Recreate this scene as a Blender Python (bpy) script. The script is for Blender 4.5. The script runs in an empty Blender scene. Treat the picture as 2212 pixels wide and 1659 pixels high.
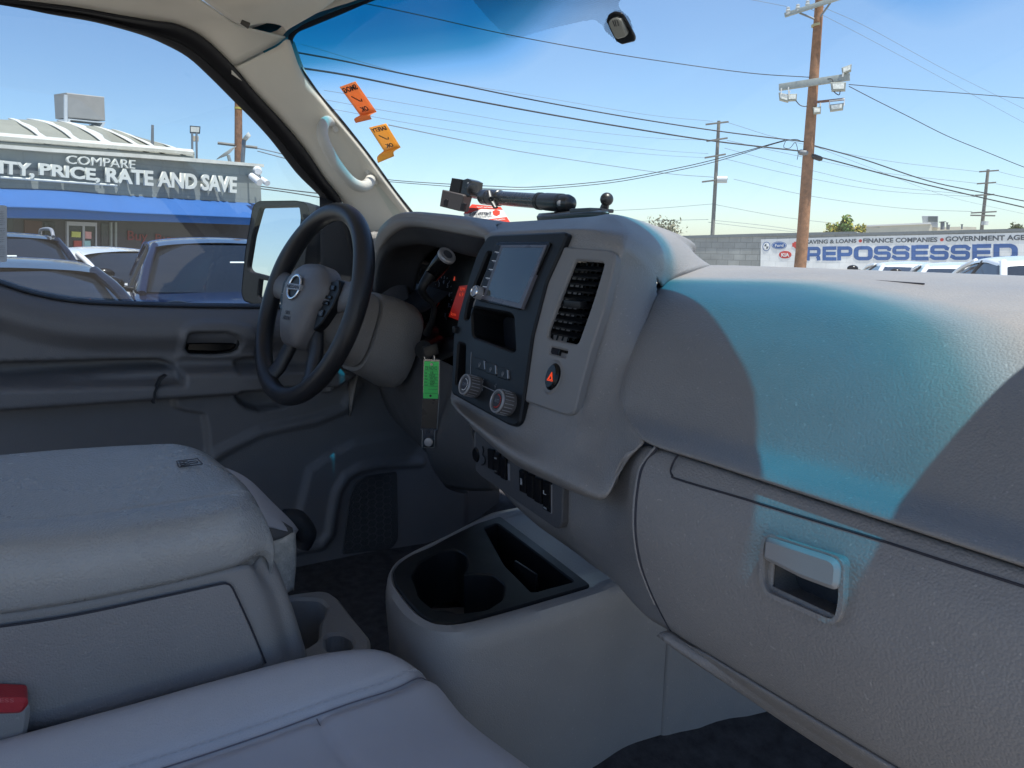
import bpy, bmesh, math, random
import numpy as np
from mathutils import Vector, Matrix
from mathutils.geometry import tessellate_polygon
random.seed(7); np.random.seed(7)
S = bpy.context.scene; COL = S.collection

# ------------------------------------------------------------------ camera, world, sun, exposure
FPX, CX, CY = 1700., 1106., 829.5          # focal length and centre in units of a 2212 x 1659 picture
AZ, PIT, ROL = math.radians(32.3), math.radians(10.3), 0.013
CAM = np.array([.88, 0., 1.5])             # standing in the open passenger doorway, x right, y forward
_f = np.array([-math.cos(AZ)*math.cos(PIT), math.sin(AZ)*math.cos(PIT), -math.sin(PIT)])
_r = np.array([math.sin(AZ), math.cos(AZ), 0.]); _u = np.cross(_r, _f)
cr, sr = math.cos(ROL), math.sin(ROL)
_R = cr*_r + sr*_u; _U = -sr*_r + cr*_u
cd = bpy.data.cameras.new('camera'); cam = bpy.data.objects.new('camera', cd); COL.objects.link(cam)
cd.sensor_width = 36; cd.lens = 36*FPX/2212; cd.clip_start = .02; cd.clip_end = 5000
cam.matrix_world = Matrix(((_R[0], _U[0], -_f[0], CAM[0]), (_R[1], _U[1], -_f[1], CAM[1]), (_R[2], _U[2], -_f[2], CAM[2]), (0, 0, 0, 1)))
S.camera = cam
SUN = Vector((.30, .06, 1)).normalized()   # towards the sun
W = bpy.data.worlds.new('World'); S.world = W; W.use_nodes = True
sky = W.node_tree.nodes.new('ShaderNodeTexSky'); sky.sky_type = 'NISHITA'; sky.sun_disc = False
sky.sun_elevation = math.asin(SUN.z); sky.sun_rotation = math.atan2(SUN.x, SUN.y)
sky.altitude = 100; sky.air_density = 1.0; sky.dust_density = .45; sky.ozone_density = 3.0
bg = W.node_tree.nodes['Background']; bg.inputs[1].default_value = .102
flt = W.node_tree.nodes.new('ShaderNodeMix'); flt.data_type = 'RGBA'; flt.blend_type = 'MULTIPLY'; flt.inputs[0].default_value = 1; flt.inputs[7].default_value = (.86, .92, .98, 1)
W.node_tree.links.new(sky.outputs[0], flt.inputs[6]); W.node_tree.links.new(flt.outputs[2], bg.inputs[0])
sd = bpy.data.lights.new('sun', 'SUN'); sd.energy = 4.2; sd.angle = math.radians(.5); sd.color = (1, .95, .87)
so = bpy.data.objects.new('sun', sd); COL.objects.link(so); so.rotation_euler = SUN.to_track_quat('Z', 'Y').to_euler(); so.location = (5, 5, 30)
S.view_settings.view_transform = 'Standard'; S.view_settings.look = 'None'; S.view_settings.exposure = .95; S.view_settings.gamma = 1
S.render.engine = 'CYCLES'
S.cycles.max_bounces = 10; S.cycles.transparent_max_bounces = 16; S.cycles.diffuse_bounces = 5

# ------------------------------------------------------------------ geometry of the view
def ray(px, py):
    a = (px-CX)/FPX; b = -(py-CY)/FPX
    return _f + a*_R + b*_U
def PY(px, py, y): d = ray(px, py); return CAM + d*(y-CAM[1])/d[1]
def PX(px, py, x): d = ray(px, py); return CAM + d*(x-CAM[0])/d[0]
def PZ(px, py, z): d = ray(px, py); return CAM + d*(z-CAM[2])/d[2]
def PD(px, py, dist): d = ray(px, py); return CAM + d*dist/math.hypot(d[0], d[1])
def gy(x, z): return 1.12 - .30*(x/.75)**2 + (1.45-z)*.76
def G(px, py, off=0.):                     # a point on the windshield
    d = ray(px, py); pv = None
    for i in range(1200):
        t = .3 + i*.0025; p = CAM + d*t; v = p[1] - gy(p[0], p[2]) + off
        if pv is not None and pv < 0 <= v: return CAM + d*(t-.0025*v/(v-pv))
        pv = v
    return CAM + d*1.6
class Fr:                                  # a flat working plane: pixel -> (u, v) -> point
    def __init__(s, a, b, c):              # a -> b is u; c lies on the other side
        s.o = np.array(a, float); s.u = np.array(b)-a; s.u = s.u/np.linalg.norm(s.u)
        w = np.array(c)-a; s.n = np.cross(s.u, w); s.n /= np.linalg.norm(s.n)
        if np.dot(s.n, CAM-s.o) < 0: s.n = -s.n
        s.v = np.cross(s.n, s.u)
    def uv(s, px, py, h=0.):
        d = ray(px, py); o = s.o + s.n*h; t = np.dot(s.n, o-CAM)/np.dot(s.n, d); p = CAM + d*t - s.o
        return (np.dot(p, s.u), np.dot(p, s.v))
    def P(s, u, v, h=0.): return s.o + s.u*u + s.v*v + s.n*h
    def at(s, px, py, h=0.): u, v = s.uv(px, py, h); return s.P(u, v, h)
    def L(s, pts, h=0.): return [s.uv(x, y, h) for x, y in pts]

# ------------------------------------------------------------------ materials
MATS = {}
L3 = lambda *a: np.array(a, float)
def mat(name, col, rough=.6, grain=0., gs=420., var=.05, metal=0., spec=.4, emit=None, kind='voronoi', vs=8., coat=0., sheen=0., dust=0.):
    if name in MATS: return MATS[name]
    m = bpy.data.materials.new(name); m.use_nodes = True; nt = m.node_tree; N = nt.nodes; L = nt.links
    b = N['Principled BSDF']; b.inputs['Roughness'].default_value = rough; b.inputs['Metallic'].default_value = metal
    b.inputs['Specular IOR Level'].default_value = spec; b.inputs['Coat Weight'].default_value = coat
    b.inputs['Sheen Weight'].default_value = sheen
    c = (*col, 1); b.inputs['Base Color'].default_value = c
    tc = N.new('ShaderNodeTexCoord')
    if var:
        n = N.new('ShaderNodeTexNoise'); n.inputs['Scale'].default_value = vs; n.inputs['Detail'].default_value = 6; n.inputs['Roughness'].default_value = .65
        r = N.new('ShaderNodeMapRange'); r.inputs[1].default_value = .3; r.inputs[2].default_value = .7; r.inputs[3].default_value = 1-var; r.inputs[4].default_value = 1+var
        mx = N.new('ShaderNodeMix'); mx.data_type = 'RGBA'; mx.blend_type = 'MULTIPLY'; mx.inputs[0].default_value = 1; mx.inputs[6].default_value = c
        L.new(tc.outputs['Object'], n.inputs['Vector']); L.new(n.outputs[0], r.inputs[0]); L.new(r.outputs[0], mx.inputs[7]); L.new(mx.outputs[2], b.inputs['Base Color'])
        r2 = N.new('ShaderNodeMapRange'); r2.inputs[1].default_value = .3; r2.inputs[2].default_value = .7; r2.inputs[3].default_value = max(.02, rough-.08); r2.inputs[4].default_value = min(1, rough+.08)
        L.new(n.outputs[0], r2.inputs[0]); L.new(r2.outputs[0], b.inputs['Roughness'])
    if grain:
        bp = N.new('ShaderNodeBump'); bp.inputs['Strength'].default_value = grain; bp.inputs['Distance'].default_value = .0012
        if kind == 'voronoi':
            w = N.new('ShaderNodeTexNoise'); w.inputs['Scale'].default_value = gs*.5; w.inputs['Detail'].default_value = 2
            ad = N.new('ShaderNodeVectorMath'); ad.operation = 'MULTIPLY_ADD'; ad.inputs[1].default_value = (.0016, .0016, .0016)
            L.new(tc.outputs['Object'], w.inputs['Vector']); L.new(w.outputs['Color'], ad.inputs[0]); L.new(tc.outputs['Object'], ad.inputs[2])
            t = N.new('ShaderNodeTexVoronoi'); t.feature = 'SMOOTH_F1'; t.inputs['Scale'].default_value = gs; t.inputs['Smoothness'].default_value = .2
            L.new(ad.outputs[0], t.inputs['Vector']); L.new(t.outputs['Distance'], bp.inputs['Height']); bp.invert = True
        elif kind == 'weave':
            t = N.new('ShaderNodeTexWave'); t.inputs['Scale'].default_value = gs; t.inputs['Distortion'].default_value = 1.; t.inputs['Detail'].default_value = 2
            L.new(tc.outputs['Object'], t.inputs['Vector']); L.new(t.outputs[1], bp.inputs['Height'])
        else:
            t = N.new('ShaderNodeTexNoise'); t.inputs['Scale'].default_value = gs; t.inputs['Detail'].default_value = 4
            L.new(tc.outputs['Object'], t.inputs['Vector']); L.new(t.outputs[0], bp.inputs['Height'])
        L.new(bp.outputs[0], b.inputs['Normal'])
    if dust:
        dn = N.new('ShaderNodeTexNoise'); dn.inputs['Scale'].default_value = 260; dn.inputs['Detail'].default_value = 1; dn2 = N.new('ShaderNodeTexNoise'); dn2.inputs['Scale'].default_value = 9; dn2.inputs['Detail'].default_value = 5
        d1 = N.new('ShaderNodeMapRange'); d1.inputs[1].default_value = .70; d1.inputs[2].default_value = .76; d1.inputs[4].default_value = 1
        d2 = N.new('ShaderNodeMapRange'); d2.inputs[1].default_value = .45; d2.inputs[2].default_value = .75; d2.inputs[4].default_value = .22
        L.new(tc.outputs['Object'], dn.inputs['Vector']); L.new(tc.outputs['Object'], dn2.inputs['Vector']); L.new(dn.outputs[0], d1.inputs[0]); L.new(dn2.outputs[0], d2.inputs[0])
        am = N.new('ShaderNodeMath'); am.operation = 'ADD'; L.new(d1.outputs[0], am.inputs[0]); L.new(d2.outputs[0], am.inputs[1]); am.use_clamp = True
        a2 = N.new('ShaderNodeMath'); a2.operation = 'MULTIPLY'; a2.inputs[1].default_value = dust; L.new(am.outputs[0], a2.inputs[0])
        m2 = N.new('ShaderNodeMix'); m2.data_type = 'RGBA'; m2.inputs[7].default_value = (.42, .40, .37, 1); L.new(a2.outputs[0], m2.inputs[0]); L.new(mx.outputs[2], m2.inputs[6]); L.new(m2.outputs[2], b.inputs['Base Color'])
    if emit: b.inputs['Emission Color'].default_value = (*emit[:3], 1); b.inputs['Emission Strength'].default_value = emit[3]
    MATS[name] = m; return m
DASH = mat('grey dash plastic', (.222, .212, .208), .45, .42, 470, .05, dust=.35)
DASHD = mat('dark grey dash plastic', (.085, .085, .09), .5, .3, 500, .05)
TRIM = mat('matt grey panel plastic', (.195, .188, .186), .5, .2, 1400, .03, kind='noise')
DOOR = mat('charcoal door plastic', (.145, .145, .155), .5, .3, 500, .05)
DOORD = mat('black door plastic', (.016, .018, .024), .6, .3, 500, .05)
BLACK = mat('black satin plastic', (.010, .011, .013), .42, .15, 900, .05, kind='noise', spec=.25)
PIANO = mat('gloss black plastic', (.006, .006, .007), .2, 0, 1, .03, spec=.25)
RUBBER = mat('black rubber', (.012, .012, .015), .7, .3, 500, .1, kind='noise')
BEIGE = mat('pale beige trim', (.60, .565, .50), .75, .3, 900, .03, kind='noise')
HEAD = mat('headliner cloth', (.55, .51, .44), .95, .6, 1500, .03, kind='noise', sheen=.3)
LEATH = mat('grey seat vinyl', (.44, .44, .475), .34, .3, 600, .04)
LEATH2 = mat('grey perforated seat fabric', (.50, .50, .55), .7, .5, 900, .05, kind='weave')
LID = mat('grained armrest vinyl', (.325, .328, .325), .28, .55, 430, .06, vs=7, dust=.12)
BIN = mat('grey console plastic', (.245, .24, .24), .40, .3, 700, .04, dust=.3)
CARPET = mat('dark carpet', (.042, .040, .043), .95, 1., 350, .5, kind='noise', vs=45)
FELT = mat('grey felt', (.5, .48, .45), .95, 1., 500, .25, kind='noise', vs=120)
RIMM = mat('black leather rim', (.022, .022, .025), .34, .3, 600, .06)
HUBM = mat('grey airbag cover', (.13, .125, .13), .4, .3, 900, .04)
CHROME = mat('chrome', (.75, .76, .78), .15, 0, 1, .03, metal=1)
SILVER = mat('satin silver plastic', (.32, .32, .34), .35, 0, 1, .05, metal=.3)
WHITEINK = mat('white ink', (.7, .7, .72), .5, 0, 1, 0)
GREYINK = mat('grey ink', (.18, .19, .21), .5, 0, 1, 0)
DARKINK = mat('dark ink', (.03, .03, .04), .6, 0, 1, 0)
REDLIT = mat('red lit display', (.2, .01, .008), .4, 0, 1, 0, emit=(1, .03, .01, .06))
REDINK = mat('red ink', (.55, .03, .02), .5, 0, 1, 0)
SCREEN = mat('display glass', (.035, .043, .04), .11, 0, 1, .3, spec=.8, vs=14, coat=.4)
CARBON = mat('carbon fibre', (.02, .021, .024), .3, .5, 220, .3, kind='weave', vs=200, coat=.6)
MATTBLK = mat('black anodised metal', (.018, .018, .02), .35, 0, 1, .1, spec=.6)
BROWNM = mat('brown grey rubber block', (.07, .06, .06), .55, .2, 500, .05, kind='noise')

def glass(name, tint=(.9, .95, .95), band=None, refl=.035, dust=0.):
    m = bpy.data.materials.new(name); m.use_nodes = True; nt = m.node_tree; N = nt.nodes; L = nt.links
    N.remove(N['Principled BSDF']); out = N['Material Output']
    tr = N.new('ShaderNodeBsdfTransparent'); gl = N.new('ShaderNodeBsdfGlossy'); gl.inputs['Roughness'].default_value = .015
    ge = N.new('ShaderNodeNewGeometry'); dt = N.new('ShaderNodeVectorMath'); dt.operation = 'DOT_PRODUCT'; L.new(ge.outputs['Incoming'], dt.inputs[0]); L.new(ge.outputs['Normal'], dt.inputs[1])
    def mth(op, a=None, v0=None, v1=None):
        n = N.new('ShaderNodeMath'); n.operation = op
        if a is not None: L.new(a, n.inputs[0])
        if v0 is not None: n.inputs[0].default_value = v0
        if v1 is not None: n.inputs[1].default_value = v1
        return n
    ab = mth('ABSOLUTE', dt.outputs['Value']); om = N.new('ShaderNodeMath'); om.operation = 'SUBTRACT'; om.inputs[0].default_value = 1; L.new(ab.outputs[0], om.inputs[1])
    pw = mth('POWER', om.outputs[0], v1=5.); fr = N.new('ShaderNodeMath'); fr.operation = 'MULTIPLY_ADD'; L.new(pw.outputs[0], fr.inputs[0]); fr.inputs[1].default_value = 1-refl; fr.inputs[2].default_value = refl
    mx = N.new('ShaderNodeMixShader'); L.new(fr.outputs[0], mx.inputs[0])
    L.new(tr.outputs[0], mx.inputs[1]); L.new(gl.outputs[0], mx.inputs[2]); L.new(mx.outputs[0], out.inputs[0])
    if dust:
        tl = N.new('ShaderNodeBsdfTranslucent'); df_ = N.new('ShaderNodeBsdfDiffuse'); m3 = N.new('ShaderNodeMixShader'); L.new(tl.outputs[0], m3.inputs[1]); L.new(df_.outputs[0], m3.inputs[2])
        tcd = N.new('ShaderNodeTexCoord'); nz = N.new('ShaderNodeTexNoise'); nz.inputs['Scale'].default_value = 4; nz.inputs['Detail'].default_value = 8; nz.inputs['Distortion'].default_value = .6; L.new(tcd.outputs['Object'], nz.inputs['Vector'])
        mr_ = N.new('ShaderNodeMapRange'); mr_.inputs[1].default_value = .35; mr_.inputs[2].default_value = .75; mr_.inputs[3].default_value = dust*.5; mr_.inputs[4].default_value = dust*2; L.new(nz.outputs[0], mr_.inputs[0])
        m4 = N.new('ShaderNodeMixShader'); L.new(mr_.outputs[0], m4.inputs[0]); L.new(mx.outputs[0], m4.inputs[1]); L.new(m3.outputs[0], m4.inputs[2]); L.new(m4.outputs[0], out.inputs[0])
    tr.inputs[0].default_value = (*tint, 1)
    if band:                                # blue shade band along the top of the glass; passenger-side drop added to tint the dash sun
        g = N.new('ShaderNodeNewGeometry'); sp = N.new('ShaderNodeSeparateXYZ'); L.new(g.outputs['Position'], sp.inputs[0])
        # level = z + k(x): edge lowered on the passenger side to colour the dash sun patch
        xr = N.new('ShaderNodeMapRange'); xr.interpolation_type = 'SMOOTHSTEP'
        xr.inputs[1].default_value = .12; xr.inputs[2].default_value = .40; xr.inputs[3].default_value = 0; xr.inputs[4].default_value = band+.075
        L.new(sp.outputs[0], xr.inputs[0])
        ad = N.new('ShaderNodeMath'); ad.operation = 'ADD'; x2 = N.new('ShaderNodeMapRange'); x2.interpolation_type = 'SMOOTHSTEP'; x2.inputs[1].default_value = -.42; x2.inputs[2].default_value = -.10; x2.inputs[3].default_value = 0; x2.inputs[4].default_value = -.075; L.new(sp.outputs[0], x2.inputs[0])
        a9 = N.new('ShaderNodeMath'); a9.operation = 'ADD'; L.new(xr.outputs[0], a9.inputs[0]); L.new(x2.outputs[0], a9.inputs[1])
        L.new(sp.outputs[2], ad.inputs[0]); L.new(a9.outputs[0], ad.inputs[1])
        rp = N.new('ShaderNodeValToRGB'); mr = N.new('ShaderNodeMapRange'); mr.inputs[1].default_value = 1.785; mr.inputs[2].default_value = 1.90
        L.new(ad.outputs[0], mr.inputs[0]); L.new(mr.outputs[0], rp.inputs[0])
        e = rp.color_ramp.elements; e[0].position = 0; e[0].color = (*tint, 1); e[1].position = 1; e[1].color = (.0, .25, .43, 1)
        q = rp.color_ramp.elements.new(.28); q.color = (.55, .80, .93, 1)
        q = rp.color_ramp.elements.new(.5); q.color = (.12, .46, .60, 1)
        q = rp.color_ramp.elements.new(.75); q.color = (.01, .30, .47, 1)
        L.new(rp.outputs[0], tr.inputs[0])
    return m
WSG = glass('windshield glass', (.93, .97, .97), band=.068, dust=.016)
SIDEG = glass('side window glass', (.72, .78, .82), refl=.045, dust=.013)
CLEARP = glass('clear plastic', (.55, .57, .58), refl=.10)

# ------------------------------------------------------------------ mesh helpers
def link(name, me, m=None, parent=None, smooth=True):
    o = bpy.data.objects.new(name, me); COL.objects.link(o)
    if m is not None:
        for k in (m if isinstance(m, (list, tuple)) else [m]): me.materials.append(k)
    if smooth and len(me.polygons): me.polygons.foreach_set('use_smooth', [True]*len(me.polygons))
    if parent is not None: o.parent = parent
    return o
def empty(name, loc=(0, 0, 0)):
    o = bpy.data.objects.new(name, None); COL.objects.link(o); o.empty_display_size = .2; o.location = loc; return o
def tag(o, label=None, cat=None, group=None, kind=None):
    if label: o['label'] = label
    if cat: o['category'] = cat
    if group: o['group'] = group
    if kind: o['kind'] = kind
    return o
def build(name, bm, m, parent=None, smooth=True, angle=None):
    me = bpy.data.meshes.new(name); bm.to_mesh(me); bm.free()
    o = link(name, me, m, parent, smooth)
    if angle: me.set_sharp_from_angle(angle=math.radians(angle))
    return o
def loc_to(o, parent_loc): pass
def cubic(A, k):                            # Catmull-Rom along axis 0
    n = len(A); out = []
    for i in range(n-1):
        p0 = A[i-1] if i else 2*A[0]-A[1]; p1 = A[i]; p2 = A[i+1]; p3 = A[i+2] if i+2 < n else 2*A[-1]-A[-2]
        for j in range(k):
            t = j/k; out.append(.5*((2*p1)+(-p0+p2)*t+(2*p0-5*p1+4*p2-p3)*t*t+(-p0+3*p1-3*p2+p3)*t**3))
    out.append(A[-1]); return np.array(out)
def patch(name, rows, m, parent=None, k=6, thick=.003, cut=None, kk=None):
    A = np.array(rows, float); A = cubic(A, k); A = cubic(A.transpose(1, 0, 2), kk or k).transpose(1, 0, 2)
    R_, C_ = A.shape[:2]; V = A.reshape(-1, 3)
    F = [(i*C_+j, i*C_+j+1, (i+1)*C_+j+1, (i+1)*C_+j) for i in range(R_-1) for j in range(C_-1)]
    c = V.mean(0); nn = np.zeros(3)
    for q in F[::7]: nn += np.cross(V[q[1]]-V[q[0]], V[q[2]]-V[q[0]])
    if np.dot(nn, CAM-c) < 0: F = [q[::-1] for q in F]
    if cut:
        keep = []
        for q in F:
            p = sum(V[i] for i in q)/4
            if not any(inside(fr_uv(fr, p), poly) for fr, poly in cut): keep.append(q)
        F = keep
    me = bpy.data.meshes.new(name); me.from_pydata([tuple(v) for v in V], [], F); me.update()
    o = link(name, me, m, parent)
    if thick:
        s = o.modifiers.new('solid', 'SOLIDIFY'); s.thickness = thick; s.offset = -1
    return o
def fr_uv(fr, p): w = p-fr.o; return (np.dot(w, fr.u), np.dot(w, fr.v))
def inside(p, poly):
    x, y = p; r = False; n = len(poly)
    for i in range(n):
        x1, y1 = poly[i]; x2, y2 = poly[(i+1) % n]
        if (y1 > y) != (y2 > y) and x < (x2-x1)*(y-y1)/(y2-y1)+x1: r = not r
    return r
def rnd(pts, r, seg=5):                     # round the corners of a 2-D polygon
    out = []; n = len(pts)
    for i in range(n):
        p = np.array(pts[i]); a = np.array(pts[i-1]); b = np.array(pts[(i+1) % n])
        da = a-p; db = b-p; la = np.linalg.norm(da); lb = np.linalg.norm(db)
        q = min(r, la*.45, lb*.45); s = p+da/la*q; e = p+db/lb*q
        for k in range(seg+1):
            t = k/seg; w = (1-t)**2*s + 2*t*(1-t)*p + t*t*e; out.append(tuple(w))
    return out
def ell(c, ru, rv, n=32, a0=0): return [(c[0]+ru*math.cos(a0+2*math.pi*i/n), c[1]+rv*math.sin(a0+2*math.pi*i/n)) for i in range(n)]
def plate(name, fr, outer, m, parent=None, h0=0., h1=.004, holes=(), bev=.0012, hole_depth=None, floor=None):
    bm = bmesh.new(); loops = [outer]+list(holes)
    def area(l): return sum(l[i-1][0]*l[i][1]-l[i][0]*l[i-1][1] for i in range(len(l)))
    if area(outer) < 0: outer = outer[::-1]
    holes = [h if area(h) < 0 else h[::-1] for h in holes]; loops = [outer]+holes
    cx = np.mean([p[0] for p in outer]); cy = np.mean([p[1] for p in outer])
    def inset(l, d):
        out = []; n = len(l)
        for i in range(n):
            a = np.array(l[i-1]); p = np.array(l[i]); b = np.array(l[(i+1) % n])
            t = b-a; ln = np.linalg.norm(t) or 1; nrm = np.array([-t[1], t[0]])/ln; out.append(tuple(p+nrm*d))
        return out
    tops = [inset(l, bev) for l in loops] if bev else loops
    tris = tessellate_polygon([[Vector((p[0], p[1], 0)) for p in l] for l in tops])
    top = [bm.verts.new(fr.P(p[0], p[1], h1)) for l in tops for p in l]
    for t in tris:
        try: bm.faces.new([top[i] for i in t])
        except ValueError: pass
    base = 0
    for li, l in enumerate(loops):
        n = len(l); T = top[base:base+n]; base += n; lo = h0 if li == 0 or hole_depth is None else hole_depth
        if bev:
            M = [bm.verts.new(fr.P(p[0], p[1], h1-bev)) for p in l]
            for i in range(n): bm.faces.new([T[i-1], T[i], M[i], M[i-1]])
        else: M = T
        B = [bm.verts.new(fr.P(p[0], p[1], lo)) for p in l]
        for i in range(n): bm.faces.new([M[i-1], M[i], B[i], B[i-1]])
        if li == 0 and not holes: bm.faces.new(B)
    bmesh.ops.recalc_face_normals(bm, faces=bm.faces)
    return build(name, bm, m, parent, True, 35)
def add_box(bm, c, s, R=None, bev=0):
    g = bmesh.ops.create_cube(bm, size=1); vs = g['verts']
    for v in vs:
        p = Vector((v.co.x*s[0], v.co.y*s[1], v.co.z*s[2])); v.co = (R @ p if R else p) + Vector(c)
    if bev: bmesh.ops.bevel(bm, geom=list({e for v in vs for e in v.link_edges}), offset=bev, segments=2, affect='EDGES', profile=.6)
def box(name, c, s, m, parent=None, R=None, bev=0): bm = bmesh.new(); add_box(bm, c, s, R, bev); return build(name, bm, m, parent, bev > 0, 35)
def add_tube(bm, pts, rad, n=12, caps=True, flat=1.):
    P = [Vector(p) for p in pts]; rads = rad if isinstance(rad, (list, tuple)) else [rad]*len(P)
    T = [(P[min(i+1, len(P)-1)]-P[max(i-1, 0)]).normalized() for i in range(len(P))]
    a = Vector((0, 0, 1)) if abs(T[0].z) < .9 else Vector((1, 0, 0)); nrm = T[0].cross(a).normalized(); rings = []
    for i in range(len(P)):
        nrm = (nrm - T[i]*nrm.dot(T[i])).normalized(); b = T[i].cross(nrm)
        rings.append([bm.verts.new(P[i]+(nrm*math.cos(2*math.pi*k/n)+b*math.sin(2*math.pi*k/n)*flat)*rads[i]) for k in range(n)])
    for A, B in zip(rings, rings[1:]):
        for k in range(n): bm.faces.new([A[k-1], A[k], B[k], B[k-1]])
    if caps: bm.faces.new(rings[0][::-1]); bm.faces.new(rings[-1])
def tube(name, pts, rad, m, parent=None, n=12, sm=0, flat=1., caps=True):
    if sm: pts = cubic(np.array([list(p) for p in pts], float), sm)
    if isinstance(rad, (list, tuple)) and len(rad) != len(pts): rad = list(np.interp(np.linspace(0, 1, len(pts)), np.linspace(0, 1, len(rad)), rad))
    bm = bmesh.new(); add_tube(bm, pts, rad, n, caps, flat); bmesh.ops.recalc_face_normals(bm, faces=bm.faces); return build(name, bm, m, parent, True, 50)
def turned(name, o, ax, prof, m, parent=None, n=32, caps=True):   # prof: list of (distance along axis, radius)
    o = np.array(o, float); ax = np.array(ax, float); ax = ax/np.linalg.norm(ax); e = np.cross(ax, (0, 0, 1) if abs(ax[2]) < .9 else (1, 0, 0)); e /= np.linalg.norm(e); g = np.cross(ax, e)
    bm = bmesh.new(); rg = [[bm.verts.new(o+ax*t+(e*math.cos(2*math.pi*k/n)+g*math.sin(2*math.pi*k/n))*r) for k in range(n)] for t, r in prof]
    for A_, B_ in zip(rg, rg[1:]):
        for k in range(n): bm.faces.new([A_[k-1], A_[k], B_[k], B_[k-1]])
    if caps: bm.faces.new(rg[0]); bm.faces.new(rg[-1])
    bmesh.ops.recalc_face_normals(bm, faces=bm.faces); return build(name, bm, m, parent, True, 40)
def smooth_tube_normals(o): pass
_font = {}
def text(name, s, quad, m, parent=None, depth=.0004, bold=.0, h=0., nrm=None):
    """letters laid on a quad of world points (bottom left, bottom right, top right, top left)"""
    cu = bpy.data.curves.new('t', 'FONT'); cu.body = s; cu.size = 1; cu.offset = bold; cu.extrude = .5; cu.resolution_u = 3
    t = bpy.data.objects.new('t', cu); me = bpy.data.meshes.new_from_object(t); bpy.data.objects.remove(t); bpy.data.curves.remove(cu)
    V = np.array([v.co[:] for v in me.vertices]); lo = V.min(0); hi = V.max(0)
    Q = [np.array(q, float) for q in quad]
    n = np.cross(Q[1]-Q[0], Q[3]-Q[0]); n /= np.linalg.norm(n)
    if np.dot(n, CAM-Q[0]) < 0: n = -n
    if nrm is not None: n = np.array(nrm)
    for v, c in zip(me.vertices, V):
        a = (c[0]-lo[0])/(hi[0]-lo[0]); b = (c[1]-lo[1])/max(1e-6, hi[1]-lo[1])
        p = (1-a)*(1-b)*Q[0]+a*(1-b)*Q[1]+a*b*Q[2]+(1-a)*b*Q[3]
        v.co = p + n*(h + depth*(c[2]+.5))
    me.name = name; me.materials.clear(); return link(name, me, m, parent, False)
def join(name, objs, parent=None):
    bm = bmesh.new(); mats = []
    for o in objs:
        me = o.data; n0 = len(bm.faces); bm.from_mesh(me); bm.faces.ensure_lookup_table(); mp = []
        for q in me.materials:
            if q not in mats: mats.append(q)
            mp.append(mats.index(q))
        for fc in list(bm.faces)[n0:]: fc.material_index = mp[fc.material_index] if mp else 0
    me = bpy.data.meshes.new(name); bm.to_mesh(me); bm.free()
    for o in objs: bpy.data.objects.remove(o)
    o = bpy.data.objects.new(name, me); COL.objects.link(o)
    for q in mats: me.materials.append(q)
    if parent: o.parent = parent
    return o

# ================================================================== THE VAN
van = tag(empty('cargo_van', (0, 0, 0)), 'grey trimmed van interior seen from the open passenger door, with steering wheel, dashboard and seats', 'van')

# ---- windshield
WY = []
for i in range(41):
    x = -.80 + 1.62*i/40; top = 1.955 - .02*(abs(x)/.8)**3
    WY.append([np.array([x, gy(x, z), z]) for z in np.linspace(1.40, top, 30)])
A = np.array(WY); V = A.reshape(-1, 3); n2 = 30
me = bpy.data.meshes.new('windshield'); me.from_pydata([tuple(v) for v in V], [], [(i*n2+j, i*n2+j+1, (i+1)*n2+j+1, (i+1)*n2+j) for i in range(40) for j in range(n2-1)])
ws = link('windshield', me, WSG, van)
# black edge print of the windshield, driver side and along the header
edge_o = [(1000, -60), (900, -38), (790, 0), (713, 28), (655, 52), (632, 64), (623, 78), (624, 92), (631, 118), (639, 139), (655, 165), (685.7, 210), (727, 258), (768, 309), (809, 362), (850, 419), (889, 468), (915, 500)]
edge_i = [(1000, -48), (905, -26), (812, 0), (740, 30), (672, 58), (646, 69), (634, 82), (632, 95), (637, 118), (646, 139), (664, 165), (693, 206), (731, 250), (772, 301), (812, 353), (853, 410), (893, 460), (918, 492)]
FRIT = mat('black glass print', (.006, .006, .008), .35, 0, 1, 0)
rows = [[G(*a, -.004), G((a[0]+b[0])/2, (a[1]+b[1])/2, -.004), G(*b, -.004)] for a, b in zip(edge_o, edge_i)]
patch('glass_edge_print', rows, FRIT, ws, k=3, thick=.002)
zh = lambda x: float(np.interp(x, [-.9, -.74, -.64, -.56, 0, .14, .27, .48, .56, .62, .67, .70, .725, .9], [1.86, 1.884, 1.917, 1.93, 1.945, 1.932, 1.914, 1.912, 1.903, 1.907, 1.918, 1.905, 1.875, 1.85]))
patch('header_sun_mask', [[np.array([x, gy(x, z)-.006, z]) for z in (zh(x), zh(x)+.03, zh(x)+.07)] for x in np.linspace(-.56, .86, 24)], FRIT, ws, k=2, thick=.004)  # opaque strip added above the view, lower edge shaped to bound the dash sun
patch('side_sun_mask', [[np.array([x, gy(x, z)-.006, z]) for x in (xl, xl+.06, .90)] for xl, z in ((.64, 1.38), (.65, 1.5), (.672, 1.62), (.687, 1.72), (.70, 1.77), (.714, 1.81), (.742, 1.84), (.745, 1.865), (.73, 1.885), (.71, 1.905))], FRIT, ws, k=3, thick=.004)  # unseen opaque strip, inner edge shaped to cut the sun patch's right side
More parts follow.
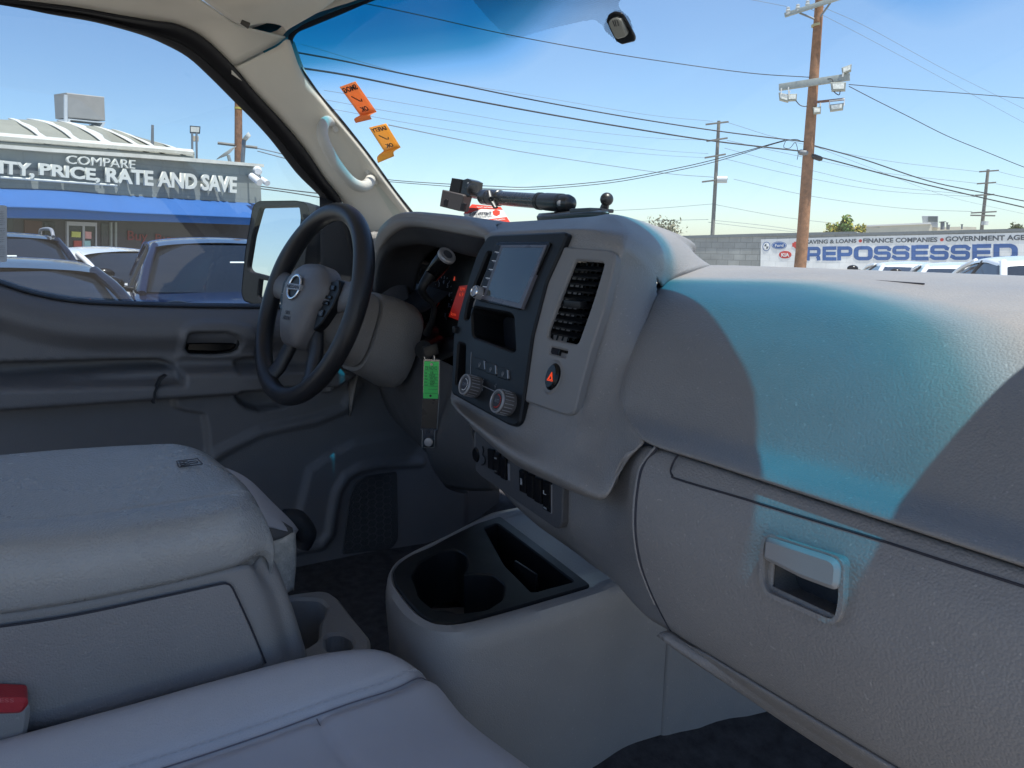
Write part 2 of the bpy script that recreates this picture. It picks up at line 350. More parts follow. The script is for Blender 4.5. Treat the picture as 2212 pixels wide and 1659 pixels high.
# dotted print: real dots laid on the glass
bm = bmesh.new()
poly = [(1022, -30), (1026, 0), (1068, 48), (1104, 83), (1120, 84), (1200, 62), (1270, 46), (1291, 44), (1306, 55), (1316, 70), (1340, 92), (1356, 95), (1372, 88), (1378, 72), (1366, 40), (1345, 20), (1342, 8), (1350, 0), (1372, -12), (1380, -30)]
st = 2.6; yy = -18; r0 = 0
while yy < 98:
    r0 ^= 1; xx = 1015 + (st*.5 if r0 else 0)
    while xx < 1385:
        if inside((xx, yy), poly):
            e = min(1, max(.35, 1.05-.012*max(0, yy+18-(xx-1022)*.0)))
            c = G(xx, yy, -.003); rad = .00086*(.66+.3*max(0, min(1, (70-yy)/80)))
            if (xx-1342)**2/900+(yy-62)**2/1500 < 1: rad = .00095
            vs = []
            for q in range(5):
                a = q*2*math.pi/5; x = c[0]+rad*math.cos(a); z = c[2]+rad*.8*math.sin(a); vs.append(bm.verts.new((x, gy(x, z)-.003, z)))
            bm.faces.new(vs)
        xx += st
    yy += st*.87
build('dotted_print', bm, FRIT, ws, False)
# rain sensor
def gp(pts, off=-.004): return [G(x, y, off) for x, y in pts]
sf = Fr(G(1318, 75, -.004), G(1360, 70, -.004), G(1325, 30, -.004))
plate('sensor_base', sf, rnd(sf.L([(1311, 45), (1316, 30), (1328, 24), (1344, 27), (1352, 38), (1374, 78), (1373, 88), (1345, 95), (1333, 88)]), .003), FRIT, ws, 0, .003)
plate('rain_sensor', sf, rnd(sf.L([(1317, 48), (1321, 40), (1333, 37), (1343, 41), (1357, 72), (1353, 78), (1337, 82), (1331, 79)], .006), .003), mat('grey sensor cover', (.22, .22, .2), .5, 0, 1, .05), ws, 0, .011, bev=.002)
for a, b in (((1323, 44), (1328, 57)), ((1328, 43), (1331, 57)), ((1333, 43), (1336, 56))):
    tube('sensor_rib', [sf.at(*a, .0115), sf.at(*b, .0115)], .0006, DARKINK, ws, 6)

# ---- driver window frame (black seal), drawn as one continuous moulding
si = [(-40, 2), (0, 8), (104, 30), (206, 48), (302, 74), (357, 96), (406, 123), (453, 165), (507, 219), (549, 261), (590, 307), (640, 372), (680, 412), (691, 425), (693, 445), (694, 520), (700, 600), (712, 680), (730, 740)]
so_ = [(-40, -3), (0, 1), (85, 9), (165, 19), (247, 33), (330, 46), (384, 55), (440, 84), (506, 147), (549, 200), (603, 258), (658, 324), (700, 386), (732, 428), (745, 470), (760, 540), (775, 620), (790, 700), (810, 760)]
rows = []
for i, ((a, b), (c, d)) in enumerate(zip(si, so_)):
    rows.append([PX(a, b, -.868), PX(a, b, -.856), PX(a*.66+c*.34, b*.66+d*.34, -.842), PX(a*.6+c*.4, b*.6+d*.4, -.852), PX(a*.3+c*.7, b*.3+d*.7, -.838), PX(c, d, -.812), PX(c+2, d-2, -.826)])
patch('window_seal', rows, RUBBER, van, k=4, thick=.004)
# side glass
rows = [[PX(x, y, -.862) for x in np.linspace(-60, xm, 9)] for y, xm in ((-20, 420), (60, 470), (120, 510), (200, 570), (300, 650), (400, 712), (450, 735), (560, 760), (700, 780))]
patch('driver_window', rows, SIDEG, van, k=2, thick=0)
# window sticker at the left edge of the glass
wf = Fr(PX(0, 560, -.86), PX(14, 560, -.86), PX(0, 447, -.86))
stk = plate('window_sticker', wf, rnd(wf.L([(-40, 566), (15, 566), (15, 444), (-40, 441)]), .004), mat('pale sticker film', (.42, .46, .52), .5, 0, 1, 0), van, .0, .0006, bev=0)
for i in range(22):
    y = 456+i*4.6
    if i in (7, 15): continue
    text('sticker_text', 'lorem' if 0 else random.choice(['tire size', 'pressure', 'front', 'rear', 'seating', 'total', 'spare']), [wf.at(-12, y+2.6, .001), wf.at(11-random.random()*6, y+2.6, .001), wf.at(11, y, .001), wf.at(-12, y, .001)], mat('grey print', (.14, .16, .2), .6, 0, 1, 0), stk, .0001)

# ---- A pillar trim, roof rail, headliner, visor
pl = [(504.7, 148), (548.6, 197.5), (603.4, 255), (658, 321), (699.4, 384), (740.6, 432), (775, 480), (810, 540)]
pr = [(624, 88), (640, 140), (686, 208), (727, 257), (768, 308), (809, 361), (850, 418), (893, 468)]
pr = [(623, 88), (652, 162), (700, 226), (741, 276), (786, 332), (830, 392), (870, 445), (912, 497)]
rows = []
for (a, b), (c, d) in zip(pl, pr):
    q = G(c, d, -.001)
    rows.append([PX(a-3, b+3, -.83), PX(a, b, -.822), PX(a*.82+c*.18, b*.82+d*.18, -.800), PX(a*.5+c*.5, b*.5+d*.5, -.780), PX(a*.2+c*.8, b*.2+d*.8, -.764), q+np.array([.004, -.006, 0]), q+np.array([.0, .012, 0])])
PR0 = rows[0]
pil = patch('pillar_trim', rows, BEIGE, van, k=6)
# grab handle with end caps
hp = [PX(716, 268, -.768), PX(706, 262, -.735), PX(697, 276, -.715), PX(699, 302, -.707), PX(722, 348, -.703), PX(754, 389, -.705), PX(779, 403, -.712), PX(795, 397, -.73), PX(802, 384, -.762)]
gh = tube('grab_handle', hp, [.0095, .011, .0115, .0115, .0115, .0115, .0118, .012, .011], mat('beige handle plastic', (.50, .48, .44), .5, .2, 900, .03, kind='noise'), pil, 14, 5)
for (x, y), s in (((719, 267), 1), ((803, 382), 1)):
    c = PX(x, y, -.763); box('handle_cap', c, (.016, .017, .036), mat('pale handle cap', (.56, .54, .5), .45, 0, 1, .03), gh, Matrix.Rotation(.62, 3, 'X'), .004)
# roof rail trim between seal and headliner
rl = [(-60, -5), (0, -.5), (85, 8), (165, 18), (247, 32), (330, 45), (384, 54), (440, 83), (506, 147)]
rr = [(150, -60), (190, -48), (250, -36), (310, -26), (375, -14), (428, 0), (500, 50), (527, 61), (622, 86)]
rows = []
for i, ((a, b), (c, d)) in enumerate(zip(rl, rr)):
    t = i/8
    if i == 8: e = G(c, d, 0)+np.array([.004, -.006, 0])
    else: e = PX(c, d, -.66-.06*t)
    s = PX(a, b, -.822)
    mid = [s*(1-w)+e*w+np.array([.012, 0, .016])*math.sin(math.pi*w) for w in (.25, .5, .75)]
    rows.append([PX(a-2, b+2, -.83), s]+mid+[e] if i < 8 else [q+np.array([0, -.001, .004]) for q in PR0[:6]])
patch('roof_rail_trim', rows, BEIGE, van, k=6)
# headliner: from windshield header back over the seats
hdr = [(622, 80), (655, 53), (713, 27.5), (790, 0), (860, -22), (1000, -58)]
hx = [G(x+1, y+5, -.006)+np.array([0, -.004, .002]) for x, y in hdr]
hx = [PX(530, 80, -.79), PX(585, 92, -.765)]+hx
hx += [np.array([0., gy(0, 1.945)-.02, 1.947]), np.array([.3, gy(.3, 1.94)-.02, 1.945]), np.array([.6, gy(.6, 1.91)-.02, 1.92]), np.array([.80, gy(.8, 1.87)-.02, 1.88])]
rows = [hx, [p+np.array([-.01 if i < 5 else 0, -.02, .012]) for i, p in enumerate(hx)],
        [np.array([p[0]*1.0-.03, p[1]*.6+.2, 1.955+.01*(1-abs(p[0]))]) for p in hx],
        [np.array([p[0]*1.0, .12, 2.0]) for p in hx], [np.array([p[0]*1.05, -.3, 2.03]) for p in hx], [np.array([p[0]*1.05, -.75, 2.04]) for p in hx]]
patch('headliner', rows, HEAD, van, k=6)
patch('corner_trim', [[PX(470, -10, -.80), PX(560, 0, -.80), PX(660, 20, -.79)], [PX(490, 60, -.81), PX(560, 58, -.80), PX(634, 62, -.785)], [PX(500, 130, -.82), PX(560, 135, -.81), PX(628, 110, -.79)], [PX(500, 160, -.825), PX(560, 190, -.815), PX(640, 150, -.80)]], BEIGE, van, k=3)
# folded driver sun visor
vq = [[PX(432, -6, -.60), PX(470, 24, -.615), PX(505, 47, -.63), PX(530, 58, -.65)], [PX(520, -30, -.55), PX(560, 5, -.56), PX(580, 30, -.59), PX(572, 50, -.62)],
      [PX(620, -40, -.48), PX(650, -10, -.50), PX(650, 15, -.55), PX(606, 55, -.625)], [PX(760, -60, -.4), PX(740, -20, -.45), PX(705, 15, -.53), PX(618, 66, -.64)]]
patch('sun_visor', vq, HEAD, van, k=6, thick=.016)
tube('visor_hinge', [PX(521, 47, -.60), PX(538, 56, -.60)], [.004, .0055], mat('dark hinge', (.05, .045, .04), .5, 0, 1, 0), van, 10)
# outside of the body: roof skin, far side, passenger pillar and floor
BODY = mat('white van paint', (.75, .75, .74), .25, 0, 1, .02, coat=.6)
box('roof_panel', (0, -.20, 2.10), (1.86, 1.1, .03), BODY, van, bev=.01)
rows = [[np.array([x, gy(x, z)-.01+dy, z]) for x, z, dy in ((-.8, 1.9, 0), (-.4, 1.955, 0), (0, 1.965, 0), (.4, 1.96, 0), (.84, 1.88, 0))],
        [np.array([x, gy(x, 1.9)-.12, 2.05]) for x in (-.88, -.4, 0, .4, .9)], [np.array([x, .30, 2.115]) for x in (-.9, -.4, 0, .4, .92)]]
patch('roof_front', rows, BODY, van, k=5, thick=.01)
rows = [[np.array([.79, gy(.79, z), z]), np.array([.80, gy(.79, z)-.05, z-.01]), np.array([.87, gy(.79, z)-.05, z-.01]), np.array([.90, gy(.79, z)+.02, z])] for z in np.linspace(1.38, 1.93, 8)]
patch('passenger_pillar', rows, BEIGE, van, k=2, thick=.01)
box('body_side', (-.93, -1.1, 1.05), (.05, 1.9, .9), BODY, van, bev=.01)
rows = [[np.array([x, y, .775 + (.0 if y < .9 else (y-.9)*.5) + (.05*math.exp(-((x-.02)/.16)**2))]) for x in np.linspace(-.88, .86, 12)] for y in np.linspace(-1.7, 1.35, 14)]
patch('floor_carpet', rows, CARPET, van, k=3)
# bonnet and front wall so that no daylight comes in under the dash
rows = [[np.array([x, y, z]) for x in np.linspace(-.92, .92, 6)] for y, z in ((1.38, .7), (1.36, 1.1), (1.30, 1.36), (1.22, 1.40))]
patch('firewall', rows, DOORD, van, k=2, thick=.01)
rows = [[np.array([x, y, z-.06*(x/.9)**2]) for x in np.linspace(-.92, .92, 8)] for y, z in ((1.22, 1.405), (1.45, 1.40), (1.75, 1.33), (1.95, 1.2), (2.0, 1.0), (2.0, .5))]
patch('bonnet', rows, BODY, van, k=3, thick=.01)

# ---- driver door panel, a relief surface
def smooth(t): t = np.clip(t, 0, 1); return t*t*(3-2*t)
def sdf(Yg, Zg, poly):
    d = np.full(Yg.shape, 1e9); ins = np.zeros(Yg.shape, bool); n = len(poly)
    for i in range(n):
        x1, y1 = poly[i]; x2, y2 = poly[(i+1) % n]; ex, ey = x2-x1, y2-y1; l2 = ex*ex+ey*ey+1e-12
        t = np.clip(((Yg-x1)*ex+(Zg-y1)*ey)/l2, 0, 1); d = np.minimum(d, np.hypot(Yg-x1-t*ex, Zg-y1-t*ey))
        c = ((y1 > Zg) != (y2 > Zg)) & (Yg < ex*(Zg-y1)/((y2-y1) if y2 != y1 else 1e-9)+x1); ins ^= c
    return np.where(ins, d, -d)
XD = -.80
def dp(pts): return [(lambda p: (p[1], p[2]))(PX(x, y, XD)) for x, y in pts]
belt = dp([(-200, 575), (-40, 598), (0, 608), (55, 626), (110, 639), (178, 649), (274, 654), (411, 658), (576, 660), (720, 664), (860, 670)])
by = [p[0] for p in belt]; bz = [p[1] for p in belt]
ys = np.linspace(-.35, 1.02, 300); NZ = 150
Yg = np.repeat(ys[None, :], NZ, 0); top = np.interp(ys, by, bz); T = np.linspace(0, 1, NZ)[:, None]
Zg = top[None, :]*(1-T) + .72*T
H = np.zeros_like(Yg)
depth = (top[None, :]-Zg)
H += .030*smooth(depth/.05)*(1-smooth((depth-.058)/.04)) + .012*smooth(depth/.03)
H -= .02*(1-smooth(depth/.012))
def rel(pts, h, fall, scale=1.): 
    global H
    H = H + h*smooth(sdf(Yg, Zg, dp(pts))/fall+.5)
rel([(385, 722), (386, 705), (400, 694), (430, 690), (490, 690), (530, 700), (548, 722), (548, 772), (380, 772)], .012, .012)
rel([(396, 728), (400, 716), (420, 713), (480, 713), (505, 721), (515, 736), (508, 752), (490, 760), (450, 763), (405, 761), (396, 750)], -.03, .006)
rel([(-300, 800), (0, 785), (300, 777), (345, 777), (368, 786), (384, 800), (384, 820), (-300, 830)], -.055, .012)      # ledge
rel([(500, 800), (506, 780), (525, 770), (580, 768), (580, 800)], -.02, .008)
rel([(-300, 835), (0, 818), (300, 797), (360, 795), (560, 791), (640, 790), (700, 786), (760, 800), (700, 840), (560, 840), (330, 856), (-300, 900)], .055, .016)  # armrest
rel([(-300, 905), (0, 880), (330, 862), (375, 859), (377, 880), (400, 887), (440, 893), (446, 930), (450, 965), (444, 1010), (300, 1100), (-300, 1120)], -.022, .008)
rel([(505, 838), (511, 862), (530, 878), (557, 885), (603, 878), (658, 856), (712, 828), (650, 824)], -.035, .008)
rel([(590, 1120), (640, 1100), (663, 1010), (700, 985), (760, 950), (880, 930), (1000, 930), (1000, 1300), (500, 1300), (560, 1180)], .010, .02)
ridge = dp([(600, 1182), (640, 1179), (686, 1171), (705, 1147), (713, 1097), (721, 1056), (741, 1023), (768, 1007), (809, 998), (900, 994)])
dr = np.full(Yg.shape, 1e9)
for a, b in zip(ridge, ridge[1:]):
    ex, ey = b[0]-a[0], b[1]-a[1]; t = np.clip(((Yg-a[0])*ex+(Zg-a[1])*ey)/(ex*ex+ey*ey), 0, 1); dr = np.minimum(dr, np.hypot(Yg-a[0]-t*ex, Zg-a[1]-t*ey))
H += .010*(1-smooth(dr/.013-.25))
rd2 = dp([(430, 1010), (470, 975), (560, 930), (680, 905), (740, 880), (770, 830)])
dr = np.full(Yg.shape, 1e9)
for a, b in zip(rd2, rd2[1:]):
    ex, ey = b[0]-a[0], b[1]-a[1]; t = np.clip(((Yg-a[0])*ex+(Zg-a[1])*ey)/(ex*ex+ey*ey), 0, 1); dr = np.minimum(dr, np.hypot(Yg-a[0]-t*ex, Zg-a[1]-t*ey))
H += .009*(1-smooth(dr/.016-.1))
V = np.stack([XD+H, Yg, Zg], -1).reshape(-1, 3); nc = len(ys)
me = bpy.data.meshes.new('driver_door'); me.from_pydata(V.tolist(), [], [(i*nc+j, (i+1)*nc+j, (i+1)*nc+j+1, i*nc+j+1) for i in range(NZ-1) for j in range(nc-1)])
door = link('driver_door', me, DOOR, van); sld = door.modifiers.new('s', 'SOLIDIFY'); sld.thickness = .01; sld.offset = -1
df = Fr((XD, 0, 1.), (XD, 1, 1.), (XD, 0, 2.))
# handle bezel, lever and tab
oval = df.L([(394, 736), (396, 722), (402, 714), (420, 712), (470, 712), (500, 718), (516, 734), (512, 748), (498, 758), (470, 762), (410, 762), (396, 756)])
plate('handle_bezel', df, rnd(oval, .008), BLACK, door, -.004, .019, holes=[rnd([(p[0]*.9+.1*np.mean([q[0] for q in oval]), p[1]*.9+.1*np.mean([q[1] for q in oval])) for p in oval], .007)])
plate('door_handle', df, rnd(df.L([(400, 757), (402, 739), (440, 738), (502, 740), (511, 744), (496, 755), (470, 759)]), .006), PIANO, door, -.01, .014, bev=.003)
plate('lock_tab', df, rnd(df.L([(410, 736), (413, 719), (426, 718), (425, 737)]), .003), BLACK, door, -.01, .012, bev=.002)
plate('armrest_seam', df, df.L([(318, 858), (320, 835), (333, 806), (345, 799), (349, 800), (337, 810), (325, 836), (323, 858)]), DOORD, door, .05, .0705, bev=0)
# speaker grille with honeycomb
gpts = rnd(df.L([(730, 1192), (738, 1130), (746, 1070), (757, 1040), (778, 1022), (850, 1013), (852, 1160), (838, 1180)]), .01)
plate('speaker_grille', df, gpts, mat('speaker grille plastic', (.055, .057, .062), .6, 1., 300, .1), door, .0, .0245, bev=.003)
bm = bmesh.new(); R0 = .011
for i in range(-1, 16):
    for j in range(-1, 20):
        u = gpts[0][0]-.03 + i*R0*1.75; v = -.28 + j*R0*1.52*1.0 + (R0*.76 if i % 2 else 0)
        if not all(inside((u+R0*1.3*math.cos(a), v+R0*1.3*math.sin(a)), gpts) for a in (0, 1.57, 3.14, 4.7)): continue
        hexa = [df.P(u+R0*math.cos(a*math.pi/3), v+R0*math.sin(a*math.pi/3), .025) for a in range(6)]
        for k in range(6):
            add_tube(bm, [hexa[k-1], hexa[k]], .0005, 4, False)
build('grille_honeycomb', bm, DASHD, door, False)
patch('window_sill_strip', [[PX(x, y-3, -.838), PX(x, y+1, -.815), PX(x, y+5, -.80)] for x, y in [(-100, 584), (-40, 597), (0, 607), (55, 625), (110, 638), (178, 648), (274, 653), (411, 657), (576, 659), (720, 663)]], RUBBER, door, k=3, thick=.003)
# dark corner between window post and dash with the door tweeter
patch('door_corner_trim', [[PX(690, 425, -.85), PX(725, 440, -.83), PX(775, 490, -.81), PX(830, 560, -.79)], [PX(692, 540, -.85), PX(730, 545, -.83), PX(780, 570, -.81), PX(840, 620, -.79)], [PX(694, 680, -.835), PX(740, 690, -.815), PX(790, 700, -.80), PX(850, 720, -.79)], [PX(700, 800, -.82), PX(750, 810, -.81), PX(800, 820, -.80), PX(860, 830, -.79)]], DOORD, door, k=5)

# ---- outside mirror
mir = None
mf = Fr(PX(565, 590, -1.12), PX(565, 590, -1.12)+np.array([.93, .36, .0]), PX(565, 590, -1.12)+np.array([-.02, .06, 1.]))
MIRM = bpy.data.materials.new('mirror glass'); MIRM.use_nodes = True; q = MIRM.node_tree.nodes['Principled BSDF']; q.inputs['Metallic'].default_value = 1; q.inputs['Roughness'].default_value = .02; q.inputs['Base Color'].default_value = (.86, .89, .92, 1)
hs = rnd(mf.L([(549, 441), (560, 434), (640, 433), (662, 438), (672, 470), (655, 600), (640, 668), (620, 672), (548, 658), (526, 650), (521, 632), (530, 540), (545, 450)]), .012)
m1 = rnd(mf.L([(562, 449), (645, 447), (648, 470), (640, 540), (617, 604), (598, 602), (541, 587), (534, 578), (545, 510)]), .007)
m2 = rnd(mf.L([(560, 603), (612, 614), (608, 655), (600, 660), (566, 650), (556, 640)]), .006)
mir = plate('side_mirror', mf, hs, BLACK, van, -.02, .0, holes=[m1, m2], bev=.003)
def shell(name, fr, outer, m, par, depth, shrink=.75, n=6):
    c = np.mean(np.array(outer), 0); bm = bmesh.new(); rings = []
    for i in range(n+1):
        t = i/n; s = 1-(1-shrink)*t**2.2; rings.append([bm.verts.new(fr.P(c[0]+(p[0]-c[0])*s, c[1]+(p[1]-c[1])*s, -.0-depth*t)) for p in outer])
    for a, b in zip(rings, rings[1:]):
        for k in range(len(a)): bm.faces.new([a[k-1], a[k], b[k], b[k-1]])
    bm.faces.new(rings[-1]); bmesh.ops.recalc_face_normals(bm, faces=bm.faces); return build(name, bm, m, par, True, 50)
shell('mirror_housing', mf, hs, BLACK, mir, .13)
plate('mirror_glass', mf, m1, MIRM, mir, -.022, -.008, bev=.0005)
plate('mirror_glass', mf, m2, MIRM, mir, -.022, -.008, bev=.0005)
tube('mirror_arm', [PX(655, 560, -1.1), PX(700, 580, -1.0), PX(740, 600, -.9)], [.03, .025, .03], BLACK, mir, 12, 4)
tube('mirror_arm', [PX(655, 640, -1.1), PX(700, 645, -1.0), PX(740, 650, -.9)], [.02, .02, .02], BLACK, mir, 12, 4)

# ================================================================== dashboard
# passenger pad
prof = [((1565, 568), 1.12), ((1539, 573), .95), ((1503, 584), .85), ((1454, 603), .76), ((1435, 617), .71), ((1418, 642), .665), ((1399, 686), .63), ((1382, 727), .605), ((1366, 782), .58), ((1352, 837), .56), ((1347, 880), .545), ((1355, 905), .53), ((1371, 927), .515), ((1390, 951), .505), ((1421, 966), .512), ((1424, 962), .54)]
rows = []
for i, ((x, y), yy) in enumerate(prof):
    a = PY(x, y, yy); t = i/len(prof)
    zR = a[2]; yR = yy
    if i == 0: a = np.array([-.05, 1.12, 1.462]); zR = 1.466
    row = []
    for s in (-.07, 0, .12, .3, .5, .75, 1):
        x_ = a[0]+(.83-a[0])*s
        bulge = .0
        row.append(np.array([x_, yR - (.05*max(0, s)**2 if i > 2 else 0)*0 - (.10*(max(0, x_-.45)/.4)**2 if i == 0 else 0), a[2]*(1-max(0, s))+zR*max(0, s)]))
    row[0] = row[0]+np.array([0, .030, -.003]); rows.append(row)
dash = patch('dashboard', rows, DASH, van, k=5)
# defroster slot near the windshield and the edge of the side outlet
pys = [(r[3][1], r[3][2]) for r in rows]
def psurf(px, py, h=0.):
    yy = .8
    for _ in range(40):
        z = PY(px, py, yy)[2]; f_ = float(np.interp(yy, [q[0] for q in pys[:13]][::-1], [q[1] for q in pys[:13]][::-1])); yy += (z-f_)*(-.8 if z < f_ else -.8)*1.0
        yy = min(1.1, max(.5, yy))
    return PY(px, py, yy)+L3(0, 0, h)
tube('defroster_slot', [PY(1868, 602, .895), PY(2012, 611, .86)], .0016, DARKINK, dash, 6)
tube('defroster_slot', [PY(1882, 606, .85), PY(1996, 613.5, .83)], .0012, DARKINK, dash, 6)
dfr = Fr(PY(1868, 604, .93), PY(2010, 610, .93), PY(1868, 596, 1.1))
# glove box section
gx = [((1421, 966), .525), ((1419, 968), .513), ((1404.5, 985), .505), ((1388, 1010), .497), ((1380, 1042), .490), ((1374, 1097), .484), ((1374, 1152), .480), ((1383, 1210), .481), ((1411, 1287), .487), ((1450, 1364), .500), ((1458, 1372), .53)]
rows = []
for (x, y), yy in gx:
    a = PY(x, y, yy); rows.append([np.array([a[0]+(.83-a[0])*s, yy, a[2]]) for s in (0, .06, .25, .5, .75, 1)])
gzs = [r[0][2] for r in rows]
gbf = Fr(PY(1670, 1170, .4835), PY(1820, 1235, .4835), PY(1670, 1100, .4875))
hout = [(1647, 1257), (1649, 1180), (1653, 1163), (1667, 1156), (1740, 1180), (1817, 1203), (1826, 1217), (1825, 1300), (1819, 1330), (1811, 1344), (1795, 1345), (1661, 1286)]
hcut = gbf.L([(1652, 1255), (1654, 1183), (1660, 1167), (1670, 1162), (1740, 1186), (1812, 1209), (1820, 1222), (1819, 1300), (1813, 1325), (1805, 1337), (1792, 1337), (1664, 1280)])
gbox = patch('glove_box', rows, DASH, van, k=8, cut=[(gbf, gbf.L([(1660, 1260), (1662, 1185), (1672, 1172), (1740, 1192), (1808, 1214), (1814, 1226), (1813, 1298), (1802, 1328), (1670, 1275)]))], kk=30)
plate('handle_surround', gbf, rnd(gbf.L(hout), .004), DASH, gbox, -.045, .0035, holes=[rnd(hcut, .004)], bev=.003)
plate('handle_recess', gbf, rnd(gbf.L([(1648, 1257), (1650, 1180), (1667, 1160), (1817, 1206), (1823, 1300), (1810, 1342), (1661, 1286)]), .004), DASHD, gbox, -.05, -.038, bev=0)
plate('glove_box_handle', gbf, rnd(gbf.L([(1659, 1206), (1663, 1166), (1668, 1160), (1740, 1182), (1806, 1203), (1819, 1213), (1824, 1228), (1821, 1262), (1814, 1273), (1802, 1270), (1740, 1247)]), .003), mat('smooth grey handle', (.25, .25, .255), .4, .1, 900, .03, kind='noise'), gbox, -.012, .008, bev=.003)
# groove that outlines the trim strip along the top of the glove box
def gsurf(px, py, h=0.):
    yy = .49
    for _ in range(12):
        z = PY(px, py, yy)[2]; yy = float(np.interp(-z, [-q for q in gzs], [r[1] for r in gx])) - h
    return PY(px, py, yy)
tube('panel_gap', [gsurf(x, y, -.0002) for x, y in ((1421, 968), (1404.5, 985), (1388, 1010), (1380, 1042), (1374, 1097), (1374, 1152), (1383, 1210), (1399, 1258), (1420, 1306), (1450, 1362))], .0016, DARKINK, gbox, 6, 5)
tube('gap_lip', [gsurf(x-4.0, y, .0001) for x, y in ((1421, 966), (1404.5, 985), (1388, 1010), (1380, 1042), (1374, 1097), (1374, 1152), (1383, 1210), (1399, 1258), (1420, 1306))], .0020, DASH, gbox, 10, 5)
tube('strip_groove', [gsurf(*p, .0004) for p in ((1464, 984), (1456, 996), (1449, 1014), (1452, 1027), (1466, 1036), (1605, 1077), (1740, 1118), (1879, 1160), (2040, 1212), (2212, 1267), (2400, 1325))], .0011, DARKINK, gbox, 6, 5)
# lower edge lip under the glove box
rows = []
for (x, y), yy in (((1450, 1364), .500), ((1452, 1372), .502), ((1465, 1392), .515), ((1480, 1402), .55), ((1480, 1402), .70)):
    a = PY(x, y, yy) if yy < .6 else np.array([.40, .7, 1.11]); rows.append([np.array([a[0]+(.83-a[0])*s, yy, a[2]]) for s in (0, .08, .2, .35, .6, 1)])
rows = [[rows[0][j]+(r[j]-rows[0][j])*((.0, .25, .7, 1, 1, 1)[j] if k < 4 else 1)+(L3(0, .0, .03) if k == 4 and j < 2 else 0) for j in range(6)] for k, r in enumerate(rows)]
patch('knee_panel_edge', rows, DASH, gbox, k=4)
# driver side dash top
rows = [[np.array([x, y, z]) for x in (-.80, -.6, -.4, -.2, .0)] for y, z in ((1.12, 1.455), (.95, 1.46), (.86, 1.462), (.80, 1.45), (.79, 1.40), (.79, 1.2))]
for r in rows:
    for p in r:
        if p[0] < -.5 and p[1] > .9: p[1] -= .25*(abs(p[0])-.5)/.3
patch('dash_top', rows, DASH, dash, k=5)
rows = [[PX(768, 512, -.80), PX(800, 502, -.77), PY(842, 492, .72), PY(870, 500, .70)], [PX(768, 560, -.80), PX(798, 524, -.765), PY(838, 510, .69), PY(862, 520, .69)], [PX(760, 640, -.79), PX(790, 570, -.76), PY(820, 545, .67), PY(835, 560, .68)],
        [PX(750, 760, -.78), PX(775, 660, -.75), PY(806, 600, .66), PY(815, 640, .68)], [PX(755, 900, -.78), PX(775, 800, -.74), PY(800, 720, .65), PY(815, 740, .68)]]
patch('dash_sun_block', [[L3(x, y, 1.42 if y > .75 else 1.36) for x in (-.83, -.7, -.56)] for y in (.60, .7, .8, .95)], DOORD, dash, k=3)  # closing panel added to keep stray sun off the driver door
patch('dash_end', rows, DASH, dash, k=5)

# centre pod
PF = Fr(PY(1060, 510, .597), PY(1222, 503, .597), PY(1115, 918, .522))
def pf(x, y, h=0): return PF.at(x, y, h)
L3 = lambda *a: np.array(a, float)
bez_o = [(1053, 510), (1060, 507), (1215, 500), (1222, 502), (1224, 508), (1207, 549), (1179.5, 609), (1149, 727), (1130, 864), (1122, 913), (1111, 921), (1097, 917.5), (974, 850), (979, 722), (985, 713), (990, 680), (1015, 592), (1031, 546)]
ven_o = [(1222, 506), (1214, 532), (1317, 540), (1327, 550), (1328, 560), (1300, 690), (1262, 800), (1242, 880), (1236, 893), (1226, 897), (1212, 894), (1128, 865), (1149, 727), (1179.5, 609), (1207, 549)]
ven_o = [(1211, 532), (1317, 540), (1327, 548), (1328, 560), (1305, 665), (1275, 757), (1255, 830), (1242, 885), (1236, 894), (1226, 897), (1212, 894), (1128, 865), (1149, 727), (1179.5, 609)]
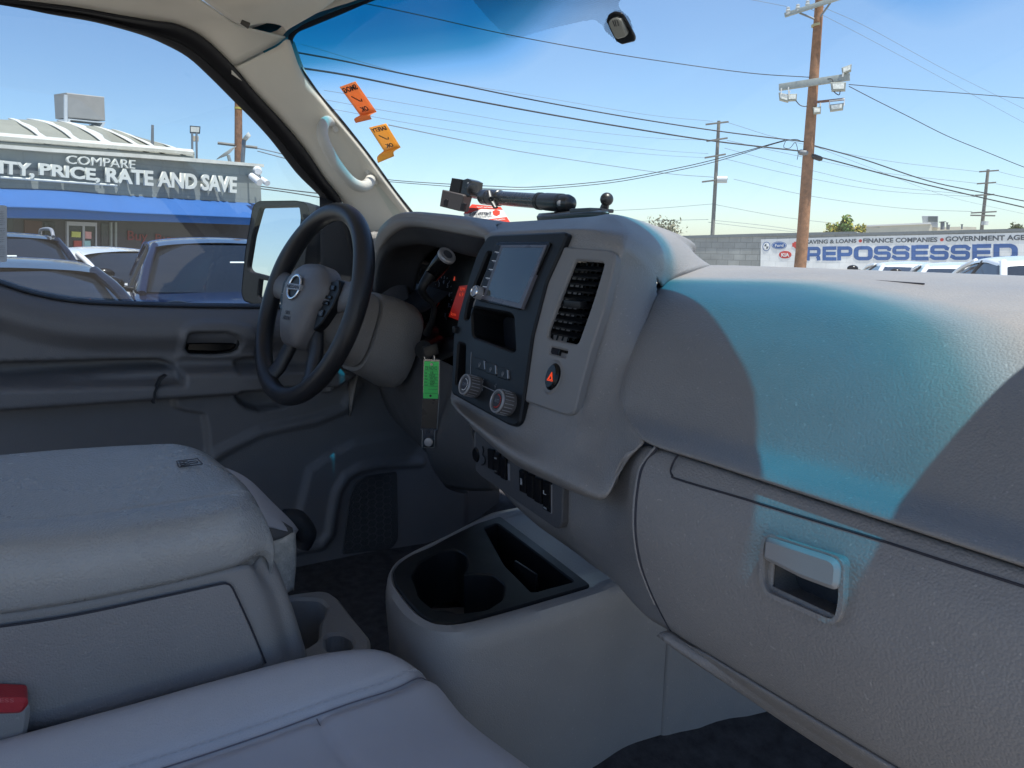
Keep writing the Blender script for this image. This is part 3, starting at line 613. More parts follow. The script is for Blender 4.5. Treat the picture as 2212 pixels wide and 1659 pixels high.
rows = [
 [L3(-.45, 1.06, 1.455), L3(-.38, 1.08, 1.455), L3(-.30, 1.08, 1.455), L3(-.25, 1.08, 1.455), L3(-.20, 1.08, 1.455), L3(-.16, 1.08, 1.452)],
 [L3(-.22, .92, 1.50), L3(-.14, .93, 1.503), L3(-.10, .93, 1.503), L3(-.06, .94, 1.50), PY(1497, 546, .92), PY(1536, 574, .95)],
 [PY(1036, 485, .70), PY(1180, 477, .72), PY(1280, 470, .73), PY(1345, 466, .74), PY(1450, 508, .82), PY(1503, 584, .85)],
 [PY(1036, 497, .63), PY(1218, 490, .615), PY(1320, 490, .625), PY(1372, 500, .645), PY(1432, 545, .70), PY(1454, 603, .76)],
 [pf(1046, 508), pf(1222, 506), pf(1325, 520), PY(1366, 535, .61), PY(1415, 578, .66), PY(1435, 617, .71)],
 [pf(1045, 560), pf(1200, 562), pf(1315, 575), PY(1352, 572, .60), PY(1402, 610, .64), PY(1418, 642, .665)],
 [pf(1015, 640), pf(1175, 640), pf(1292, 655), PY(1322, 645, .58), PY(1378, 670, .615), PY(1399, 686, .63)],
 [pf(1000, 720), pf(1155, 720), pf(1270, 740), PY(1296, 725, .567), PY(1355, 740, .59), PY(1377, 745, .60)],
 [pf(985, 790), pf(1140, 790), pf(1252, 810), PY(1278, 800, .555), PY(1333, 815, .572), PY(1358, 810, .572)],
 [pf(975, 850), pf(1130, 865), pf(1238, 885), PY(1264, 880, .540), PY(1322, 885, .550), PY(1347, 880, .545)],
 [PY(974, 862, .520), PY(1113, 925, .516), PY(1224, 930, .516), PY(1256, 930, .518), PY(1320, 935, .53), PY(1371, 927, .515)],
 [PY(980, 872, .505), PY(1105, 950, .500), PY(1212, 975, .498), PY(1250, 980, .500), PY(1315, 985, .508), PY(1388, 950, .508)],
 [PY(994, 890, .490), PY(1100, 968, .482), PY(1205, 1015, .480), PY(1250, 1032, .478), PY(1310, 1045, .485), PY(1361, 976, .500)],
 [PY(1010, 912, .488), PY(1100, 985, .480), PY(1190, 1030, .478), PY(1250, 1060, .475), PY(1310, 1073, .482), PY(1344, 1000, .500)],
 [PY(1024, 929, .505), PY(1105, 997, .500), PY(1185, 1039, .500), PY(1240, 1063, .498), PY(1300, 1079, .498), PY(1334, 1045, .505)],
 [PY(1028, 930, .54), PY(1108, 1000, .54), PY(1188, 1036, .54), PY(1240, 1055, .54), PY(1298, 1068, .54), PY(1325, 1035, .54)],
]
inn = lambda L, s: [(np.mean([q[0] for q in L])*(1-s)+p[0]*s, np.mean([q[1] for q in L])*(1-s)+p[1]*s) for p in L]
pod = patch('center_pod', rows, DASH, van, k=7, kk=9, cut=[(PF, PF.L([(1075, 530), (1190, 528), (1150, 640), (1125, 760), (1100, 890), (985, 832), (1000, 700)])), (PF, PF.L([(1222, 552), (1310, 556), (1256, 764), (1160, 752), (1190, 650)]))])
RADf = PF
pocket = rnd(PF.L([(1019, 670), (1026, 663), (1100, 677), (1109, 684), (1113, 757), (1108, 759), (1026, 729), (1021, 722)], .01), .005)
slot = rnd(PF.L([(990, 740), (1005, 745), (1003, 835), (984, 829)], .01), .004)
lvent = rnd(PF.L([(1052, 545), (1062, 545), (1012, 690), (1003, 688), (1010, 650)], .01), .003)
radio = plate('radio_bezel', PF, rnd(PF.L(bez_o, .01), .006, 4), BLACK, pod, -.004, .010, holes=[pocket, slot, lvent], bev=.0025, hole_depth=-.05)
plate('storage_pocket', PF, PF.L([(1010, 655), (1125, 670), (1125, 775), (1010, 745)]), DOORD, pod, -.055, -.045, bev=0)
plate('storage_slot', PF, PF.L([(980, 730), (1012, 735), (1010, 845), (980, 835)]), PIANO, pod, -.055, -.03, bev=0)
# head unit
hu = plate('head_unit', PF, rnd(PF.L([(1073, 526), (1078, 523), (1187, 523), (1190, 526), (1126, 666), (1122, 669), (1034, 650), (1033, 645)], .012), .003), PIANO, pod, .0, .0135, bev=.001)
scr = plate('display_screen', PF, rnd(PF.L([(1087, 534), (1176, 534), (1123, 661), (1046, 642)], .014), .002), SCREEN, pod, .0, .0148, bev=.0005)
bm = bmesh.new()
fr_ = PF.L([(1079, 529), (1181, 529), (1126, 667), (1037, 645)], .0145); fi_ = PF.L([(1086, 535), (1174, 535), (1122, 655), (1050, 638)], .0145)
plate('screen_border', PF, fr_, mat('lavender grey screen border', (.10, .10, .12), .3, 0, 1, .03), pod, .01, .0152, holes=[fi_], bev=.0004)
for i in range(6):
    t0 = i/6+.012; t1 = (i+1)/6-.012
    a = lambda t: (1074+(1035-1074)*t, 528+(640-528)*t); b = lambda t: (1085+(1046-1085)*t, 529+(641-529)*t)
    bq = PF.L([a(t0), b(t0), b(t1), a(t1)], .0135)
    plate('radio_button', PF, bq, BLACK, pod, .01, .0155, bev=.0006)
    x, y = b(t1); x2, y2 = a(t1); text('button_line', '-', [PF.at(x2+1, y2-.3, .016), PF.at(x-1, y-.3, .016), PF.at(x-1, y-1.9, .016), PF.at(x2+1, y2-1.9, .016)], WHITEINK, pod, .0002)
def knob(name, px, py, r, L, m, ring, par, h0=.012, fr=PF, ticks=True):
    u, v = fr.uv(px, py, h0+L); o = fr.P(u, v, h0)
    k = turned(name, o, fr.n, [(-.002, r*1.02), (L*.15, r), (L*.85, r*.97), (L, r*.9), (L*1.0, r*.7), (L*.93, r*.66), (L*.93, .0005)], m, par, 40)
    turned('knob_ring', fr.P(u, v, h0+L), fr.n, [(-.0012, r*.99), (.0004, r*.97), (.001, r*.90), (.0, r*.84), (-.003, r*.80)], ring, par, 40, False)
    if ticks:
        bm = bmesh.new()
        for i in range(20):
            a = 2*math.pi*i/20; p = fr.P(u+r*1.0*math.cos(a), v+r*1.0*math.sin(a), 0)
            add_tube(bm, [p+fr.n*(h0+L*.12), p+fr.n*(h0+L*.82)], .0006, 5)
        build('knob_ribs', bm, SILVER, par, False)
    return u, v
GREYK = mat('grey knob plastic', (.09, .085, .085), .35, .1, 900, .04, kind='noise')
for (x, y, r) in ((1003, 830, .0155), (1073, 866, .0165)):
    u, v = knob('control_knob', x, y, r*.94, .018, GREYK, SILVER, pod)
    turned('knob_cap', PF.P(u, v, .012+.0150), PF.n, [(0, r*.64), (.002, r*.60), (.0028, r*.5), (.0028, .0004)], DARKINK, pod, 32)
    bm = bmesh.new()
    for i in range(14):
        a = -1.9+i*.27; add_box(bm, PF.P(u+r*.5*math.cos(a), v+r*.5*math.sin(a), .012+.0180), (.0013, .0004, .0013))
    build('knob_marking', bm, REDINK if x > 1050 else WHITEINK, pod, False)
    text('knob_text', 'AUTO' if x > 1050 else 'OFF', [PF.P(u-r*.3, v-r*.12, .0300), PF.P(u+r*.3, v-r*.12, .030), PF.P(u+r*.3, v+r*.16, .030), PF.P(u-r*.3, v+r*.16, .030)], GREYINK, pod, .0001)
knob('volume_knob', 1024, 629, .0085, .014, SILVER, CHROME, pod, .012)
for i, (x, y) in enumerate(((1036, 785), (1060, 795), (1086, 805))):
    bq = rnd(PF.L([(x-12, y-14), (x+11, y-8), (x+13, y+17), (x-11, y+10)], .011), .002)
    plate('climate_button', PF, bq, BLACK, pod, .004, .0118, bev=.0008)
    plate('button_edge', PF, PF.L([(x+9.6, y-6), (x+11, y-5.6), (x+12, y+13), (x+10.6, y+12.5)], .012), SILVER, pod, .008, .0125, bev=0)
    bm = bmesh.new(); u, v = PF.uv(x, y+2, .012)
    for k in range(8):
        a0, a1 = k*math.pi/4, (k+1)*math.pi/4; add_tube(bm, [PF.P(u+.0028*math.cos(a0), v+.0022*math.sin(a0), .0121), PF.P(u+.0028*math.cos(a1), v+.0022*math.sin(a1), .0121)], .0003, 4)
    for k in (-1, 0, 1): add_tube(bm, [PF.P(u+.0012*k, v-.0038, .0121), PF.P(u+.0012*k+.0005, v+.001, .0121)], .0003, 4)
    build('button_symbol', bm, GREYINK, pod, False)
for a, b in (((1031, 815), (1083, 835)), ((1020, 840), (1065, 858))):
    pass
tube('panel_line', [PF.at(1031, 828, .0104), PF.at(1068, 845, .0104)], .0005, SILVER, pod, 5)
tube('panel_line', [PF.at(1018, 760, .0104), PF.at(1016, 815, .0104)], .0004, SILVER, pod, 5)
for (x, y) in ((1043, 823), (1070, 834), (1042, 840)):
    u, v = PF.uv(x, y, .0104); bm = bmesh.new()
    add_tube(bm, [PF.P(u-.002, v, .0106), PF.P(u+.001, v, .0106), PF.P(u+.001, v-.003, .0106)], .0004, 4); add_tube(bm, [PF.P(u+.001, v+.002, .0106), PF.P(u+.001, v+.003, .0106)], .0006, 5)
    build('airflow_symbol', bm, GREYINK, pod, False)
# louvres of the slim vent left of the screen
bm = bmesh.new()
for i in range(9):
    t = (i+.5)/9; x = 1056-t*48; y = 553+t*130; add_box(bm, PF.at(x, y, .0), (.012, .018, .0016), Matrix.Rotation(.3, 3, 'X'))
build('air_vent', bm, BLACK, pod, False)
box('vent_knob', PF.at(984, 712, .012), (.008, .008, .010), BLACK, pod, bev=.002)
plate('vent_back', PF, PF.L([(1045, 535), (1068, 535), (1015, 700), (995, 700)]), PIANO, pod, -.045, -.03, bev=0)
# passenger side vent panel
vh = rnd(PF.L([(1240, 566), (1246, 562), (1300, 566), (1305, 571), (1303, 582), (1275, 668), (1250, 738), (1244, 743), (1188, 732), (1182, 726), (1184, 712), (1215, 630)], .006), .003)
wh = rnd(PF.L([(1190, 749), (1226, 758), (1222, 772), (1187, 763)], .006), .002)
hz = ell(PF.uv(1194.5, 814, .006), .0125, .0185, 32)
vp = plate('vent_panel', PF, rnd(PF.L(ven_o, .006), .004), TRIM, pod, -.004, .006, holes=[vh, wh], bev=.002, hole_depth=.0015)
bm = bmesh.new()
for i in range(10):
    t = (i+.5)/10; xl = 1240-t*56; yl = 570+t*152; xr = 1303-t*57; yr = 574+t*160
    a = PF.at(xl-7, yl, -.004); b = PF.at(xr+5, yr, -.004); c = (a+b)/2; wd = np.linalg.norm(b-a)
    add_box(bm, c, (wd, .012, .0020), Matrix.Rotation(.30, 3, 'X') )
for i in range(5):
    t = (i+.5)/5; a = PF.at(1240+t*60, 566, -.012); b = PF.at(1184+t*60, 736, -.012); add_tube(bm, [a, b], .0015, 4)
build('air_vent', bm, BLACK, pod, False)
plate('vent_back', PF, PF.L([(1225, 550), (1320, 550), (1260, 765), (1165, 750)]), PIANO, pod, -.045, -.038, bev=0)
box('vent_tab', PF.at(1243, 657, .008), (.030, .012, .009), BLACK, pod, Matrix.Rotation(.1, 3, 'Z'), .002)
tube('vent_wheel', [PF.at(1189, 756, -.006), PF.at(1222, 765, -.006)], .010, BLACK, pod, 20)
bm = bmesh.new(); a = PF.at(1192, 757, -.006); b = PF.at(1219, 764, -.006)
for i in range(15): add_tube(bm, [a+(b-a)*(i+.4)/15, a+(b-a)*(i+.6)/15], .0108, 14)
build('wheel_ribs', bm, DARKINK, pod, False)
hz_o = ell(PF.uv(1194, 815, .006), .0165, .0215, 36)
plate('button_surround', PF, hz_o, TRIM, pod, 0, .0085, bev=.0025)
plate('hazard_button', PF, ell(PF.uv(1195, 814, .008), .0122, .0165, 36), PIANO, pod, 0, .0125, bev=.003)
for r_, w_ in ((.0062, .00045), (.0036, .0004)):
    c = PF.uv(1189, 816, .0128); T3 = [PF.P(c[0]+r_*math.cos(math.pi/2+k*2.0944), c[1]+r_*1.1*math.sin(math.pi/2+k*2.0944), .0128) for k in range(4)]
    bm = bmesh.new()
    for k in range(3): add_tube(bm, [T3[k], T3[k+1]], w_*1.3, 5)
    build('hazard_triangle', bm, mat('red glowing ink', (.8, .08, .02), .5, 0, 1, 0, emit=(1, .08, .02, .25)), pod, False)

# lower centre column and switch panel
rows = [
 [PY(1024, 930, .565), PY(1120, 985, .545), PY(1215, 1035, .535), PY(1262, 1060, .525), PY(1302, 1070, .52), PY(1340, 1010, .515), PY(1385, 965, .515), PY(1419, 968, .513)],
 [PY(1024, 944, .560), PY(1115, 1015, .54), PY(1219, 1055, .53), PY(1262, 1085, .525), PY(1305, 1090, .52), PY(1345, 1040, .51), PY(1368, 1000, .505), PY(1388, 1010, .497)],
 [PY(1024, 965, .557), PY(1110, 1050, .54), PY(1219, 1090, .53), PY(1256, 1110, .527), PY(1298, 1120, .522), PY(1338, 1095, .508), PY(1360, 1060, .498), PY(1380, 1042, .490)],
 [PY(1028, 990, .555), PY(1120, 1085, .54), PY(1218, 1120, .53), PY(1250, 1135, .53), PY(1290, 1150, .525), PY(1330, 1145, .508), PY(1355, 1120, .495), PY(1374, 1100, .484)],
 [PY(1050, 1020, .555), PY(1130, 1105, .545), PY(1215, 1145, .535), PY(1247, 1160, .535), PY(1285, 1180, .53), PY(1330, 1185, .512), PY(1355, 1170, .495), PY(1374, 1152, .480)],
 [PY(1080, 1055, .56), PY(1150, 1125, .55), PY(1220, 1163, .545), PY(1252, 1183, .543), PY(1295, 1210, .537), PY(1340, 1230, .515), PY(1365, 1225, .497), PY(1385, 1213, .481)],
 [PY(1110, 1090, .565), PY(1170, 1142, .56), PY(1232, 1180, .555), PY(1265, 1205, .550), PY(1310, 1240, .545), PY(1355, 1275, .525), PY(1385, 1285, .505), PY(1411, 1287, .487)],
 [PY(1130, 1105, .60), PY(1190, 1155, .58), PY(1245, 1195, .57), PY(1275, 1218, .56), PY(1322, 1252, .555), PY(1370, 1305, .53), PY(1405, 1338, .515), PY(1450, 1364, .500)],
]
low = patch('lower_dash', rows, DASH, van, k=7)
SW = Fr(PY(1029, 930, .545), PY(1218, 1040, .529), PY(1216, 1136, .529))
def SWL(p, h=.006): return SW.L(p, h)
plate('switch_panel', SW, rnd(SWL([(1029, 931), (1206, 1030), (1219, 1045), (1217, 1128), (1210, 1142), (1200, 1140), (1040, 1028), (1029, 1015)]), .004), DASHD, low, -.006, .008, bev=.0015)
def t2(x, y): return ((1700+x/2)/1.8228, (1500+y/2)/1.8228)
for i, q in enumerate([[(437, 530), (482, 545), (484, 705), (440, 690)], [(490, 560), (528, 575), (530, 750), (492, 732)], [(535, 590), (578, 605), (580, 785), (540, 765)],
          [(686, 695), (737, 715), (737, 890), (690, 870)], [(742, 722), (795, 745), (797, 935), (747, 910)], [(803, 758), (856, 778), (858, 975), (806, 950)], [(862, 782), (925, 805), (925, 1045), (866, 1012)]]):
    plate('rocker_switch', SW, rnd(SWL([t2(*p) for p in q], .012), .0015), PIANO, low, 0, .0125 if i != 6 else .011, bev=.0015)
for q in ([(597, 650), (608, 655), (610, 785), (600, 780)], [(928, 815), (942, 820), (940, 1045), (928, 1040)]):
    plate('switch_spacer', SW, SWL([t2(*p) for p in q], .0095), SILVER if 0 else mat('grey metallic strip', (.25, .25, .27), .4, 0, 1, .05), low, 0, .0095, bev=0)
turned('power_socket', SW.at(*t2(390, 575), .0), SW.n, [(0, .011), (.008, .011), (.010, .009)], PIANO, low, 24)
tube('socket_tether', [SW.at(*t2(x, y), .011) for x, y in ((400, 515), (408, 545), (403, 580), (420, 610), (418, 645), (396, 660))], .0012, BLACK, low, 6, 4)
def ttext(s, q, m, par, bold=.0): text('switch_text', s, [SW.at(*t2(*p), .0128) for p in q], m, par, .0001, bold)
ttext('AUX', [(878, 985), (905, 1003), (905, 1013), (878, 995)][::1] if 0 else [(880, 1000), (904, 1015), (904, 1001), (880, 986)], WHITEINK, low)
ttext('ON', [(493, 612), (510, 618), (510, 606), (493, 600)], WHITEINK, low); ttext('OFF', [(493, 712), (510, 720), (510, 708), (493, 700)], GREYINK, low)
ttext('30A', [(697, 815), (712, 822), (712, 770), (697, 764)], WHITEINK, low)
ttext('L', [(878, 888), (900, 898), (900, 870), (878, 860)], WHITEINK, low)

# dark knee panel on the driver side
rows = [[L3(-.80, .66, 1.30), L3(-.6, .66, 1.30), L3(-.4, .64, 1.29), L3(-.25, .62, 1.28), PY(985, 862, .56), PY(1010, 890, .55)],
        [L3(-.80, .68, 1.22), L3(-.6, .64, 1.22), L3(-.42, .62, 1.20), PY(930, 930, .60), PY(985, 930, .565), PY(1020, 945, .56)],
        [L3(-.80, .72, 1.10), L3(-.6, .68, 1.10), L3(-.45, .66, 1.09), PY(930, 1000, .62), PY(985, 1000, .59), PY(1040, 1010, .57)],
        [L3(-.80, .80, 1.02), L3(-.6, .76, 1.01), L3(-.45, .74, 1.00), PY(960, 1050, .68), PY(1010, 1060, .64), PY(1075, 1060, .60)]]
patch('knee_panel', rows, DASHD, low, k=6)

# instrument hood and cluster
oT = [(817, 560), (830, 518), (842, 490), (869.6, 469), (905, 462), (960, 466), (1015, 473), (1056, 483), (1090, 487)]
oB = [(806, 590), (817.4, 537.6), (839, 505), (869.5, 485.5), (905, 484), (960, 492), (1015, 502), (1052, 508), (1085, 512)]
yT = [.70, .68, .665, .655, .65, .645, .64, .64, .665]; yB = [.665, .645, .63, .62, .615, .61, .605, .60, .62]
oI = [(812, 640), (826, 575), (850, 540), (880, 530), (915, 528), (960, 538), (1010, 552), (1035, 556), (1060, 560)]
rows = []
for i in range(9):
    T_ = PY(*oT[i], yT[i]); B_ = PY(*oB[i], yB[i])
    back = np.array([T_[0]*.97, .93, 1.463 + (.035 if 2 <= i else .0)]); bk2 = np.array([T_[0], .8, T_[2]*.4+back[2]*.6+.006])
    rows.append([np.array([back[0], 1.08, 1.455]), back, bk2, T_, T_*.45+B_*.55+np.array([0, -.012, .003]), B_, B_+np.array([.0, .006, -.004])])
hood = patch('instrument_hood', rows, DASH, van, k=6)
rows = []
for i in range(9):
    B_ = PY(*oB[i], yB[i]+.002); I_ = PY(*oI[i], .66)
    rows.append([B_+np.array([0, .0, -.002]), B_*.6+I_*.4+np.array([0, -.004, 0]), I_, I_+np.array([0, .05, .01]), I_+np.array([0, .09, .0])])
patch('hood_lining', rows, mat('dark hood lining', (.045, .046, .052), .6, .3, 600, .05), hood, k=5)
CF = Fr(L3(-.70, .745, 1.28), L3(-.16, .715, 1.28), L3(-.42, .755, 1.45))
clus = plate('instrument_cluster', CF, [CF.uv(*p) for p in ((780, 510), (1060, 520), (1040, 800), (780, 800))], PIANO, hood, -.01, 0, bev=0)
# side wall of the cluster recess
rows = [[PY(806, 590, .665), PY(812, 640, .66), PY(806, 720, .65), PY(800, 780, .64)], [PY(835, 560, .69), PY(845, 640, .69), PY(850, 700, .68), PY(850, 760, .66)], [PY(860, 545, .73), PY(885, 640, .73), PY(890, 700, .73), PY(890, 780, .70)]]
patch('cluster_side_wall', rows, mat('dark cluster wall', (.09, .09, .1), .55, .2, 900, .05, kind='noise'), hood, k=6)
rows = [[PY(880, 790, .64), PY(940, 780, .64), PY(990, 760, .62)], [PY(890, 760, .70), PY(930, 740, .70), PY(1000, 720, .69)]]
patch('cluster_lower_trim', rows, BLACK, hood, k=4)
def gauge(cx, cy, r, nums, a0, a1):
    u, v = CF.uv(cx, cy, .002); bm = bmesh.new()
    for i in range(nums*2-1):
        a = a0+(a1-a0)*i/(nums*2-2); L_ = .006 if i % 2 == 0 else .0035
        add_tube(bm, [CF.P(u+(r-L_)*math.cos(a), v+(r-L_)*math.sin(a), .001), CF.P(u+r*math.cos(a), v+r*math.sin(a), .001)], .0006, 4)
    build('gauge_marks', bm, mat('dim gauge print', (.16, .19, .24), .5, 0, 1, 0), hood, False)
    for i in range(nums):
        a = a0+(a1-a0)*i/(nums-1); q = (u+(r-.012)*math.cos(a), v+(r-.012)*math.sin(a))
        text('gauge_number', str(i), [CF.P(q[0]-.003, q[1]-.0045, .001), CF.P(q[0]+.003, q[1]-.0045, .001), CF.P(q[0]+.003, q[1]+.0045, .001), CF.P(q[0]-.003, q[1]+.0045, .001)], mat('dim gauge print', (.16, .19, .24)), hood, .0002)
    tube('gauge_needle', [CF.P(u, v, .003), CF.P(u+(r-.01)*math.cos(a0), v+(r-.01)*math.sin(a0), .003)], [.0012, .0004], REDINK, hood, 6)
gauge(952, 650, .052, 9, 3.9, -.75); gauge(870, 655, .052, 9, 3.9, -.75)
plate('warning_display', CF, CF.L([(992, 618), (1010, 616), (990, 692), (969, 684)], .003), REDLIT, hood, 0, .003, bev=0)
for s, q in (('RPM', [(994, 628), (1004, 628), (1004, 621), (994, 621)]), ('6.9', [(992, 640), (1001, 640), (1001, 632), (992, 632)]), ('km', [(974, 681), (984, 683), (985, 675), (975, 674)])):
    text('display_text', s, [CF.at(*p, .004) for p in q], mat('bright red segment', (.9, .1, .05), .5, 0, 1, 0, emit=(1, .12, .05, .16)), hood, .0002)
tube('warning_light', [CF.at(981, 606, .001), CF.at(982, 597, .001)], [.002, .0006], mat('bright red segment', (.9, .1, .05)), hood, 6)

# ---- steering wheel
wc = L3(-.519, .451, 1.385); wt, wyw = .3486, .1158
wn = L3(0, -math.cos(wt), math.sin(wt)); wn = L3(wn[0]*math.cos(wyw)-wn[1]*math.sin(wyw), wn[0]*math.sin(wyw)+wn[1]*math.cos(wyw), wn[2])
e1 = np.cross(L3(0, 0, 1), wn); e1 /= np.linalg.norm(e1); e2 = np.cross(wn, e1)
WF = Fr(wc, wc+e1, wc+e2)
WP = lambda u, v, h=0: wc+e1*u+e2*v+wn*h
RW = .1735
bm = bmesh.new(); n1, n2_ = 96, 20; rings = []
for i in range(n1):
    a = 2*math.pi*i/n1; c_ = L3(0, 0, 0)
    grip = 1+.10*math.exp(-((math.sin(a)-.45)/.28)**2)*abs(math.cos(a))
    rings.append([bm.verts.new(WP((RW+.0163*grip*math.cos(b))*math.cos(a), (RW+.0163*grip*math.cos(b))*math.sin(a), .0170*grip*math.sin(b))) for b in np.linspace(0, 2*math.pi, n2_, endpoint=False)])
for i in range(n1):
    for k in range(n2_): bm.faces.new([rings[i-1][k-1], rings[i-1][k], rings[i][k], rings[i][k-1]])
bmesh.ops.recalc_face_normals(bm, faces=bm.faces)
swh = build('steering_wheel', bm, RIMM, van)
# spokes: two at the sides, two downwards
def spoke(name, pts, ws_, th, m):
    rows = []
    for (u, v, h), w in zip(pts, ws_):
        rows.append((u, v, h, w))
    bm = bmesh.new(); rg = []
    for i, (u, v, h, w) in enumerate(rows):
        if i < len(rows)-1: d = np.array(rows[i+1][:2])-np.array(rows[i][:2])
        d = d/np.linalg.norm(d); pn = np.array([-d[1], d[0]])
        rg.append([bm.verts.new(WP(u+pn[0]*w*math.cos(a), v+pn[1]*w*math.cos(a), h+th*math.sin(a))) for a in np.linspace(0, 2*math.pi, 18, endpoint=False)])
    for A_, B_ in zip(rg, rg[1:]):
        for k in range(18): bm.faces.new([A_[k-1], A_[k], B_[k], B_[k-1]])
    bm.faces.new(rg[0]); bm.faces.new(rg[-1]); bmesh.ops.recalc_face_normals(bm, faces=bm.faces); return build(name, bm, m, swh, True, 60)
spoke('spoke', [(.04, .015, -.004), (.08, .018, -.006), (.12, .022, -.006), (.165, .028, 0)], [.036, .032, .026, .028], .012, HUBM)
spoke('spoke', [(-.04, .015, -.004), (-.08, .018, -.006), (-.12, .022, -.006), (-.165, .028, 0)], [.036, .032, .026, .028], .012, HUBM)
spoke('spoke', [(.035, -.04, -.006), (.055, -.085, -.012), (.068, -.125, -.010), (.080, -.155, 0)], [.024, .020, .018, .022], .011, RIMM)
spoke('spoke', [(-.035, -.04, -.006), (-.055, -.085, -.012), (-.068, -.125, -.010), (-.080, -.155, 0)], [.024, .020, .018, .022], .011, RIMM)
# airbag cover: domed pad
ho = rnd([(-.062, .058), (-.03, .070), (.03, .070), (.062, .058), (.085, .036), (.082, .008), (.062, -.02), (.050, -.06), (.030, -.085), (-.030, -.085), (-.050, -.06), (-.062, -.02), (-.082, .008), (-.085, .036)], .02, 4)
bm = bmesh.new(); rg = []
for t in (1.0, 1.0, .97, .9, .75, .5, .25, .02):
    h = {1.0: .012}.get(t, .012+.024*(1-t**2.6)**.55)
    rg.append([bm.verts.new(WP(p[0]*t, p[1]*t-.004*(1-t), h if len(rg) else -.012)) for p in ho])
for A_, B_ in zip(rg, rg[1:]):
    for k in range(len(ho)): bm.faces.new([A_[k-1], A_[k], B_[k], B_[k-1]])
bm.faces.new(rg[-1]); bmesh.ops.recalc_face_normals(bm, faces=bm.faces)
build('airbag_cover', bm, HUBM, swh, True, 50)
bh = .0365
bm = bmesh.new()
EC = (0, .018); n1 = 48
rr_ = [[bm.verts.new(WP(EC[0]+(.0235+.0032*math.cos(b))*math.cos(a), EC[1]+(.0235+.0032*math.cos(b))*math.sin(a)*.92, bh+.001+.0022*math.sin(b))) for b in np.linspace(0, 2*math.pi, 8, endpoint=False)] for a in np.linspace(0, 2*math.pi, n1, endpoint=False)]
for i in range(n1):
    for k in range(8): bm.faces.new([rr_[i-1][k-1], rr_[i-1][k], rr_[i][k], rr_[i][k-1]])
bmesh.ops.recalc_face_normals(bm, faces=bm.faces)
build('badge_ring', bm, CHROME, swh)
WFr = Fr(wc, wc+e1, wc+e2)
sgn = 1
WFr.u, WFr.v, WFr.n, WFr.o = e1, e2, wn, wc
plate('badge_disc', WFr, ell(EC, .0225, .0205, 36), BLACK, swh, .02, bh-.0002, bev=0)
plate('badge_bar', WFr, rnd([(-.0285, .0125), (.0285, .0125), (.0285, .0235), (-.0285, .0235)], .001), SILVER, swh, .02, bh+.0035, bev=.0008)
text('badge_text', 'NISSAN', [WP(-.025, .0145, bh+.0037), WP(.025, .0145, bh+.0037), WP(.025, .0215, bh+.0037), WP(-.025, .0215, bh+.0037)], DARKINK, swh, .0003, .02)
text('airbag_text', 'SRS', [WP(-.010, -.032, bh-.001), WP(.010, -.032, bh-.001), WP(.010, -.025, bh-.001), WP(-.010, -.025, bh-.001)], mat('dim hub lettering', (.07, .07, .08), .5, 0, 1, 0), swh, .0006)
text('airbag_text', 'AIRBAG', [WP(-.015, -.042, bh-.002), WP(.015, -.042, bh-.002), WP(.015, -.035, bh-.002), WP(-.015, -.035, bh-.002)], mat('dim hub lettering', (.07, .07, .08)), swh, .0006)
# control pads on the side spokes
for s in (1, -1):
    plate('spoke_control_pad', WFr, rnd([(s*.070, .040), (s*.108, .046), (s*.118, .028), (s*.110, -.002), (s*.088, -.034), (s*.066, -.05), (s*.062, -.02), (s*.074, .01)], .005), BLACK, swh, -.004, .011, bev=.002)
    for c, sz in (((.094, .030), (.018, .009)), ((.090, .013), (.022, .006)), ((.086, .002), (.022, .006)), ((.080, -.016), (.018, .012))):
        plate('spoke_button', WFr, rnd([(s*c[0]-sz[0]/2, c[1]-sz[1]/2), (s*c[0]+sz[0]/2, c[1]-sz[1]/2), (s*c[0]+sz[0]/2, c[1]+sz[1]/2), (s*c[0]-sz[0]/2, c[1]+sz[1]/2)], .002), PIANO, swh, .009, .014, bev=.001)
    text('button_text', 'MODE' if s > 0 else 'VOL', [WP(s*.080-.006, -.019, .0142), WP(s*.080+.006, -.019, .0142), WP(s*.080+.006, -.014, .0142), WP(s*.080-.006, -.014, .0142)], GREYINK, swh, .0001)
    tube('button_edge', [WP(s*.090-.009, .0075, .0145), WP(s*.090+.009, .0075, .0145)], .0006, SILVER, swh, 6)

# ---- steering column shroud
ax = -wn
def csec(t, rx, rt, rb, off=0):
    pts = []
    for a in np.linspace(0, 2*math.pi, 28, endpoint=False):
        ca, sa = math.cos(a), math.sin(a); p = 3.2
        q = (abs(ca)**p+abs(sa)**p)**(-1/p); x = rx*ca*q; z = (rt if sa > 0 else rb)*sa*q
        pts.append(wc+ax*t+e1*(x+off*0)+e2*(z-.012))
    return pts
def loft(name, secs, m, par, cap=True):
    bm = bmesh.new(); rg = [[bm.verts.new(p) for p in s] for s in secs]
    for A_, B_ in zip(rg, rg[1:]):
        for k in range(len(A_)): bm.faces.new([A_[k-1], A_[k], B_[k], B_[k-1]])
    if cap: bm.faces.new(rg[0]); bm.faces.new(rg[-1])
    bmesh.ops.recalc_face_normals(bm, faces=bm.faces); return build(name, bm, m, par, True, 50)
col_ = loft('steering_column', [csec(.012, .045, .045, .05), csec(.03, .052, .056, .060), csec(.075, .060, .064, .072), csec(.105, .062, .066, .078), csec(.107, .058, .062, .074)], DASH, van)
loft('column_shroud', [csec(.110, .060, .064, .076), csec(.112, .066, .070, .084), csec(.15, .072, .074, .090), csec(.185, .078, .072, .098), csec(.20, .074, .064, .095), csec(.205, .05, .045, .07)], DASH, col_)
loft('column_core', [csec(.10, .045, .05, .05), csec(.26, .045, .05, .05)], BLACK, col_)
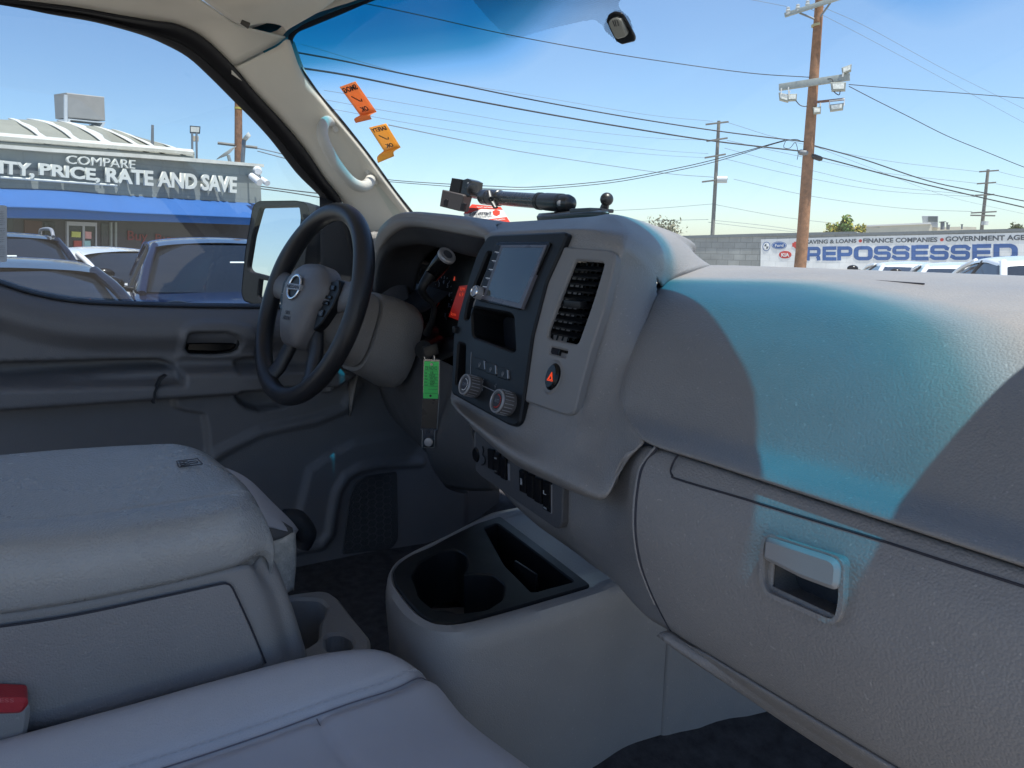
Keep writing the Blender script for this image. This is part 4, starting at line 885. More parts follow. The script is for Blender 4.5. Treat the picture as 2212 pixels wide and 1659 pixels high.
# ignition barrel and key
kc = PX(916, 757, -.415)
tube('ignition_lock', [kc+L3(-.05, .05, 0), kc+L3(.0, .0, 0)], [.022, .018], BLACK, col_, 24)
# gear shifter
gk = PX(966, 551, -.36); gd = gk-np.array(PX(925, 592, -.375)); gd /= np.linalg.norm(gd)
shaft = [PX(922, 722, -.42), PX(934, 690, -.40), PX(936, 660, -.39), PX(918, 640, -.385), PX(912, 622, -.38), PX(930, 592, -.375)]
gs_ = tube('gear_shifter', shaft, [.008, .0055, .0050, .0060, .0080, .0105], BLACK, col_, 14, 6)
ctr = PX(966, 551, -.345); q0 = PX(928, 600, -.395)
axk = (ctr-q0)/np.linalg.norm(ctr-q0); Lk = np.linalg.norm(ctr-q0)
turned('shifter_grip', q0, axk, [(0, .008), (Lk*.15, .0145), (Lk*.6, .0155), (Lk*.93, .0155), (Lk*.97, .0150)], PIANO, col_, 28)
turned('shifter_cap', q0, axk, [(Lk*.93, .0165), (Lk, .0168), (Lk*1.03, .0150), (Lk*1.03, .0120), (Lk*1.015, .0115), (Lk*1.015, .009), (Lk*1.03, .0088), (Lk*1.035, .0004)], SILVER, col_, 32)
ring_ = turned('shifter_button', q0, axk, [(Lk*1.0, .0090), (Lk*1.04, .0086), (Lk*1.045, .0004)], mat('dark button', (.07, .075, .09), .4, 0, 1, .03), col_, 28)
# wiper / lamp stalks
tube('lamp_stalk', [wc+ax*.13-e1*.04, wc+ax*.13-e1*.14+e2*.02], [.008, .006], BLACK, col_, 12)

# ================================================================== centre console with cup holders
CZ = 1.06
KF = Fr(PZ(847, 1234, CZ), PZ(965, 1347, CZ), PZ(1278, 1263, CZ))
KF.u = L3(1, 0, 0); KF.v = L3(0, 1, 0); KF.n = L3(0, 0, 1); KF.o = L3(0, 0, CZ)
rim = rnd(KF.L([(848, 1234), (852, 1260), (878, 1295), (905, 1325), (938, 1344), (966, 1347), (1015, 1338), (1125, 1308), (1278, 1263), (1180, 1188), (1081, 1114), (1030, 1130), (968, 1160), (932, 1180), (886, 1199), (862, 1215)]), .01, 4)
c1 = KF.uv(948, 1252); c2 = KF.uv(1030, 1282)
def holes_console():
    A_ = ell(c1, .047, .047, 28); B_ = ell(c2, .041, .041, 28); return A_, B_
hA = rnd(KF.L([(890, 1245), (905, 1215), (945, 1192), (985, 1186), (1008, 1200), (1012, 1222), (1000, 1242), (1020, 1238), (1062, 1240), (1090, 1262), (1086, 1295), (1050, 1318), (990, 1325), (940, 1318), (905, 1290)]), .008, 4)
tr = rnd(KF.L([(1046, 1140), (1074, 1130), (1240, 1256), (1150, 1280), (1090, 1220)]), .006, 4)
con = plate('cup_holder_tray', KF, rim, BLACK, van, -.012, 0, holes=[hA, tr], bev=.002, hole_depth=-.08)
plate('cup_holder_floor', KF, KF.L([(860, 1210), (1100, 1200), (1110, 1330), (870, 1340)]), DASHD, con, -.085, -.075, bev=0)
plate('tray_floor', KF, KF.L([(1030, 1120), (1090, 1120), (1260, 1260), (1140, 1295)]), PIANO, con, -.075, -.055, bev=0)
plate('cup_step', KF, ell(c1, .035, .035), BLACK, con, -.075, -.06, bev=.003)
box('tray_divider', KF.at(1135, 1262, -.03), (.055, .004, .05), BLACK, con, bev=.001)
# outer body of the console: rounded skirt from rim down to floor
out = rnd(KF.L([(831, 1250), (838, 1285), (866, 1325), (905, 1352), (950, 1365), (1000, 1365), (1060, 1352), (1150, 1325), (1300, 1279)])+[(.134, .68), (.140, .80), (.150, 1.15), (-.19, 1.15)]+KF.L([(1060, 1100), (968, 1150), (900, 1180), (850, 1210)]), .02, 5)
cc = np.mean(np.array(out), 0)
import bisect
def resamp(poly, n, start=None):
    P = np.array(poly+[poly[0]]); d = np.r_[0, np.cumsum(np.linalg.norm(np.diff(P, axis=0), axis=1))]; s = np.linspace(0, d[-1], n, endpoint=False)
    return np.stack([np.interp(s, d, P[:, 0]), np.interp(s, d, P[:, 1])], 1)
ro = resamp(out, 160); ri = resamp(rim, 160)
ri = np.array([ri[np.argmin(((ri-p)**2).sum(1))] for p in ro])
def kk_(P, z, sx=1, dx=0): return [L3(cc[0]+(p[0]-cc[0])*sx+dx, cc[1]+(p[1]-cc[1])*sx, z) for p in P]
secs = [[L3(*p, CZ-.004) for p in ri], [L3(*p, CZ+.0005) for p in ri*.7+ro*.3], [L3(*p, CZ-.003) for p in ri*.2+ro*.8], kk_(ro, CZ-.014, 1.0), kk_(ro, CZ-.03, 1.003), kk_(ro, CZ-.08, .985), kk_(ro, CZ-.16, .965), kk_(ro, CZ-.20, .96), kk_(ro, .72, .94)]
loft('console_body', secs, BIN, con, False)
# extension of the console side towards the glove box, with its seam
rows = []
for t in np.linspace(0, 1, 6):
    z = 1.05-t*.33
    rows.append([L3(.130-.010*t, .733, z), L3(.1415-.009*t, .737, z), L3(.147-.009*t, .78, z), L3(.168-.009*t, .88, z), L3(.26, 1.05, z), L3(.40, 1.2, z)])
rows.insert(0, [p+L3(-.03, 0, .01) for p in rows[0]])
patch('tunnel_side', rows, BIN, con, k=5)
tube('tunnel_seam', [L3(.139, .735, 1.045), L3(.136, .735, .95), L3(.131, .735, .76)], .0012, DARKINK, con, 6)

# ================================================================== armrest bin between the seats
B = lambda x, y, X_: PX(x, y, X_)
rows = [
 [B(-80, 1012, -.20), B(150, 992, -.20), B(340, 978, -.20), B(400, 984, -.20), B(432, 998, -.20)],
 [B(-80, 990, -.19), B(150, 970, -.19), B(340, 959.5, -.19), B(395, 962, -.19), B(440, 978, -.188)],
 [B(-80, 1020, -.13), B(150, 1003, -.13), B(350, 985, -.13), B(430, 985, -.13), B(476, 1003, -.13)],
 [B(-80, 1078, -.05), B(150, 1062, -.05), B(350, 1040, -.05), B(460, 1030, -.05), B(512, 1035, -.05)],
 [B(-80, 1122, .005), B(150, 1106, .005), B(350, 1080, .005), B(475, 1060, .005), B(528, 1056, .005)],
 [B(-80, 1134, .018), B(150, 1118, .018), B(350, 1092, .018), B(482, 1070, .018), B(535, 1066, .016)],
 [B(-80, 1150, .045), B(150, 1134, .045), B(350, 1106, .045), B(490, 1084, .045), B(545, 1086, .04)],
 [B(-80, 1190, .075), B(150, 1172, .075), B(355, 1140, .075), B(498, 1112, .073), B(560, 1116, .06)],
 [B(-80, 1260, .088), B(150, 1232, .088), B(360, 1194, .088), B(505, 1160, .086), B(573, 1160, .07)],
 [B(-80, 1325, .085), B(150, 1292, .085), B(360, 1250, .085), B(505, 1213, .083), B(569, 1186, .07)],
 [B(-80, 1338, .075), B(150, 1304, .075), B(360, 1262, .075), B(500, 1226, .073), B(560, 1200, .06)],
]
ends = []
for r in rows:
    e = r[-1]; r.append(e+L3(-.010, .012, -.018)); r.append(e+L3(-.03, .012, -.05))
arm = patch('armrest_bin', [], None) if 0 else None
binr = [
 [B(-80, 1330, .072), B(150, 1297, .072), B(360, 1255, .072), B(480, 1228, .071), B(535, 1220, .066), B(550, 1218, .05), L3(.02, .215, 1.165), L3(-.15, .215, 1.165)],
 [B(-80, 1450, .074), B(150, 1420, .074), B(360, 1370, .074), B(510, 1325, .073), B(565, 1295, .068), B(590, 1285, .05), L3(.02, .235, 1.11), L3(-.15, .235, 1.11)],
 [B(-80, 1600, .076), B(150, 1560, .076), B(370, 1500, .076), B(540, 1450, .075), B(595, 1420, .070), B(622, 1405, .052), L3(.02, .255, 1.03), L3(-.15, .255, 1.03)],
 [B(-80, 1800, .078), B(150, 1750, .078), B(390, 1680, .078), B(560, 1620, .077), B(620, 1590, .072), B(650, 1570, .054), L3(.02, .275, .93), L3(-.15, .275, .93)],
]
abin = patch('armrest_bin', binr, BIN, van, k=6)
patch('armrest_lid', rows, LID, abin, k=7)
patch('bin_door', [[B(-80, 1366, .0755), B(150, 1332, .0755), B(360, 1288, .0755), B(470, 1265, .0753), B(494, 1263, .075)], [B(-80, 1372, .0775), B(150, 1338, .0775), B(360, 1294, .0775), B(470, 1271, .0775), B(500, 1267, .077)],
                  [B(-80, 1460, .0785), B(150, 1430, .0785), B(370, 1380, .0785), B(500, 1345, .0780), B(528, 1330, .0775)], [B(-80, 1600, .080), B(150, 1565, .080), B(380, 1505, .080), B(540, 1460, .079), B(574, 1432, .078)]], mat('grained bin door plastic', (.235, .228, .23), .42, .45, 520, .05, dust=.3), abin, k=6, thick=.0015)
tube('bin_door_gap', [B(-80, 1365, .0772), B(150, 1331, .0772), B(360, 1287, .0772), B(470, 1263, .077), B(490, 1261, .077), B(501, 1268, .077), B(512, 1290, .077), B(540, 1350, .077), B(574, 1432, .0785)], .0011, DARKINK, abin, 6, 6)
LF = Fr(B(385, 1022, -.09), B(435, 1012, -.09), B(390, 1000, -.115))
icon = text('lid_icon', '[ =E ]', [LF.at(388, 1023, .003), LF.at(440, 1014, .003), LF.at(426, 1004, .003), LF.at(383, 1009, .003)], DARKINK, abin, .0003) if 0 else None
bm = bmesh.new(); ic = LF.L([(388, 1022), (439, 1015), (428, 1003.5), (383, 1009)], .0)
def icp(s, t, h=.008): a = np.array(ic[0])*(1-s)*(1-t)+np.array(ic[1])*s*(1-t)+np.array(ic[2])*s*t+np.array(ic[3])*(1-s)*t; return LF.P(a[0], a[1], h)
for a, b in (((0, 0), (1, 0)), ((1, 0), (1, 1)), ((1, 1), (0, 1)), ((0, 1), (0, 0)), ((.12, .2), (.5, .2)), ((.12, .5), (.5, .5)), ((.12, .8), (.5, .8)), ((.12, .1), (.12, .9)), ((.5, .35), (.85, .35)), ((.5, .65), (.85, .65)), ((.85, .65), (.9, .5)), ((.9, .5), (.85, .35)), ((.3, .2), (.3, .8))):
    add_tube(bm, [icp(*a), icp(*b)], .0006, 5)
build('lid_icon', bm, DARKINK, abin, False)
plate('lid_latch', Fr(B(462, 1012, -.12), B(490, 1040, -.10), B(470, 1005, -.13)), [(0, 0), (.03, 0), (.03, .012), (0, .012)], BIN, abin, -.004, .003, bev=.002)
# front cup holder of the bin
TZ = .985
QF = Fr(L3(0, 0, TZ), L3(1, 0, TZ), L3(0, 1, TZ)); QF.u = L3(1, 0, 0); QF.v = L3(0, 1, 0); QF.n = L3(0, 0, 1); QF.o = L3(0, 0, TZ)
qo = rnd(QF.L([(560, 1300), (592, 1290), (640, 1281), (690, 1275), (712, 1278), (730, 1290), (760, 1330), (800, 1378), (800, 1420), (700, 1460), (600, 1430)]), .012, 4)
qh = rnd(QF.L([(586, 1302), (640, 1292), (690, 1294), (708, 1310), (700, 1330), (690, 1345), (688, 1380), (660, 1400), (630, 1405), (612, 1390), (600, 1350)]), .008, 4)
qh2 = rnd(QF.L([(702, 1376), (715, 1368), (740, 1368), (758, 1378), (765, 1395), (740, 1410), (706, 1405)]), .006, 4)
rcup = plate('rear_cup_holder', QF, qo, BIN, van, -.10, 0, holes=[qh, qh2], bev=.004, hole_depth=-.09)
plate('cup_floor', QF, qo, DASHD, rcup, -.10, -.08, bev=0)

# ================================================================== seats
def seat(name, x0, x1, y0, y1, z0, par, mA, mB, flip=1):
    nx, ny = 90, 90; V = []; xs = np.linspace(0, 1, nx); ysn = np.linspace(0, 1, ny)
    Wd = x1-x0; Ln = y1-y0
    X_, Y_ = np.meshgrid(xs, ysn, indexing='ij'); H = np.zeros_like(X_)
    ux = X_*Wd; y1x = np.interp(x0+ux, [.055, .075, .10, .16, .25, .33, .45, .6], [.27, .315, .35, .382, .398, .412, .412, .38]); Ln = y1x-y0; uy = (1-Y_)*Ln
    def ed(d, r): t = np.clip(d/r, 0, 1); return np.sqrt(1-(1-t)**2)
    bol = .120
    H = .055*np.exp(-((ux-.055)/.062)**2)*(1) + .055*np.exp(-((Wd-ux-.055)/.062)**2)
    H *= .6+.4*smooth(uy/.25)
    H -= .07*(1-ed(ux+.004, .07)) + .07*(1-ed(Wd-ux+.004, .07)) + .085*(1-ed(uy+.002, .065))
    H += .012*np.exp(-((uy-.10)/.09)**2)
    # seams: along the bolster and one across
    sx = .118 - .055*np.exp(-(uy/.09)**2)*0 ; 
    s1 = np.abs(ux-(.112-.03*np.exp(-(uy/.05)**2))); s2 = np.abs(Wd-ux-.112)
    s3 = np.where(ux > .11, np.abs(uy-(.165+.04*(ux-.11))), 1)
    s1 = np.minimum(s1, s2)
    H -= .009*np.exp(-(s1/.007)**2) + .006*np.exp(-(s3/.005)**2)
    verts = np.stack([x0+ux, y1x-uy, z0+H], -1)
    # skirt
    me = bpy.data.meshes.new(name); base = verts.reshape(-1, 3).tolist(); F = [(i*ny+j, (i+1)*ny+j, (i+1)*ny+j+1, i*ny+j+1) for i in range(nx-1) for j in range(ny-1)]
    ringi = [i*ny+0 for i in range(nx)]+[(nx-1)*ny+j for j in range(1, ny)]+[i*ny+ny-1 for i in range(nx-2, -1, -1)]+[j for j in range(ny-2, 0, -1)]
    off = len(base); 
    for k, (dz, sc) in enumerate(((-.03, 1.0), (-.09, .985))):
        for q in ringi: p = base[q]; base.append([(p[0]-(x0+x1)/2)*sc+(x0+x1)/2, (p[1]-(y0+y1)/2)*sc+(y0+y1)/2, z0-.11+dz+.04])
    n = len(ringi)
    for a in range(n): b = (a+1) % n; F.append((ringi[a], ringi[b], off+b, off+a)); F.append((off+a, off+b, off+n+b, off+n+a))
    me.from_pydata(base, [], F); me.update()
    o = link(name, me, [mA, mB], par)
    mi = np.zeros(len(F), int); cx = ux[:-1, :-1].reshape(-1); cy = uy[:-1, :-1].reshape(-1)
    mm = (cx > (.112-.03*np.exp(-(cy/.05)**2))) & (Wd-cx > .112); mi[:len(mm)] = mm
    me.polygons.foreach_set('material_index', mi.tolist()); return o
seatp = seat('passenger_seat', .062, .60, -.22, .405, 1.008, van, LEATH, LEATH2)
def seat_pt(ux, uy, h=.0015):
    x = .062+ux; yf = float(np.interp(x, [.055, .075, .10, .16, .25, .33, .45, .6], [.27, .315, .35, .382, .398, .412, .412, .38])); Wd = .538
    e_ = lambda d, r: math.sqrt(max(0, 1-(1-min(1, max(0, d/r)))**2))
    H = (.055*math.exp(-((ux-.055)/.062)**2)+.055*math.exp(-((Wd-ux-.055)/.062)**2))*(.6+.4*float(smooth(uy/.25)))-.07*(1-e_(ux+.004, .07))-.07*(1-e_(Wd-ux+.004, .07))-.085*(1-e_(uy+.002, .065))+.012*math.exp(-((uy-.10)/.09)**2)-.007
    return L3(x, yf-uy, 1.008+H+h)
STM = mat('pale seam thread', (.42, .42, .45), .8, 0, 1, 0); SGM = mat('dark seam fold', (.14, .14, .17), .9, 0, 1, 0)
tube('side_seam', [seat_pt(.112-.03*math.exp(-(u/.05)**2), u) for u in np.linspace(.004, .6, 60)], .0007, SGM, seatp, 6)
tube('cross_seam', [seat_pt(u, .165+.04*(u-.11), .0005) for u in np.linspace(.114, .42, 40)], .0007, SGM, seatp, 6)
bms = bmesh.new()
for i in range(70):
    u = .012+i*.0085; k_ = .112-.03*math.exp(-(u/.05)**2)-.006; add_tube(bms, [seat_pt(k_, u, .0055), seat_pt(k_, u+.0055, .0055)], .0006, 4)
build('stitching', bms, STM, seatp, False)
bmx = bmesh.new(); add_box(bmx, (.34, .08, .86), (.46, .5, .16)); build('seat_base', bmx, DOORD, seatp)
rows = [[L3(x, y, z) for x, z in ((.08, 1.0), (.2, 1.0), (.34, 1.0), (.48, 1.0), (.6, 1.0))] for y, z in ((-.24, 0), (-.25, 0))]
rows = [[L3(x, -.26-.10*t, .98+.62*t) for x in (.08, .2, .34, .48, .60)] for t in (0, .33, .66, 1)]
patch('seat_back', rows, LEATH, seatp, k=4, thick=.1)
# seam cord of the passenger seat
drv = None
bmx = bmesh.new()
rows = [
 [PX(468, 1010, -.24), PX(500, 1020, -.24), PX(540, 1045, -.24), PX(585, 1090, -.24), PX(625, 1130, -.24), PX(640, 1150, -.24)],
 [PX(440, 1060, -.21), PX(480, 1050, -.205), PX(520, 1060, -.20), PX(565, 1095, -.195), PX(600, 1120, -.195), PX(628, 1148, -.195)],
 [PX(430, 1150, -.205), PX(480, 1150, -.195), PX(520, 1145, -.19), PX(555, 1140, -.185), PX(585, 1140, -.185), PX(618, 1150, -.185)]]
dseat = patch('driver_seat', [[p+L3(-.40, 0, -.16) for p in rows[0]], [p+L3(-.10, 0, -.06) for p in rows[0]]]+rows, LEATH2, van, k=5)
patch('seat_side_cover', [[PX(515, 1150, -.20), PX(545, 1128, -.195), PX(565, 1119, -.19), PX(600, 1122, -.19), PX(632, 1140, -.19)], [PX(515, 1190, -.185), PX(550, 1185, -.182), PX(580, 1172, -.180), PX(610, 1162, -.180), PX(634, 1152, -.182)]], DASHD, dseat, k=5)
patch('seat_felt_side', [[PX(500, 1185, -.183), PX(545, 1187, -.180), PX(575, 1175, -.178), PX(610, 1163, -.178), PX(634, 1151, -.180), PX(639, 1152, -.20)], [PX(500, 1250, -.181), PX(550, 1250, -.178), PX(575, 1240, -.176), PX(610, 1230, -.176), PX(637, 1215, -.178), PX(640, 1215, -.20)], [PX(500, 1320, -.180), PX(555, 1318, -.176), PX(580, 1305, -.176), PX(605, 1290, -.176), PX(632, 1275, -.178), PX(635, 1275, -.20)]], FELT, dseat, k=5)
# dark recliner lever behind the seat corner
tube('seat_lever', [PX(610, 1115, -.30), PX(640, 1125, -.30), PX(660, 1155, -.30), PX(655, 1185, -.30)], [.012, .018, .018, .010], DOORD, dseat, 14, 4)
# seat belt buckle at lower left
bk = Fr(PX(0, 1700, .085), PX(60, 1700, .085), PX(0, 1500, .085))
bq = plate('seat_belt_buckle', bk, rnd(bk.L([(-60, 1800), (20, 1800), (64, 1552), (66, 1528), (58, 1522), (-60, 1508)], .02), .003), BIN, van, -.004, .022, bev=.004)
plate('buckle_button', bk, rnd(bk.L([(-60, 1544), (46, 1540), (62, 1520), (58, 1507), (-60, 1503)], .022), .003), mat('red buckle plastic', (.42, .03, .04), .4, .15, 600, .05), bq, -.002, .025, bev=.003)
text('buckle_text', 'PRESS', [bk.at(-28, 1517, .0255), bk.at(30, 1517, .0255), bk.at(30, 1509, .0255), bk.at(-28, 1509, .0255)], mat('worn buckle lettering', (.6, .15, .15), .5, 0, 1, 0), bq, .0002)
# door sill, pedal
box('brake_pedal', PY(915, 1045, .82), (.06, .02, .04), RUBBER, van, Matrix.Rotation(.5, 3, 'X'), .004)
tube('pedal_arm', [PY(915, 1040, .84), PY(930, 980, .92)], .006, BLACK, van, 8)

# ================================================================== loose things in the van
def mirrored(q): return [q[1], q[0], q[3], q[2]]
def ws_sheet(name, rows, m, label, cat, group=None):
    pts = [[G(x, y, -.006) for x, y in r] for r in rows]
    return pts
def sticker(label, q, flap, col, word, colname):
    """q: BL, BR, TR, TL pixels of the flat part; flap: lower edge of the curled end"""
    root = tag(empty('inspection_sticker', G(*q[0], -.006)), label, 'sticker', 'orange inspection stickers on the windshield'); lo = np.array(root.location)
    m = mat(colname, col, .55, 0, 1, .03); m.node_tree.nodes['Principled BSDF'].inputs['Transmission Weight'].default_value = 0
    nt = m.node_tree
    if not any(n.type == 'BSDF_TRANSLUCENT' for n in nt.nodes):
        t = nt.nodes.new('ShaderNodeBsdfTranslucent'); t.inputs[0].default_value = (*col, 1); mx = nt.nodes.new('ShaderNodeMixShader'); mx.inputs[0].default_value = .55
        nt.links.new(nt.nodes['Principled BSDF'].outputs[0], mx.inputs[1]); nt.links.new(t.outputs[0], mx.inputs[2]); nt.links.new(mx.outputs[0], nt.nodes['Material Output'].inputs[0])
    Q = [G(*p, -.005) for p in q]
    rows = [[Q[3], (Q[3]+Q[2])/2, Q[2]], [(Q[3]+Q[0])/2, (Q[3]+Q[2]+Q[0]+Q[1])/4, (Q[2]+Q[1])/2], [Q[0], (Q[0]+Q[1])/2, Q[1]]]
    s = patch('paper', rows, m, None, k=3, thick=.0005); s.parent = root; s.location = -lo
    Fp = [G(*p, -.005)+L3(.004, -.012, .0) for p in flap]
    f = patch('curled_flap', [[Q[0], (Q[0]+Q[1])/2, Q[1]], [Q[0]*.5+Fp[0]*.5+L3(0, -.008, 0), (Q[0]+Q[1]+Fp[0]+Fp[1])/4+L3(0, -.010, .002), Q[1]*.5+Fp[1]*.5+L3(0, -.008, 0)], [Fp[0], (Fp[0]+Fp[1])/2, Fp[1]]], m, None, k=3, thick=.0005); f.parent = root; f.location = -lo
    def W_(a, b, h=0): return Q[0]*(1-a)*(1-b)+Q[1]*a*(1-b)+Q[2]*a*b+Q[3]*(1-a)*b+L3(0, -.0012-h, 0)
    ink = mat('black sticker ink', (.03, .02, .015), .6, 0, 1, 0)
    for wd, y0_, y1_, a0, a1 in ((word, .76, .93, .08, .92), ('OK', .08, .24, .28, .72)):
        t = text('word', wd, [W_(a1, y0_), W_(a0, y0_), W_(a0, y1_), W_(a1, y1_)], ink, None, .0003, .04); t.parent = root; t.location = -lo
    t = tube('check_mark', [W_(.28, .62), W_(.55, .42), W_(.66, .40), W_(.70, .47)], .0011, ink, None, 6); t.parent = root; t.location = -lo
    return root
T3_ = lambda x, y: (493.7+x/3.6456, y/3.6456)
sticker('orange sticker reading SMOG OK, seen from behind, upper of the two on the windshield', [T3_(1035, 908), T3_(1165, 880), T3_(998, 640), T3_(873, 685)], [T3_(1040, 975), T3_(1165, 945)], (1.0, .42, .15), 'SMOG', 'orange sticker paper')
sticker('yellow orange sticker reading SAFETY OK, seen from behind, lower of the two on the windshield', [T3_(1222, 1188), T3_(1355, 1160), T3_(1240, 972), T3_(1105, 1005)], [T3_(1212, 1288), T3_(1340, 1235)], (1.0, .60, .14), 'SAFETY', 'amber sticker paper')

# red and white card leaning on the windshield
cq = [PY(1013, 484, .80), PY(1102, 478, .84), PY(1082, 447, .865), PY(1014, 440, .825)]
cf = Fr(cq[0], cq[1], cq[3])
card = plate('leaning_card', cf, [cf.uv(x, y) for x, y in ((1012, 486), (1107, 486), (1082, 447), (1020, 441), (1001, 462))], mat('white card', (.78, .77, .75), .5, 0, 1, .02), None, -.0008, 0, bev=0)
tag(card, 'red and white printed card leaning behind the phone mount on the dashboard', 'card')
def cpl(name, pts, m, h=.0006): o = plate(name, cf, [cf.uv(x, y) for x, y in pts], m, card, h-.0004, h, bev=0); return o
CR = mat('red card print', (.75, .07, .04), .5, 0, 1, .02)
cpl('red_band', [(1002, 461), (1020, 441.5), (1082, 447.5), (1086, 453), (1040, 451), (1010, 462)], CR)
cpl('red_band', [(1016, 479), (1095, 469), (1104, 483), (1104, 486), (1020, 486)], CR)
cpl('red_logo', [(1064, 457), (1071, 453), (1080, 456), (1080, 463), (1073, 467), (1066, 464)], CR)
def ctx(s, q, m): text('card_text', s, mirrored([cf.at(x, y, .0012) for x, y in q]), m, card, .0002, .02)
ctx('THEFTPATROL', [(1014, 466), (1063, 464), (1062, 457), (1010, 459)][::1], mat('dark card print', (.06, .06, .08), .5, 0, 1, 0))
ctx('STOLEN VEHICLE RECOVERY SYSTEM', [(1016, 470), (1063, 467.5), (1062.5, 465.5), (1015, 467.5)], GREYINK)
ctx('CUSTOMER SUPPORT MEXICO, CANADA & USA', [(1040, 482), (1092, 475), (1090, 472), (1038, 478)], mat('white card', (.78, .77, .75)))
ctx('Securing Your', [(1030, 449.5), (1068, 450.5), (1067, 446.5), (1029, 445.5)], mat('white card', (.78, .77, .75)))

# phone mount on the dash top
base0 = PY(1240, 466, .80)
mt = tag(empty('phone_mount', base0), 'black carbon fibre phone mount arm with clamp and ball joint standing on the dashboard', 'phone mount'); mo = np.array(mt.location)
def mk(o): o.parent = mt; o.location = -mo; return o
def M_(x, y, yy=.80): return PY(x, y, yy)
mk(patch('base_plate', [[M_(1159, 468, .76), M_(1200, 464, .755), M_(1260, 459, .75), M_(1316, 459, .75)], [M_(1164, 461, .80), M_(1200, 458, .80), M_(1262, 452, .80), M_(1306, 450, .80)], [M_(1164, 462, .85), M_(1200, 459, .85), M_(1260, 453, .85), M_(1304, 452, .85)]], MATTBLK, None, k=3, thick=.008))
mk(box('base_clamp', M_(1268, 457, .775), (.055, .03, .010), MATTBLK, None, None, .003))
a0 = M_(1042, 425, .80); a1 = M_(1222, 439, .80); ad = (a1-a0)/np.linalg.norm(a1-a0); La = np.linalg.norm(a1-a0)
Rm = .0133
mk(turned('arm_collar', a0, ad, [(-.004, .006), (0, 0.0124), (.004, 0.0147), (.028, 0.0151), (.029, 0.0136), (.031, 0.0136), (.032, 0.0151), (La*.235, 0.0151), (La*.24, 0.0136)], MATTBLK, None, 32))
mk(turned('arm_tube', a0, ad, [(La*.23, Rm), (La*.72, Rm)], CARBON, None, 32))
pr_ = [(La*.70, 0.0139)]
for i in range(3): pr_ += [(La*.71+i*.0034, 0.0153), (La*.71+i*.0034+.0022, 0.0153), (La*.71+i*.0034+.0024, 0.0140), (La*.71+i*.0034+.0032, 0.0140)]
pr_ += [(La*.80, 0.0153), (La*.93, 0.0156)]
for i in range(3): pr_ += [(La*.94+i*.003, 0.0156), (La*.94+i*.003+.0018, 0.0156), (La*.94+i*.003+.002, 0.0146), (La*.94+i*.003+.0028, 0.0146)]
pr_ += [(La*1.02, 0.0149), (La*1.05, 0.0124), (La*1.065, .006), (La*1.07, .0005)]
mk(turned('arm_end', a0, ad, pr_, MATTBLK, None, 32))
c = M_(1209, 439, .786); dv = CAM-c; dv /= np.linalg.norm(dv)
mk(turned('end_screw', c-dv*.002, dv, [(0, .0048), (.004, .0046), (.005, .003), (.005, .0003)], SILVER, None, 20))
mk(tube('arm_post', [M_(1206, 446, .80), M_(1207, 458, .80)], [.006, .008], MATTBLK, None, 14))
mk(tube('clamp_stem', [M_(1018, 415, .80), M_(1044, 425, .80)], .0038, MATTBLK, None, 14))
# wing lever
mk(tube('wing_lever', [M_(1057, 413, .785), M_(1061, 430, .782), M_(1071, 449, .782)], [.005, .0068, .005], MATTBLK, None, 14, 5, .45))
mk(turned('lever_screw', M_(1061, 430, .780), dv, [(0, .0048), (.004, .0046), (.0045, .002), (.003, .0003)], BLACK, None, 18))
# clamp: black jaws above, grey brown pad below
cl = Fr(M_(972, 421, .78), M_(1022, 421, .80), M_(980, 383, .785))
mk(plate('clamp_jaw', cl, cl.L([(974, 414), (980, 385), (1000, 388), (995, 419)]), RUBBER, None, -.03, .006, bev=.001))
mk(plate('clamp_jaw', cl, cl.L([(997, 420), (1003, 389), (1012, 386), (1022, 391), (1018, 424), (1008, 426)]), MATTBLK, None, -.03, .004, bev=.001))
mk(turned('clamp_disc', M_(1020, 408, .80), (M_(1060, 420, .80)-M_(1010, 405, .80))/np.linalg.norm(M_(1060, 420, .80)-M_(1010, 405, .80)), [(-.002, .012), (.004, .012), (.005, .010)], MATTBLK, None, 28))
mk(plate('clamp_pad', cl, cl.L([(964, 411), (1008, 421), (1011, 425), (1003, 455), (998, 457), (958, 447)]), BROWNM, None, -.012, .012, bev=.002))
for q in ([(959, 433), (965, 429), (969, 432), (966, 447), (959, 446)], [(994, 454), (997, 440), (1003, 438), (1006, 440), (1002, 456)]):
    mk(plate('pad_slot', cl, cl.L(q, .012), RUBBER, None, .008, .0135, bev=.0008))
mk(turned('clamp_pin', cl.at(1012, 396, .003), cl.n, [(0, .0022), (.0022, .0020), (.0025, .0003)], SILVER, None, 16))
# ball post
bc = M_(1310.6, 430.5, .80); bm = bmesh.new(); bmesh.ops.create_uvsphere(bm, u_segments=28, v_segments=16, radius=.0105)
for v in bm.verts: v.co += Vector(bc)
mk(build('ball_head', bm, MATTBLK, None)); mk(tube('ball_post', [M_(1303, 458, .80), M_(1309, 438, .80)], [.0078, .0058], MATTBLK, None, 18))
mk(box('ball_foot', M_(1300, 456, .79), (.030, .025, .006), MATTBLK, None, None, .002))

